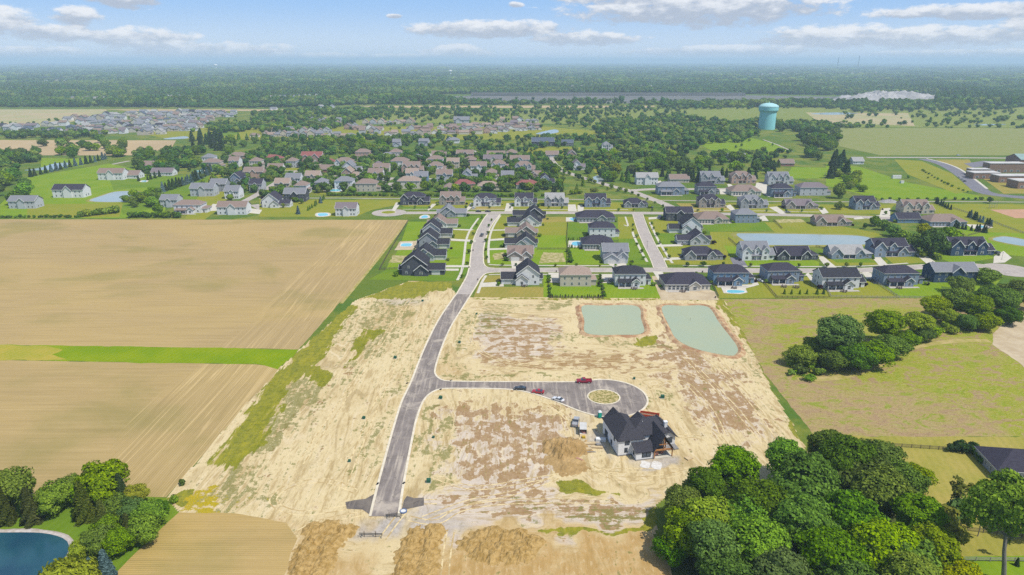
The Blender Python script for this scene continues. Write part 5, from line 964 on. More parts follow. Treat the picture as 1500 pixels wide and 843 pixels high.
# street furniture: mailboxes and lamp posts
def lamp(px, py, label):
    e = empty('street_lamp', (*G(px, py), .05)); tag(e, label, 'street lamp', 'street lamps'); M = pm('lamp_black', (.02, .02, .022)); p = MB(); p.tube((0, 0, 0), (0, 0, 4.2), .09, .06, 6); p.build('pole', M, e); h = MB(); h.tube((0, 0, 4.2), (0, 0, 4.7), .12, .26, 8); h.build('lantern', M_lamp, e); c = MB(); c.tube((0, 0, 4.7), (0, 0, 4.9), .3, .05, 8); c.build('cap', M, e)
for px, py, l in ((678,404,'street lamp by the charcoal corner house driveway'),(948,364,'street lamp along the straight street'),(1155,392,'street lamp before the charcoal gabled house'),(1467,381,'street lamp on the navy house driveway'),(1028,392,'street lamp by the corner lot'),(1293,412,'street lamp by the hipped house driveway')): lamp(px, py, l)
for i, (px, py, l) in enumerate(((815,399,'dark bin on the kerb by the beige house'),(687,393,'mailbox at the charcoal corner house'),(700,411,'mailbox at the white farmhouse drive'),(1029,399.5,'mailbox opposite the corner lot'),(1295,391,'bin before the light-roofed house'),(1366,386,'bin before the violet-roofed house'),(693,368,'mailbox midway along the curving street'),(1048,437,'dark box at the corner of the dirt lot'))):
    mb = MB(); mb.box(-.3, -.3, 0, .3, .3, .9); mb.box(-.35, -.35, .9, .35, .35, 1.05); thing('wheeled_bin' if 'bin' in l else 'mailbox', mb, M_furn, G(px, py), 0, l, 'bin' if 'bin' in l else 'mailbox')
# ------------------------------------------------------------------ water tower, school, far works
def lathe(prof, n=40):
    mb = MB()
    for (r0, z0), (r1, z1) in zip(prof, prof[1:]):
        for k in range(n):
            a, b = 2*math.pi*k/n, 2*math.pi*(k+1)/n; q = [(r0*math.cos(a), r0*math.sin(a), z0), (r0*math.cos(b), r0*math.sin(b), z0), (r1*math.cos(b), r1*math.sin(b), z1), (r1*math.cos(a), r1*math.sin(a), z1)]
            mb.quad(*(q if r1 > 0 else q[:3]))
    return mb
wt = empty('water_tower', (*G(1122.5, 189.5), 0)); tag(wt, 'turquoise water tower standing above the wood', 'water tower'); LANDMARKS.append((*G(1122, 190), 'water tower', 30)); M_wt = pm('turquoise_paint', (.27, .62, .64), (.24, .57, .59), .15, rough=.5); M_wt2 = pm('pale_turquoise_paint', (.42, .68, .69), (.38, .62, .64), .15, rough=.5)
lathe([(14.6, 0), (14.4, 10), (14.3, 29), (14.8, 30.3), (16, 31.5)]).build('shaft', M_wt, wt, smooth=True); lathe([(15.6, 31.5), (16.9, 33.5), (17, 39.5)]).build('tank', M_wt, wt, smooth=True); lathe([(17, 39.5), (16, 41.6), (12, 44), (6, 45.6), (1, 46.1), (0, 46.1)]).build('dome', M_wt2, wt, smooth=True); lathe([(17, 39.3), (17.3, 39.4), (17.3, 39.9), (17, 40)]).build('rim', M_wt2, wt)
mb = MB(); mb.tube((0, 0, 46), (0, 0, 48), .8, .6, 8); mb.build('vent', M_wt2, wt); mb = MB(); mb.box(-1.4, -13.6, 0, 1.4, -12.6, 4); mb.build('door', M_glass, wt)
sch = empty('school', (*G(1440, 262), 0)); tag(sch, 'low brown brick school with white flat roofs', 'school'); M_sb = pm('school_brick', (.27, .17, .125), (.22, .14, .10), .6); M_sr = pm('white_membrane', (.60, .58, .55), (.50, .48, .46), .1); so_ = Vector(G(1440, 262))
for x0, x1, by, h, d in ((1425,1464,262.5,6,13),(1448,1500,253.5,10,12),(1462,1525,268,6.5,13),(1490,1580,277,7,16),(1422,1449,257,6,9)):
    w_ = (x1-x0)*sc_at(by); c = Vector(G((x0+x1)/2, by)) - so_; mb = MB(); mb.box(-w_/2, 0, 0, w_/2, d, h); ob = mb.build('wall', M_sb, sch, (c.x, c.y, 0)); mb = MB(); mb.box(-w_/2-.3, -.3, h, w_/2+.3, d+.3, h+.7); mb.build('roof', M_sr, sch, (c.x, c.y, 0))
    for k in range(int(w_/7)): link('window', WIN, ob, (-w_/2+4+k*7, -.02, 1.2), 0, (3.2, 1, 2.0))
mb = MB(); mb.block = None; H_ = House(); H_.block(0, 0, 40, 26, 7, 'x', .4, .5); gq = Vector(G(1494, 243)) - so_; H_.w.build('hall', M_sb, sch, (gq.x, gq.y, 0)); H_.r.build('hall_roof', pm('green_metal_roof', (.28, .38, .36), (.25, .34, .32), .3), sch, (gq.x, gq.y, 0))
sheet('ball_field', GP([(1450,307.5),(1500,307),(1560,307.5),(1560,320),(1487,320)]), pm('infield_clay', (.52, .30, .19), (.46, .27, .17), .1, obj=False), .09)
bs = empty('backstop', (*G(1452, 306), .05)); tag(bs, 'grey mesh backstop at the ball field corner', 'backstop')
for k in range(4): p = MB(); p.tube((0, 0, 0), (0, 0, 6), .12, .1, 5); p.build('post', MATS['fence_grey'], bs, (-2+k*3.2, k*1.5, 0))
for z in (1.5, 3, 4.5, 6): p = MB(); p.bar((-2, 0, z), (7.6, 4.5, z), .1); p.build('rail', MATS['fence_grey'], bs)
for px, py, L, h, l in ((1314,262,9,3,'white trailer standing in the green paddock'),(1322,269,3,2,'small white hut below the paddock trailer')):
    H_ = House(); H_.block(-L/2, 0, L/2, 3, h, 'x', .2, .1, trim=False); e = empty('trailer' if 'trailer' in l else 'hut', (*G(px, py), .05)); tag(e, l, 'trailer' if 'trailer' in l else 'hut'); H_.w.build('wall', M_trim, e); H_.r.build('roof', M_sr, e)
heap([(1297,296),(1303,296)], 4.5, 2.2, 'white gravel heap beside the path', M_dust, .8)
mq = MB(); q0, q1 = G(690, 141), G(1092, 141); mq.box(q0[0], q0[1], 0, q1[0], q1[1]+30, 10); o = mq.build('quarry_wall', M_rock); tag(o, 'long grey rock face of the quarry below the far woods', 'quarry wall')
hq = heap([(1245,149),(1270,148),(1295,147.5),(1320,147),(1345,146.5),(1310,145),(1285,146)], 62, 21, 'pale quarry spoil heap in the distance', M_dust, 9, 'quarry_heap', .2)
for px, h, l in ((1226,158,'left tall radio mast on the horizon'),(1256,172,'right tall radio mast on the horizon')):
    x, y = G(px, 104); e = empty('radio_mast', (x, y, 0)); tag(e, l, 'mast'); M = pm('mast_grey', (.12, .12, .13))
    m_ = MB(); 
    for k in range(3): a = 2.1*k; m_.bar((4*math.cos(a), 4*math.sin(a), 0), (2.5*math.cos(a), 2.5*math.sin(a), h), 2.0)
    m_.build('mast', M, e); b = MB(); b.box(-3, -3, h-6, 3, 3, h); b.build('antenna', M, e)
for px, py, h, l in ((317,104,78,'distant white water tower on the left horizon'),(660,112,48,'distant pale silo among the far woods')):
    x, y = G(px, py); e = empty('water_tower', (x, y, 0)); tag(e, l, 'water tower'); k = h/46; lathe([(6*k, 0), (5*k, 28*k), (8*k, 32*k)], 16).build('shaft', M_trim, e); lathe([(8*k, 32*k), (13*k, 36*k), (13*k, 40*k), (7*k, 45*k), (0, 46*k)], 16).build('tank', M_trim, e)
rb = random.Random(5)
for (xa, ya, xb, yb, n_, pl) in ((1040,113,1290,111,22,'below the radio masts'),(105,151,155,150,7,'above the far-left estate'),(240,148,275,147,4,'left of centre above the estate'),(365,150,465,146,14,'above the terrace row'),(610,133,670,133,5,'left of the quarry'),(830,132,960,132,9,'above the quarry wall'),(0,134,45,134,6,'at the left frame edge'),(280,124,310,124,3,'below the distant white tower'),(55,124,160,123,6,'on the far left ridge'),(1400,121,1418,121,2,'right of the quarry heap'),(1120,132,1135,132,2,'above the water tower')):
    for k in range(n_):
        t = (k+rb.uniform(.2, .8))/n_; px, py = xa+(xb-xa)*t, ya+(yb-ya)*t; s_ = sc_at(py); x, y = G(px, py); w_ = s_*rb.uniform(1.6, 4.2); h = s_*rb.uniform(1.2, 2.2) + 13
        H_ = House(); H_.block(-w_/2, 0, w_/2, w_*.7, h, 'x', .25, .3, trim=False); e = empty('building', (x, y, 0)); tag(e, 'distant pale building in the far woods ' + pl, 'building', 'distant buildings in the far woods'); H_.w.build('wall', WALL[rb.choice('WLCB')], e); H_.r.build('roof', ROOF[rb.choice('lglt')], e)

make_house(1463, 1566, 707, 'R', 1, 'G', 'p', 'dark violet-roofed house cut by the right frame edge', rz=-8, d=13)
# ================================================================== vegetation
def foliage(name, dark, light, tr=.34, var=.28):
    m = bpy.data.materials.new(name); m.use_nodes = True; g = NG(m.node_tree); g.n.remove(g.n['Principled BSDF']); out = g.n['Material Output']
    v = g.attr('leaf').outputs['Fac']; r = g.rand()
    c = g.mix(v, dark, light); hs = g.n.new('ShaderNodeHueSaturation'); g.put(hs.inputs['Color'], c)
    g.put(hs.inputs['Hue'], g.m('MULTIPLY_ADD', r, .045, .462)); g.put(hs.inputs['Value'], g.m('MULTIPLY_ADD', g.m('FRACT', g.m('MULTIPLY', r, 7.3)), 2*var, 1-var)); g.put(hs.inputs['Saturation'], g.m('MULTIPLY_ADD', g.m('FRACT', g.m('MULTIPLY', r, 3.7)), .2, .88))
    d = g.n.new('ShaderNodeBsdfDiffuse'); t = g.n.new('ShaderNodeBsdfTranslucent'); g.put(d.inputs[0], hs.outputs[0]); g.put(t.inputs[0], hs.outputs[0]); mx = g.n.new('ShaderNodeMixShader'); mx.inputs[0].default_value = tr
    g.l.new(d.outputs[0], mx.inputs[1]); g.l.new(t.outputs[0], mx.inputs[2]); g.l.new(mx.outputs[0], out.inputs['Surface']); return m
FO = {'green': foliage('leaves_green', (.07, .155, .010), (.21, .385, .018)), 'dark': foliage('leaves_dark', (.045, .108, .010), (.135, .28, .02)), 'bright': foliage('leaves_bright', (.105, .20, .008), (.26, .41, .014)), 'lime': foliage('leaves_lime', (.15, .20, .010), (.29, .36, .02)),
      'grey': foliage('leaves_greygreen', (.06, .12, .022), (.155, .26, .055)), 'pine': foliage('needles_dark', (.020, .05, .014), (.06, .115, .03)), 'olivepine': foliage('needles_olive', (.035, .058, .010), (.105, .135, .025)), 'spruce': foliage('needles_blue', (.05, .10, .10), (.20, .30, .31)), 'maroon': foliage('leaves_maroon', (.025, .010, .018), (.07, .03, .035)), 'yellow': foliage('leaves_yellow', (.22, .2, .01), (.42, .36, .02))}
M_bark = pm('bark', (.13, .105, .085), (.075, .06, .05), 2., stretch=(3, 3, .5)); M_barkg = pm('grey_bark', (.25, .225, .20), (.15, .135, .12), 2., stretch=(3, 3, .5))
def leaf_obj(name, C, Nn, size, mat, elong=1.0, rng=None, up=None, core=None):
    """quads at C facing Nn; per-leaf value in the 'leaf' attribute"""
    n = len(C); rng = rng or RNG; t = rng.normal(size=(n, 3)) if up is None else np.tile(np.array(up, float), (n, 1)) + rng.normal(size=(n, 3))*.25
    u = np.cross(Nn, t); u /= np.linalg.norm(u, axis=1, keepdims=True)+1e-9; v = np.cross(Nn, u); s = (size*rng.uniform(.65, 1.35, n))[:, None]
    k = rng.uniform(.6, 1.15, (4, n, 1)); V = np.stack([C - u*s*k[0] - v*s*elong*k[0], C + u*s*k[1] - v*s*elong*k[1]*.8, C + u*s*k[2]*.9 + v*s*elong*k[2], C - u*s*k[3]*.8 + v*s*elong*k[3]], 1).reshape(-1, 3)
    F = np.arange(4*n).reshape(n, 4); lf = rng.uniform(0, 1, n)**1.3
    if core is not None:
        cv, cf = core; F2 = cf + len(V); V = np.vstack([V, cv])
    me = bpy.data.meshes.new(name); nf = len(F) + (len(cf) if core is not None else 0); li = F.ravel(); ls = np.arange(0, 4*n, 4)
    if core is not None: li = np.concatenate([li, F2.ravel()]); ls = np.concatenate([ls, 4*n + np.arange(0, cf.size, cf.shape[1])]); lf = np.concatenate([lf, np.zeros(len(cf))])  # core takes the darkest leaf tone: the crown's inner shade as colour
    me.vertices.add(len(V)); me.vertices.foreach_set('co', V.astype(np.float32).ravel()); me.loops.add(len(li)); me.loops.foreach_set('vertex_index', li.astype(np.int32)); me.polygons.add(nf); me.polygons.foreach_set('loop_start', ls.astype(np.int32)); me.update(calc_edges=True)
    a = me.attributes.new('leaf', 'FLOAT', 'FACE'); a.data.foreach_set('value', lf.astype(np.float32)); me.materials.append(mat); return me
def ico(sub=1):
    b = bmesh.new(); bmesh.ops.create_icosphere(b, subdivisions=sub, radius=1); v = np.array([q.co[:] for q in b.verts]); f = np.array([[q.index for q in p.verts] for p in b.faces]); b.free(); return v, f
IV, IF = ico(2)
def unit(a): return a/(np.linalg.norm(a, axis=1, keepdims=True)+1e-9)
def crown_mesh(seed, Rr, Hc, z0, nb, nl, leaf, blob=.34, flat=.8, dome=.0, core=.62):
    rg = np.random.default_rng(seed); d = unit(rg.normal(size=(nb, 3))); d[:, 2] = np.where((d[:, 2] < -.45) & (rg.random(nb) < .55), -d[:, 2]*.7, d[:, 2]); rad = rg.uniform(.5, .8, (nb, 1))
    bc = d*rad*np.array([Rr, Rr, Hc/2]) + np.array([0, 0, z0+Hc/2]); lob = 1 + .22*np.sin(np.arctan2(bc[:, 1], bc[:, 0])*rg.integers(2, 4) + rg.uniform(0, 6)); bc[:, :2] *= lob[:, None]
    br = Rr*blob*rg.uniform(.7, 1.25, nb); per = nl//nb; C, Nn = [], []
    for i in range(nb):
        q = unit(rg.normal(size=(per, 3)) + np.array([0, 0, .35])); p = bc[i] + q*br[i]*rg.uniform(.74, 1.17, (per, 1))*np.array([1, 1, flat]); out = unit(p - np.array([0, 0, z0+Hc*.4])); C.append(p); Nn.append(unit(q*1.0 + out*.5 + rg.normal(size=(per, 3))*.55))
    C, Nn = np.vstack(C), np.vstack(Nn)
    dd = np.full(len(C), False)
    for i in range(nb): dd |= (np.linalg.norm((C-bc[i])/np.array([1, 1, flat]), axis=1) < br[i]*.72)
    C, Nn = C[~dd], Nn[~dd]; cv = IV*np.array([Rr, Rr, Hc/2])*core*(1+.12*rg.normal(size=(len(IV), 1))) + np.array([0, 0, z0+Hc/2])  # dark core behind the leaves, added to block light through the crown
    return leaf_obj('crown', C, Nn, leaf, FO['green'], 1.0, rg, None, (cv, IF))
def conifer_mesh(seed, Rr, Ht, nl, leaf, z0=.6, layers=14):
    rg = np.random.default_rng(seed); t = rg.uniform(0, 1, nl)**.75; lay = np.floor(t*layers)/layers; fr = (t*layers) % 1; z = z0 + (Ht-z0)*(1-t); ang = rg.uniform(0, 6.283, nl); arm = .82+.25*np.sin(ang*rg.integers(4, 7) + lay*17)
    rmax = Rr*(.06 + .94*(lay*.82+fr*.18+.02))*arm; r = rmax*rg.uniform(.35, 1, nl)**.5; z = z - (r/Rr)*Rr*.28; C = np.stack([r*np.cos(ang), r*np.sin(ang), np.maximum(z, .15)], 1)
    Nn = unit(np.stack([np.cos(ang)*.75, np.sin(ang)*.75, np.full(nl, .75)], 1) + rg.normal(size=(nl, 3))*.3); up = np.stack([np.cos(ang), np.sin(ang), np.full(nl, -.45)], 1)
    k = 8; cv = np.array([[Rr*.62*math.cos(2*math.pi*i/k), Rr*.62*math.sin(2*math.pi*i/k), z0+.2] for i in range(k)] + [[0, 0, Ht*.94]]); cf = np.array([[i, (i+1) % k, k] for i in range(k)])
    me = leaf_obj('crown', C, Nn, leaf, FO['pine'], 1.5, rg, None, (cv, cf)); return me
def willow_mesh():
    rg = np.random.default_rng(5); nb = 46; d = unit(rg.normal(size=(nb, 3))); d[:, 2] = np.abs(d[:, 2]); bc = d*np.array([5.6, 5.6, 4.2])*rg.uniform(.75, 1, (nb, 1)) + np.array([0, 0, 3.2]); C = []; Nn = []
    for c in bc:
        k = 210; dr = rg.uniform(0, 1, k); off = rg.normal(size=(k, 2))*1.0; p = np.stack([c[0]*(1+.12*dr)+off[:, 0], c[1]*(1+.12*dr)+off[:, 1], np.maximum(c[2] + .8 - dr*3.6 - (off**2).sum(1)*.25, .2)], 1); C.append(p); Nn.append(unit(np.stack([p[:, 0], p[:, 1], np.full(k, 2.5)], 1)/4 + rg.normal(size=(k, 3))*.45))
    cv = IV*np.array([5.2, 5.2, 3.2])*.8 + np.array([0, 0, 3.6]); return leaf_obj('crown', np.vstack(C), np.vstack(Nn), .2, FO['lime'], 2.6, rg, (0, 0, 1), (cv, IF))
def trunk_mesh(h, r, limbs, z_l, spread, mat, seed, lean=.02, nseg=4, sides=7, up=.7):
    rg = random.Random(seed); mb = MB(); p = Vector((0, 0, -.1)); 
    for k in range(nseg):
        q = Vector((rg.uniform(-lean, lean)*h, rg.uniform(-lean, lean)*h, h*(k+1)/nseg)); mb.tube(p, q, r*(1-.75*k/nseg), r*(1-.75*(k+1)/nseg), sides, cap=False); p = q
    for i in range(limbs):
        a = 6.283*i/limbs + rg.uniform(-.4, .4); z = z_l + (h-z_l)*rg.uniform(0, .6); s_ = spread*rg.uniform(.6, 1); b = Vector((0, 0, z)); m_ = b + Vector((math.cos(a)*s_*.5, math.sin(a)*s_*.5, s_*up*.45)); e = b + Vector((math.cos(a+.2)*s_, math.sin(a+.2)*s_, s_*up)); mb.tube(b, m_, r*.42, r*.28, 5, cap=False); mb.tube(m_, e, r*.28, r*.08, 5, cap=False)
    return mb.mesh('trunk', mat)
KIND = {}
KIND['big'] = [(crown_mesh(100+i, 5.6+.5*(i % 3), 12.4+.8*(i % 2), 2.6, 105, 21000, .215, .24), trunk_mesh(11, .38, 6, 4.5, 4.2, M_bark, i), 16.) for i in range(6)]
KIND['bushy'] = [(crown_mesh(150+i, 5.0, 9.4, .3, 80, 13000, .20, .26), trunk_mesh(6, .3, 5, 1.5, 3.5, M_bark, 20+i), 10.) for i in range(4)]
KIND['mid'] = [(crown_mesh(200+i, 3.3+.3*(i % 3), 7.6-.4*(i % 2), 1.0, 24, 1300, .38, .38), trunk_mesh(5.5, .2, 3, 2, 1.8, M_bark, 40+i, sides=5), 9.) for i in range(6)]
KIND['wide'] = [(crown_mesh(250+i, 4.9, 8.5, .3, 40, 2800, .40, .33), trunk_mesh(6, .3, 4, 2, 2.8, M_bark, 50+i, sides=5), 9.) for i in range(4)]
KIND['bush'] = [(crown_mesh(300+i, 1.7, 2.4, .05, 9, 420, .24, .45), trunk_mesh(1.2, .07, 3, .3, .7, M_bark, 60+i, sides=5), 2.5) for i in range(3)]
KIND['con'] = [(conifer_mesh(400+i, 2.9, 9, 1100, .32), trunk_mesh(6, .16, 0, 2, 1, M_bark, 70+i, sides=5), 9.) for i in range(3)]
KIND['conh'] = [(conifer_mesh(420+i, 3.0, 11, 6500, .20, .5, 18), trunk_mesh(8, .22, 0, 2, 1, M_bark, 80+i), 11.) for i in range(3)]
KIND['willow'] = [(willow_mesh(), trunk_mesh(5, .4, 6, 2, 3.2, M_bark, 90), 8.)]
KIND['thin'] = [(crown_mesh(500+i, 2.6, 8, 6.0, 26, 900, .24, .25, core=.05), trunk_mesh(13, .17, 14, 5, 2.6, M_barkg, 95+i, .012, up=1.3), 14.) for i in range(2)]
KIND['tall'] = [(crown_mesh(520, 7.0, 12.5, 10.5, 90, 16000, .22, .2, core=.35), trunk_mesh(20, .48, 14, 10, 5.2, M_barkg, 99, .008, 6, 9, .55), 23.)]
KIND['thuja'] = [(conifer_mesh(440, .75, 3.2, 200, .2, .1, 5), trunk_mesh(2, .06, 0, 1, 1, M_bark, 78, sides=5), 3.2)]
NM = {'big': 'broadleaf_tree', 'bushy': 'bushy_tree', 'mid': 'round_tree', 'wide': 'spreading_tree', 'bush': 'shrub', 'con': 'conifer', 'conh': 'conifer', 'willow': 'willow_tree', 'thin': 'slender_tree', 'tall': 'tall_tree', 'thuja': 'columnar_shrub'}
TREES = []
def tree(x, y, h, kind, tint, label, group, sx=1.0, seed=None):
    i = len(TREES); cm, tm, h0 = KIND[kind][(seed if seed is not None else i*7+3) % len(KIND[kind])]
    s_ = h/h0; e = empty(NM[kind], (x, y, 0), (i*2.399) % 6.283); e.scale = (s_*sx, s_*sx, s_); tag(e, label, {'bush': 'shrub', 'thuja': 'shrub', 'con': 'conifer', 'conh': 'conifer'}.get(kind, 'tree'), group)
    link('trunk', tm, e); c = link('crown', cm, e); c.material_slots[0].link = 'OBJECT'; c.material_slots[0].material = FO[tint]
    TREES.append((x, y)); return e
TN = {'green': 'green', 'dark': 'dark green', 'bright': 'bright green', 'lime': 'lime green', 'grey': 'grey-green', 'pine': 'dark', 'olivepine': 'olive', 'spruce': 'blue-grey', 'maroon': 'maroon', 'yellow': 'yellow'}
KN = {'big': 'broad tree', 'bushy': 'bushy tree', 'mid': 'tree', 'wide': 'spreading tree', 'bush': 'shrub', 'con': 'conifer', 'conh': 'conifer', 'thuja': 'columnar shrub', 'thin': 'slender tree'}
def near_label(x, y, kind, tint, h):
    b = min(LANDMARKS, key=lambda l: (l[0]-x)**2 + (l[1]-y)**2); dx, dy = x-b[0], y-b[1]; wd = b[3]/2
    rel = ('left of' if dx < 0 else 'right of') if abs(dx) > max(wd*.9, abs(dy)*.7) else ('behind' if dy > 0 else 'in front of')
    size = 'small' if h < 5 else ('tall' if h > 10 else 'mid-sized'); t = f'{size} {TN[tint]} {KN[kind]} {rel} the {" ".join(b[2].split()[:8])}'
    w = t.split(); return ' '.join(w[:16])
def T(px, py, h, kind, tint, label=None, group='trees of the neighbourhood', sx=1.0, crown=False, seed=None):
    x, y = G(px, py, h*.6 if crown else 0); return tree(x, y, h, kind, tint, label or near_label(x, y, kind, tint, h), group, sx, seed)
# ---- the dense wood, lower right (positions by crown centre)
for i, (px, py, h, k, t, w) in enumerate([(1075,682,17,'big','green','at its upper left corner'),(1000,735,13,'big','green','at its left edge'),(1036,712,13,'big','dark','behind its left edge'),(1010,775,13,'bushy','green','lowest on its left edge'),(1045,800,16,'big','dark','inside its lower left'),(1120,735,17,'big','dark','inside its left half'),(1150,668,15,'big','green','on its upper edge'),(1185,695,19,'big','dark','inside its upper half'),(1240,672,19,'big','dark','at its top edge'),(1212,650,14,'big','dark','farthest at its top'),(1292,722,18,'big','green','on its upper right'),(1112,795,18,'big','green','inside its lower left half'),(1180,765,19,'big','green','in its very middle'),(1245,755,19,'big','green','right of its middle'),(1315,705,15,'big','dark','at its upper right edge'),(1345,755,17,'big','bright','near its right edge'),(1215,818,18,'big','dark','in its lower middle'),(1290,800,18,'big','bright','in its lower right'),(1368,800,15,'big','bright','on its lower right edge'),(1070,850,16,'big','dark','cut by the frame at lower left'),(1145,850,17,'big','grey','cut by the lower frame edge'),(1250,858,17,'big','green','cut by the lower frame, right part'),(1335,850,16,'big','bright','cut by the frame at lower right'),(1398,838,10,'bushy','lime','lime green by the lower right fence'),(1382,765,12,'mid','lime','thin at its right fringe'),(1290,668,12,'bushy','grey','grey-green near its top edge'),(1098,760,14,'bushy','green','low between the left crowns'),(985,800,8,'bushy','dark','lowest of its left fringe'),(1040,760,14,'bushy','bright','bright within its left half'),(1340,695,9,'bushy','bright','small at its upper right fringe'),(1410,745,9,'mid','grey','grey slim at its right fringe'),(1175,725,17,'bushy','green','filling its centre left'),(1265,700,16,'bushy','dark','filling its upper right'),(1320,820,16,'bushy','green','filling its lower right')]):
    lb = ('bushy tree ' if k == 'bushy' else 'broad tree ') + w + (' of the dense wood' if 'its' not in w else ''); T(px, py, h, k, t, lb.replace('its', "the wood's", 1) if 'its' in lb else lb, 'trees of the lower right wood', 1.16, True)
T(1397,762,14,'thin','lime','slender half-bare tree with lime leaves before the yard fence', sx=1.1); T(1470,850,30,'tall','green','tallest tree with long bare grey trunk at right', sx=.92).rotation_euler = (0, -.2, 0); T(1432,786,11,'thin','green','slender tree left of the tall bare-trunk tree'); T(1412,795,9,'thin','bright','thin sapling nearest the wood in the yard', sx=.8); T(1470,818,9,'thin','green','thin sapling just behind the tall trunk', sx=.6); T(1446,770,12,'thin','green','slender leafy tree between yard fence and tall tree', sx=1.2); T(1505,790,12,'big','green','broad tree cut by the right frame edge')
for i, px in enumerate((1391,1399,1408,1416,1425)): T(px, 661-abs(i-2)*.3, 2.4+.5*(i % 3), 'bush', 'pine', 'dark round shrub at the yard fence end', 'dark shrubs at the yard fence')
for i in range(5): T(1427+i*3.4, 664+i*3.8, 2.2, 'bush', 'dark', 'low hedge shrub beside the dark violet roof at right', 'hedge shrubs at the right house')
T(1489, 829, 2.4, 'con', 'pine', 'small dark conifer by the lower right board fence')
# ---- pond grove, lower left
for px, py, h, k, t, w in [(12,712,13,'bushy','green','broad green tree farthest left in the pond grove'),(2,735,11,'conh','olivepine','conifer at the left frame edge of the pond grove'),(40,735,11,'conh','olivepine','second conifer from left in the pond grove'),(78,725,9.5,'bushy','bright','bright rounded tree above the pond lawn'),(98,712,8,'bushy','bright','bright tree behind the rounded one in the pond grove'),(118,728,12,'conh','olivepine','tall conifer in the middle of the pond grove'),(148,700,13,'bushy','bright','tallest bright tree at the back of the pond grove'),(128,710,9,'bushy','green','green tree behind the middle conifer'),(175,712,10,'conh','pine','dark conifer at the back right of the pond grove'),(148,752,10,'conh','olivepine','olive conifer before the tall bright tree'),(198,722,7,'bushy','lime','yellow-green bush at the field corner of the grove'),(190,745,7.5,'bushy','grey','grey-leaved tree at the right of the grove'),(168,742,8,'bushy','dark','dark tree inside the pond grove'),(218,750,8,'bushy','green','green tree at the grove tip by the field'),(208,772,8,'bushy','green','green tree on the right edge of the grove'),(232,742,5,'bushy','dark','small bush at the very tip of the grove'),(172,790,7.5,'bushy','green','bushy tree right above the blue spruces'),(140,788,8,'bushy','green','bushy tree left above the blue spruces'),(118,802,6,'bushy','bright','small bush at the pond shore'),(185,765,7,'conh','olivepine','small olive conifer near the grove edge'),(155,772,7,'bushy','green','low tree in the middle of the grove')]:
    T(px, py, h, k, t, w, 'trees of the pond grove', 1.05, True)
T(152,822,8,'conh','spruce','larger blue spruce beside the willow','blue spruces by the willow',1.15,True); T(131,830,6.5,'conh','spruce','smaller blue spruce nearest the willow','blue spruces by the willow',1.0,True); T(88,848,8,'willow','lime','weeping willow at the pond, cut by the lower frame',None,1.25,True); T(256,735,2,'bush','green','low shrub by the yellow flowers'); T(268,710,1.6,'bush','dark','lone shrub at the field edge above the flowers')
rg_h = random.Random(31)
# ---- hedgerow on the meadow
for px, py, h, k, t, w in [(1175,518,8,'bushy','bright','bright tree at the left end of the meadow hedgerow'),(1197,505,8,'bushy','bright','second bright tree in the meadow hedgerow'),(1230,487,17,'big','grey','tall dark tree in the meadow hedgerow'),(1222,525,8,'bushy','dark','low dark tree under the tall hedgerow tree'),(1255,520,10,'bushy','green','green tree right of the tall hedgerow tree'),(1280,515,10,'bushy','green','bushy green tree in mid hedgerow'),(1297,472,15,'big','grey','second tall tree in the meadow hedgerow'),(1305,505,9,'bushy','bright','bright tree under the second tall one'),(1330,495,7,'bushy','green','low tree right of mid hedgerow'),(1345,470,12,'big','bright','fresh green tree in the right hedgerow'),(1355,488,6,'bushy','green','low bush of the right hedgerow'),(1372,445,11,'big','lime','yellowish tree above the right hedgerow'),(1392,462,7,'bushy','lime','lime bush at the hedgerow end'),(1405,438,14,'big','grey','grey-green tree where the hedgerow meets the lots'),(1432,448,13,'big','green','broad tree behind the hedgerow end'),(1452,432,14,'big','dark','dark tree behind the navy house yard'),(1475,440,13,'big','green','broad tree near the right frame edge'),(1495,425,14,'big','dark','dark tree cut by the right frame edge'),(1420,470,7,'bushy','green','low tree at the track corner'),(1445,468,8,'bushy','bright','bright low tree near the dirt track'),(1480,460,8,'bushy','dark','dark tree above the dirt track'),(1200,543,2.6,'bush','bright','low bright shrub below the hedgerow'),(1185,552,2.2,'bush','green','low shrub at the hedgerow foot'),(1410,415,9,'bushy','bright','bright tree below the navy house'),(1448,402,8,'bushy','green','tree beside the right cul-de-sac'),(1160,528,3,'bush','green','shrub at the left foot of the hedgerow')]:
    T(px, py, h*1.12, k, {'dark':'green','grey':'green'}.get(t, t) if px % 2 else t, w, 'trees of the meadow hedgerow', 1.4, True)
for i in range(46):
    t_ = i/45; px = 1158+t_*330; py = 556-95*t_**.8 + rg_h.uniform(-7, 4); x, y = G(px, py); tree(x, y, rg_h.uniform(1.8, 4.2), 'bush', rg_h.choice(['green','dark','bright','green']), 'low shrub under the meadow hedgerow trees', 'undergrowth of the meadow hedgerow', 1.3)
for px, py, h, k, t in [(1368,352,17,'wide','grey'),(1390,345,14,'wide','green'),(1345,352,11,'wide','bright'),(1325,345,9,'wide','bright'),(1310,336,9,'wide','green'),(1295,328,8,'wide','green'),(1282,322,8,'wide','dark'),(1352,372,4,'wide','bright'),(1375,376,3.5,'bush','green'),(1268,330,5,'mid','dark'),(1355,335,10,'wide','lime')]:
    T(px, py, h, k, t, None, 'trees between the pond and the sports ground', 1.0, True)
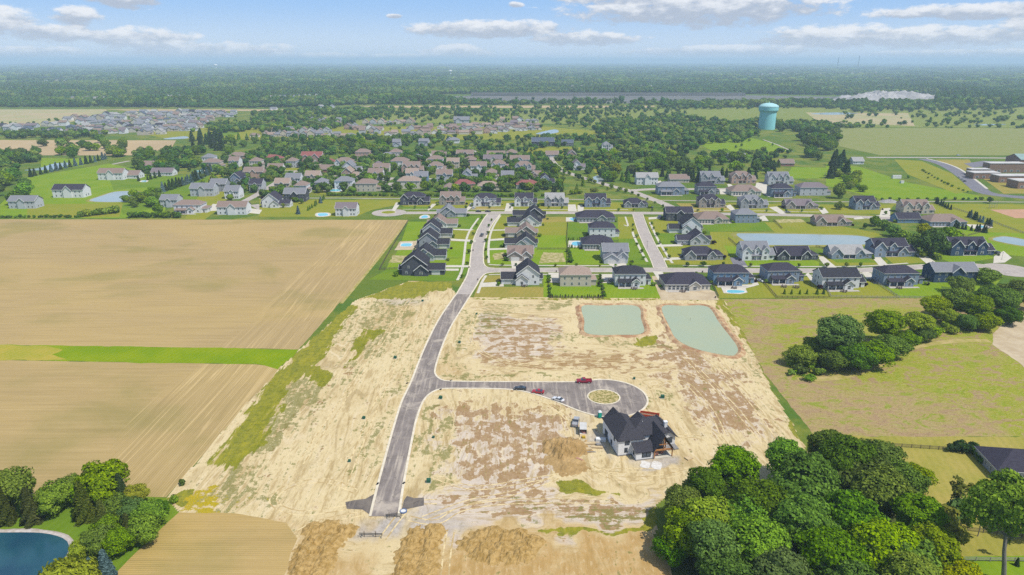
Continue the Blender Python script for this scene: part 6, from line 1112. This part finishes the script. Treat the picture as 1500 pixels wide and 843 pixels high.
# ---- neighbourhood trees: groves and yards
LM_ = np.array([(l[0], l[1], l[3]) for l in LANDMARKS]); RP = np.array(ROADPTS)
def free(x, y, m=2.5):
    if np.any((np.abs(LM_[:, 0]-x) < LM_[:, 2]/2+m) & (np.abs(LM_[:, 1]+.5-y) < 7.5+m)): return False
    return np.min((RP[:, 0]-x)**2 + (RP[:, 1]-y)**2) > 30
rgT = random.Random(17)
def grove(poly, n, hs, kinds, tints, group, clear=True, m=2.5, sep=4.0):
    W_ = GP(poly); xs = [p[0] for p in W_]; ys = [p[1] for p in W_]; got = 0; tries = 0
    while got < n and tries < n*40:
        tries += 1; x, y = rgT.uniform(min(xs), max(xs)), rgT.uniform(min(ys), max(ys))
        if not inside(np.array([x]), np.array([y]), W_)[0] or (clear and not free(x, y, m)): continue
        if TREES and min((a-x)**2 + (b-y)**2 for a, b in TREES[-260:]) < sep*sep: continue
        h = rgT.uniform(*hs); k, t = rgT.choice(kinds), rgT.choice(tints); tree(x, y, h, k, t, near_label(x, y, k, t, h), group, rgT.uniform(.9, 1.2)); got += 1
grove([(380,250),(500,246),(810,246),(832,252),(800,282),(480,283),(385,292)], 130, (6.0, 11), ['mid'], ['green','dark','dark','dark','bright'], 'yard trees of the older neighbourhood', m=-1.2, sep=2.8)
grove([(300,235),(385,225),(390,288),(330,300)], 34, (5, 9), ['mid','mid','con'], ['green','dark','pine'], 'yard trees of the left street'); grove([(478,208),(590,207),(590,225),(478,226)], 26, (10, 13), ['wide'], ['bright','green','dark'], 'trees of the bright belt')
grove([(200,222),(292,226),(290,246),(200,250)], 15, (10, 13), ['wide'], ['dark','green'], 'dark grove behind the barns'); grove([(62,210),(185,206),(192,234),(62,236)], 24, (10, 13), ['wide'], ['green','bright','dark'], 'grove above the left pond'); grove([(-20,235),(32,240),(48,300),(-20,312)], 20, (10, 14), ['wide'], ['dark','green'], 'trees at the far left edge'); grove([(-10,228),(60,225),(60,240),(-10,246)], 10, (8, 12), ['wide'], ['dark','green'], 'trees above the far left pond'); grove([(205,250),(290,246),(330,262),(300,285),(205,270)], 14, (5, 9), ['mid','con'], ['green','dark','pine'], 'trees on the left lawns')
grove([(278,201),(328,198),(330,221),(285,224)], 24, (13, 17), ['con'], ['pine'], 'pine stand behind the barns', sep=5); grove([(330,205),(388,205),(388,230),(322,235)], 18, (8, 12), ['wide','mid','con'], ['dark','green'], 'trees beyond the left street'); grove([(168,297),(205,280),(232,284),(248,300),(240,314),(170,316)], 18, (5, 9), ['wide'], ['bright','green','green','dark'], 'thicket by the left pond')
grove([(900,259),(985,258),(1085,255),(1120,262),(1120,268),(900,268)], 30, (9, 12), ['con'], ['pine','pine','dark'], 'pine belt behind the upper right houses', sep=5, m=0); grove([(905,238),(1080,228),(1090,254),(905,257)], 34, (9, 13), ['wide'], ['grey','green','dark','bright'], 'wood above the pine belt'); grove([(800,262),(850,262),(880,288),(800,290)], 12, (5, 8), ['mid','con'], ['green','bright','pine'], 'trees along the bending road')
grove([(880,225),(905,232),(905,268),(885,268)], 9, (9, 12), ['wide'], ['bright','lime','green'], 'lime trees beside the old road'); grove([(1090,240),(1148,232),(1140,262),(1115,262)], 12, (7, 11), ['con','wide'], ['dark','pine'], 'trees by the red barn'); grove([(1165,208),(1225,195),(1240,228),(1180,240)], 26, (11, 15), ['wide'], ['dark','dark','green'], 'dark wood by the main road'); grove([(1200,240),(1248,236),(1246,262),(1203,264)], 8, (15, 18), ['con'], ['pine'], 'giant dark conifers on the paddock', sep=6, m=0); grove([(1210,262),(1262,250),(1268,285),(1240,288)], 14, (5, 9), ['wide'], ['green','bright'], 'bushes beside the paddock'); T(1228,291,14,'wide','green',None,sx=.7); T(1229,307,7,'wide','bright',None)
grove([(1050,205),(1110,200),(1150,215),(1095,226)], 8, (3, 6), ['mid'], ['green'], 'scrub on the bright slope')
# ---- street and yard trees
def line_trees(pts, n, h, kinds, tints, group, jit=.8, label=None, sx=1.0):
    P = smooth_line(GP(pts), 1.0)
    for i in range(n):
        x, y = P[int((i+.5)*len(P)/n)]; x += rgT.uniform(-jit, jit); y += rgT.uniform(-jit, jit); hh = h*rgT.uniform(.8, 1.2); k, t = rgT.choice(kinds), rgT.choice(tints); tree(x, y, hh, k, t, label or near_label(x, y, k, t, hh), group, sx)
SG = 'young street trees'
for l, n, h in (([(676,413),(686,380),(692,345),(708,318)], 7, 2.8), ([(712,384),(712,350),(722,322)], 6, 2.8), ([(943,384),(925,330)], 6, 2.6), ([(981,382),(953,328)], 6, 3.0), ([(730,390.5),(930,391)], 8, 2.4), ([(1000,391),(1270,391.5)], 9, 3.0), ([(600,306),(830,306)], 9, 2.8), ([(900,309.5),(1180,311)], 10, 3.0), ([(925,284),(985,310)], 6, 3.2), ([(1010,403),(1290,402)], 8, 2.6), ([(812,250),(870,270),(920,284)], 12, 5.5), ([(797,228),(808,250),(830,256)], 9, 6)): line_trees(l, n, h, ['mid'], ['green','dark','bright'], SG)
for l, n, h, k, t, g_, lb in (([(1147,431),(1207,431)], 6, 3.2, ['con'], ['dark'], 'row of young conifers', 'young conifer in the row behind the blue-grey house'), ([(807,436),(880,436.5)], 26, 1.7, ['thuja'], ['pine'], 'clipped row behind the beige house', 'small columnar shrub in the row behind the beige house'), ([(832,352.5),(855,352.5)], 10, 2.2, ['thuja'], ['dark'], 'shrubs above the oval pool', 'columnar shrub in the row above the oval pool'), ([(833,364),(856,364)], 10, 2.2, ['thuja'], ['dark'], 'shrubs below the oval pool', 'columnar shrub in the row below the oval pool'),
    ([(44,260),(75,252),(100,246),(130,240),(156,233)], 17, 9, ['con'], ['spruce','pine'], 'spruce row along the left lane', 'spruce in the row along the left lane'), ([(238,282),(262,274),(285,266),(310,254)], 20, 9, ['con'], ['pine','spruce'], 'spruce screen left of the grey houses', 'spruce in the screen left of the grey houses'), ([(200,266),(218,264),(245,256)], 7, 6, ['con'], ['pine'], 'conifers around the white barn', 'conifer planted before the white barn'), ([(1370,298),(1393,308)], 7, 5, ['con'], ['pine'], 'spruce row by the tall tan house', 'spruce in the row right of the tall tan house'), ([(1418,318),(1452,332)], 9, 5.5, ['con'], ['pine','spruce'], 'spruces above the pool', 'spruce above the pool at the sports ground'), ([(1398,334),(1446,342)], 9, 5, ['con'], ['pine'], 'spruces below the pool', 'spruce below the pool at the sports ground'), ([(396,291),(436,297)], 8, 4, ['bush'], ['dark','green'], 'bushes at the white violet-roofed house', None),
    ([(452,309),(475,292)], 9, 4, ['con'], ['dark'], 'conifer screen beside the field pool', 'conifer in the screen beside the field pool'), ([(480,287),(620,288),(760,288.5)], 58, 3.0, ['bush'], ['dark','green'], 'hedge along the trail', 'shrub of the long hedge along the trail'), ([(760,285),(800,288),(850,284)], 12, 3.5, ['bush'], ['green','bright'], 'hedge along the trail', 'shrub of the hedge right part along the trail'), ([(190,319),(262,319)], 12, 4.4, ['bush'], ['dark'], 'dark hedge at the field', 'shrub of the dark hedge before the large white house'), ([(0,319.5),(118,319)], 22, 2.2, ['bush'], ['dark','green'], 'low bushes on the field edge', 'low bush on the left field edge'), ([(118,318),(172,312)], 10, 5, ['bush'], ['green','bright'], 'taller bushes on the field edge', 'taller bush on the left field edge'), ([(804,405),(806,436)], 7, 1.8, ['bush'], ['dark'], 'yard hedge', 'shrub along the beige house left fence'), ([(880,405),(884,436)], 7, 1.8, ['bush'], ['dark'], 'yard hedge', 'shrub along the beige house right fence'), ([(832,368),(835,386)], 5, 2.5, ['bush'], ['dark'], 'yard hedge', 'shrub left of the pale grey garage house'), ([(1350,250),(1390,272),(1420,283)], 14, 2.0, ['bush'], ['green'], 'ditch shrubs', 'shrub along the paddock ditch'), ([(1262,293),(1440,293)], 16, 2.4, ['bush'], ['green','dark'], 'shrubs below the paddock', 'shrub along the lower edge of the paddock')): line_trees(l, n, h, k, t, g_, .5, lb)
# foundation planting and loose shrubs
for (x, y, l, w) in LANDMARKS[:50]:
    for k in range(2):
        xx = x + rgT.choice((-1, 1))*(w/2+1.0+rgT.random()); yy = y - 4 + rgT.uniform(-3, 5); t = rgT.choice(['dark','green','dark','maroon','bright']); h = rgT.uniform(1.0, 2.6); tree(xx, yy, h, 'bush', t, near_label(xx, yy, 'bush', t, h), 'shrubs beside the houses')
for px, py, h, t in ((415,305,4.5,'bright'),(442,299,5,'green'),(437,314,7,'spruce'),(470,298,6,'spruce'),(985,267,5,'maroon'),(917,303,3,'maroon'),(1076,317,4,'maroon'),(277,299,3,'maroon'),(330,283,3.5,'yellow'),(385,294,4,'maroon'),(862,262,5,'bright'),(825,259,4,'bright'),(890,279,4,'lime'),(866,268,6,'lime'),(905,281,3,'dark'),(1330,262,4,'green'),(1359,262,2.5,'dark'),(1449,298,6,'dark'),(1330,317,3,'green'),(1297,315,3.5,'green')): T(px, py, h, 'mid' if t not in ('spruce',) else 'con', t, None, 'specimen trees')
# ------------------------------------------------------------------ far woods: nobody could count them
def far_foliage(name, a, b):
    m = foliage(name, a, b, .1, .2); return m
M_far = far_foliage('far_leaves', (.03, .085, .014), (.095, .20, .028)); M_far2 = far_foliage('far_leaves_pale', (.085, .16, .02), (.19, .29, .035))
def proto(name, seed, Rr, Hc, z0, nb, nl, leaf, mat):
    me = crown_mesh(seed, Rr, Hc, z0, nb, nl, leaf, .42, .8, core=.8); me.materials.clear(); me.materials.append(mat); o = bpy.data.objects.new(name, me); return o
pc = bpy.data.collections.new('far_tree_shapes')
for i in range(5): pc.objects.link(proto('far_tree', 700+i, .5, 1.0-.12*(i % 2), 0.0, 9, 150, .085, M_far if i < 3 else M_far2))
def scatter(name, P, Sc, pi, label):
    n = len(P); me = bpy.data.meshes.new(name); me.vertices.add(n); me.vertices.foreach_set('co', P.astype(np.float32).ravel())
    a = me.attributes.new('sc', 'FLOAT_VECTOR', 'POINT'); a.data.foreach_set('vector', Sc.astype(np.float32).ravel()); a = me.attributes.new('pi', 'INT', 'POINT'); a.data.foreach_set('value', pi.astype(np.int32)); a = me.attributes.new('rz', 'FLOAT', 'POINT'); a.data.foreach_set('value', RNG.uniform(0, 6.28, n).astype(np.float32))
    o = link(name, me); o['kind'] = 'stuff'; o['label'] = label; o['category'] = 'trees'
    t = bpy.data.node_groups.new(name, 'GeometryNodeTree'); t.interface.new_socket('Geometry', in_out='INPUT', socket_type='NodeSocketGeometry'); t.interface.new_socket('Geometry', in_out='OUTPUT', socket_type='NodeSocketGeometry')
    N = t.nodes.new; gi, go = N('NodeGroupInput'), N('NodeGroupOutput'); ip = N('GeometryNodeInstanceOnPoints'); ci = N('GeometryNodeCollectionInfo'); ci.inputs[0].default_value = pc; ci.inputs['Separate Children'].default_value = True; ci.inputs['Reset Children'].default_value = True
    def at(nm, ty): x = N('GeometryNodeInputNamedAttribute'); x.data_type = ty; x.inputs[0].default_value = nm; return x.outputs[0]
    cx = N('ShaderNodeCombineXYZ'); L = t.links.new; L(at('rz', 'FLOAT'), cx.inputs[2]); er = N('FunctionNodeEulerToRotation'); L(cx.outputs[0], er.inputs[0]); L(gi.outputs[0], ip.inputs['Points']); L(ci.outputs[0], ip.inputs['Instance']); ip.inputs['Pick Instance'].default_value = True; L(at('pi', 'INT'), ip.inputs['Instance Index']); L(er.outputs[0], ip.inputs['Rotation']); L(at('sc', 'FLOAT_VECTOR'), ip.inputs['Scale']); L(ip.outputs[0], go.inputs[0])
    md = o.modifiers.new('scatter', 'NODES'); md.node_group = t; return o
def fbm(x, y, s, seed=0):
    rg = np.random.default_rng(seed); v = np.zeros(x.shape)
    for k in range(7): a = rg.uniform(0, 6.28); f = s*rg.uniform(.6, 2.6); v += np.sin((x*np.cos(a)+y*np.sin(a))*f*6.28 + rg.uniform(0, 6.28))/(1+k*.3)
    return v/2.5
CLEAR = [GP(p) for p in ([(-900,157.5),(160,157.5),(460,158.5),(520,153.5),(960,153.5),(980,158),(2500,158),(2500,162),(-900,165)], [(640,138.5),(1100,138.5),(1210,140),(1370,139),(1372,152),(1240,153),(1090,153.5),(690,152.5),(640,147)])]
FARF = []
for i_, (px, py, w_, h_) in enumerate(((60,118,60,1.6),(250,130,50,2.2),(330,113,40,1.2),(520,124,60,1.8),(560,145,40,2.5),(700,128,45,1.6),(780,112,50,1.2),(860,120,40,1.4),(930,131,60,1.8),(1000,126,30,1.6),(1130,122,70,1.5),(1200,128,40,1.8),(1320,118,60,1.4),(1430,127,45,2.0),(1470,113,50,1.2),(400,136,45,2.2),(140,139,50,2.2),(1400,141,50,2.2),(20,146,40,2.4),(620,107,60,.9),(1050,106,70,.9),(260,106,60,.9))):
    q = GP([(px-w_, py), (px-w_*.3, py-h_), (px+w_*.8, py-h_*.8), (px+w_, py+h_*.3), (px, py+h_)]); FARF.append(q); sheet('field', q, (M_bigfield, M_tang, M_tan, M_scrub)[i_ % 4], .25+.01*i_)
CLEAR += FARF
def band(y0, y1, sp, hw, hh, dens=1.0, thin=.0):
    n = int(1.75*(y1*y1-y0*y0)/2/(sp*sp)*dens); y = np.sqrt(RNG.uniform(y0*y0, y1*y1, n)); x = RNG.uniform(-.875, .875, n)*y
    k = fbm(x, y, 1/900., 3) + .6*fbm(x, y, 1/260., 4) > -1.15 + thin
    for c in CLEAR: k &= ~inside(x, y, c)
    x, y = x[k], y[k]; n = len(x); h = RNG.uniform(*hh, n)*(1+.4*fbm(x, y, 1/700., 8)); w = RNG.uniform(*hw, n)
    return np.stack([x, y, np.full(n, .0)], 1), np.stack([w, w, h], 1)
b1 = band(1800, 3600, 14.5, (13, 22), (11, 23)); b2 = band(3600, 8000, 42, (40, 75), (12, 26)); b3 = band(8000, 26000, 140, (140, 260), (14, 34))
P_ = np.vstack([b1[0], b2[0], b3[0]]); S_ = np.vstack([b1[1], b2[1], b3[1]]); fi = np.where(fbm(P_[:, 0], P_[:, 1], 1/900., 21) + .5*fbm(P_[:, 0], P_[:, 1], 1/300., 22) + RNG.normal(size=len(P_))*.3 > .45, RNG.integers(3, 5, len(P_)), RNG.integers(0, 3, len(P_)))
scatter('far_forest', P_, S_, fi, 'hazy green forest stretching to the horizon')
def patch(polys):
    PP, SS = [], []
    for poly, n, hh in polys:
        W_ = GP(poly); xs = [p[0] for p in W_]; ys = [p[1] for p in W_]; x = RNG.uniform(min(xs), max(xs), n*4); y = RNG.uniform(min(ys), max(ys), n*4); k = inside(x, y, W_) & (fbm(x, y, 1/120., 5) > -.5); x, y = x[k][:n], y[k][:n]
        h = RNG.uniform(*hh, len(x)); w = h*RNG.uniform(.75, 1.25, len(x)); PP.append(np.stack([x, y, 0*x], 1)); SS.append(np.stack([w, w, h], 1))
    return np.vstack(PP), np.vstack(SS)
pp, ss_ = patch([([(420,162),(560,160),(1010,160),(1000,190),(880,196),(800,180),(560,178),(520,172)], 620, (4, 11)), ([(500,165),(700,163),(870,166),(860,172),(520,172)], 110, (8, 14)), ([(880,180),(1010,172),(1100,186),(1108,200),(1090,210),(1030,214),(1000,232),(900,234),(870,205)], 560, (8, 13)), ([(1075,184),(1108,179),(1108,200),(1090,206)], 70, (9, 13)), ([(1138,180),(1175,183),(1230,187),(1205,196),(1140,194)], 150, (9, 14)), ([(1108,178),(1138,178),(1138,184),(1108,184)], 30, (8, 12)), ([(1230,153),(2000,153),(2000,187),(1230,187)], 520, (4, 12)), ([(1210,156),(1500,155),(1500,162),(1230,165)], 200, (9, 15)),
    ([(0,180),(200,172),(350,170),(350,195),(240,202),(0,203)], 90, (4, 8)), ([(10,199),(168,197),(165,203.5),(10,204.5)], 60, (9, 13)), ([(300,188),(355,180),(370,192),(310,199)], 60, (9, 13)), ([(370,168),(520,160),(560,168),(520,182),(470,196),(372,198)], 330, (9, 14)), ([(470,203),(600,202),(860,202),(880,210),(780,206),(470,208)], 170, (4, 10)), ([(500,180),(800,178),(800,200),(500,202)], 90, (4, 8)), ([(500,151.5),(1240,152),(1240,154.5),(500,154.5)], 260, (8, 15)), ([(660,146),(1240,147),(1240,149),(660,149)], 60, (6, 11)), ([(385,205),(480,204),(480,222),(385,224)], 90, (7, 11)), ([(790,200),(880,200),(880,235),(830,235)], 60, (6, 10)), ([(1230,186.5),(2000,187),(2000,189),(1230,188.5)], 120, (4, 9)), ([(440,160),(1240,156),(1240,160),(440,164)], 160, (7, 13)), ([(590,203),(800,206),(800,222),(590,222)], 60, (6, 10)), ([(1080,222),(1160,222),(1150,236),(1080,240)], 50, (5, 9))])
yp, ys_ = patch([([(380,224),(800,222),(815,248),(500,249),(385,252)], 500, (6.5, 10.5)), ([(385,250),(810,248),(820,282),(480,283),(385,292)], 380, (5.5, 9)), ([(300,235),(385,226),(385,285),(330,296)], 90, (6, 9)), ([(800,225),(905,232),(900,275),(830,256)], 90, (6, 10)), ([(195,225),(300,222),(300,250),(205,256)], 60, (8, 12)), ([(0,226),(60,222),(60,236),(0,262)], 50, (8, 12))])
kf = np.array([free(a, b, -1.6) for a, b in yp[:, :2]]); yp, ys_ = yp[kf], ys_[kf]
scatter('yard_greenery', yp, ys_, RNG.integers(0, 4, len(yp)), 'leafy yard trees packed between the older houses')
scatter('distant_woodland', pp, ss_, RNG.integers(0, 5, len(pp)), 'scattered woodland and scrub beyond the neighbourhood')
# ------------------------------------------------------------------ the air
hz = MB(); hz.box(-63000, -2500, -1.5, 63000, 63000, 185); vm = bpy.data.materials.new('haze'); vm.use_nodes = True; vt = vm.node_tree; vt.nodes.remove(vt.nodes['Principled BSDF']); pv = vt.nodes.new('ShaderNodeVolumePrincipled'); pv.inputs['Color'].default_value = (.62, .80, 1.0, 1); pv.inputs['Density'].default_value = 1.2e-4; pv.inputs['Anisotropy'].default_value = 0.0
vt.links.new(pv.outputs[0], vt.nodes['Material Output'].inputs['Volume']); ho = hz.build('haze', vm); ho['kind'] = 'stuff'; ho['label'] = 'pale blue summer haze over the land'

# labels that more than one thing would carry: say which one, counted from the left
ORD = 'leftmost|second|third|fourth|fifth|sixth|seventh|eighth|ninth|tenth|eleventh|twelfth|thirteenth|fourteenth|fifteenth|sixteenth|seventeenth|eighteenth|nineteenth|twentieth'.split('|')
same = {}
for o in S.objects:
    if o.parent is None and 'category' in o: same.setdefault(o['label'], []).append(o)
for lb, os_ in same.items():
    if len(os_) < 2 or len(os_) > 36: continue
    ang = sorted(os_, key=lambda q: q.location.x/max(q.location.y, 1.))
    for k, q in enumerate(ang):
        suf = 'leftmost' if k == 0 else ('rightmost' if k == len(ang)-1 else (ORD[k] + ' from left' if k < 20 else ORD[len(ang)-1-k] + ' from right')); w = lb.split()
        while len(w) + len(suf.split()) > 16: w.pop(-1 if len(w) > 13 else 0)
        q['label'] = ' '.join(w) + ', ' + suf
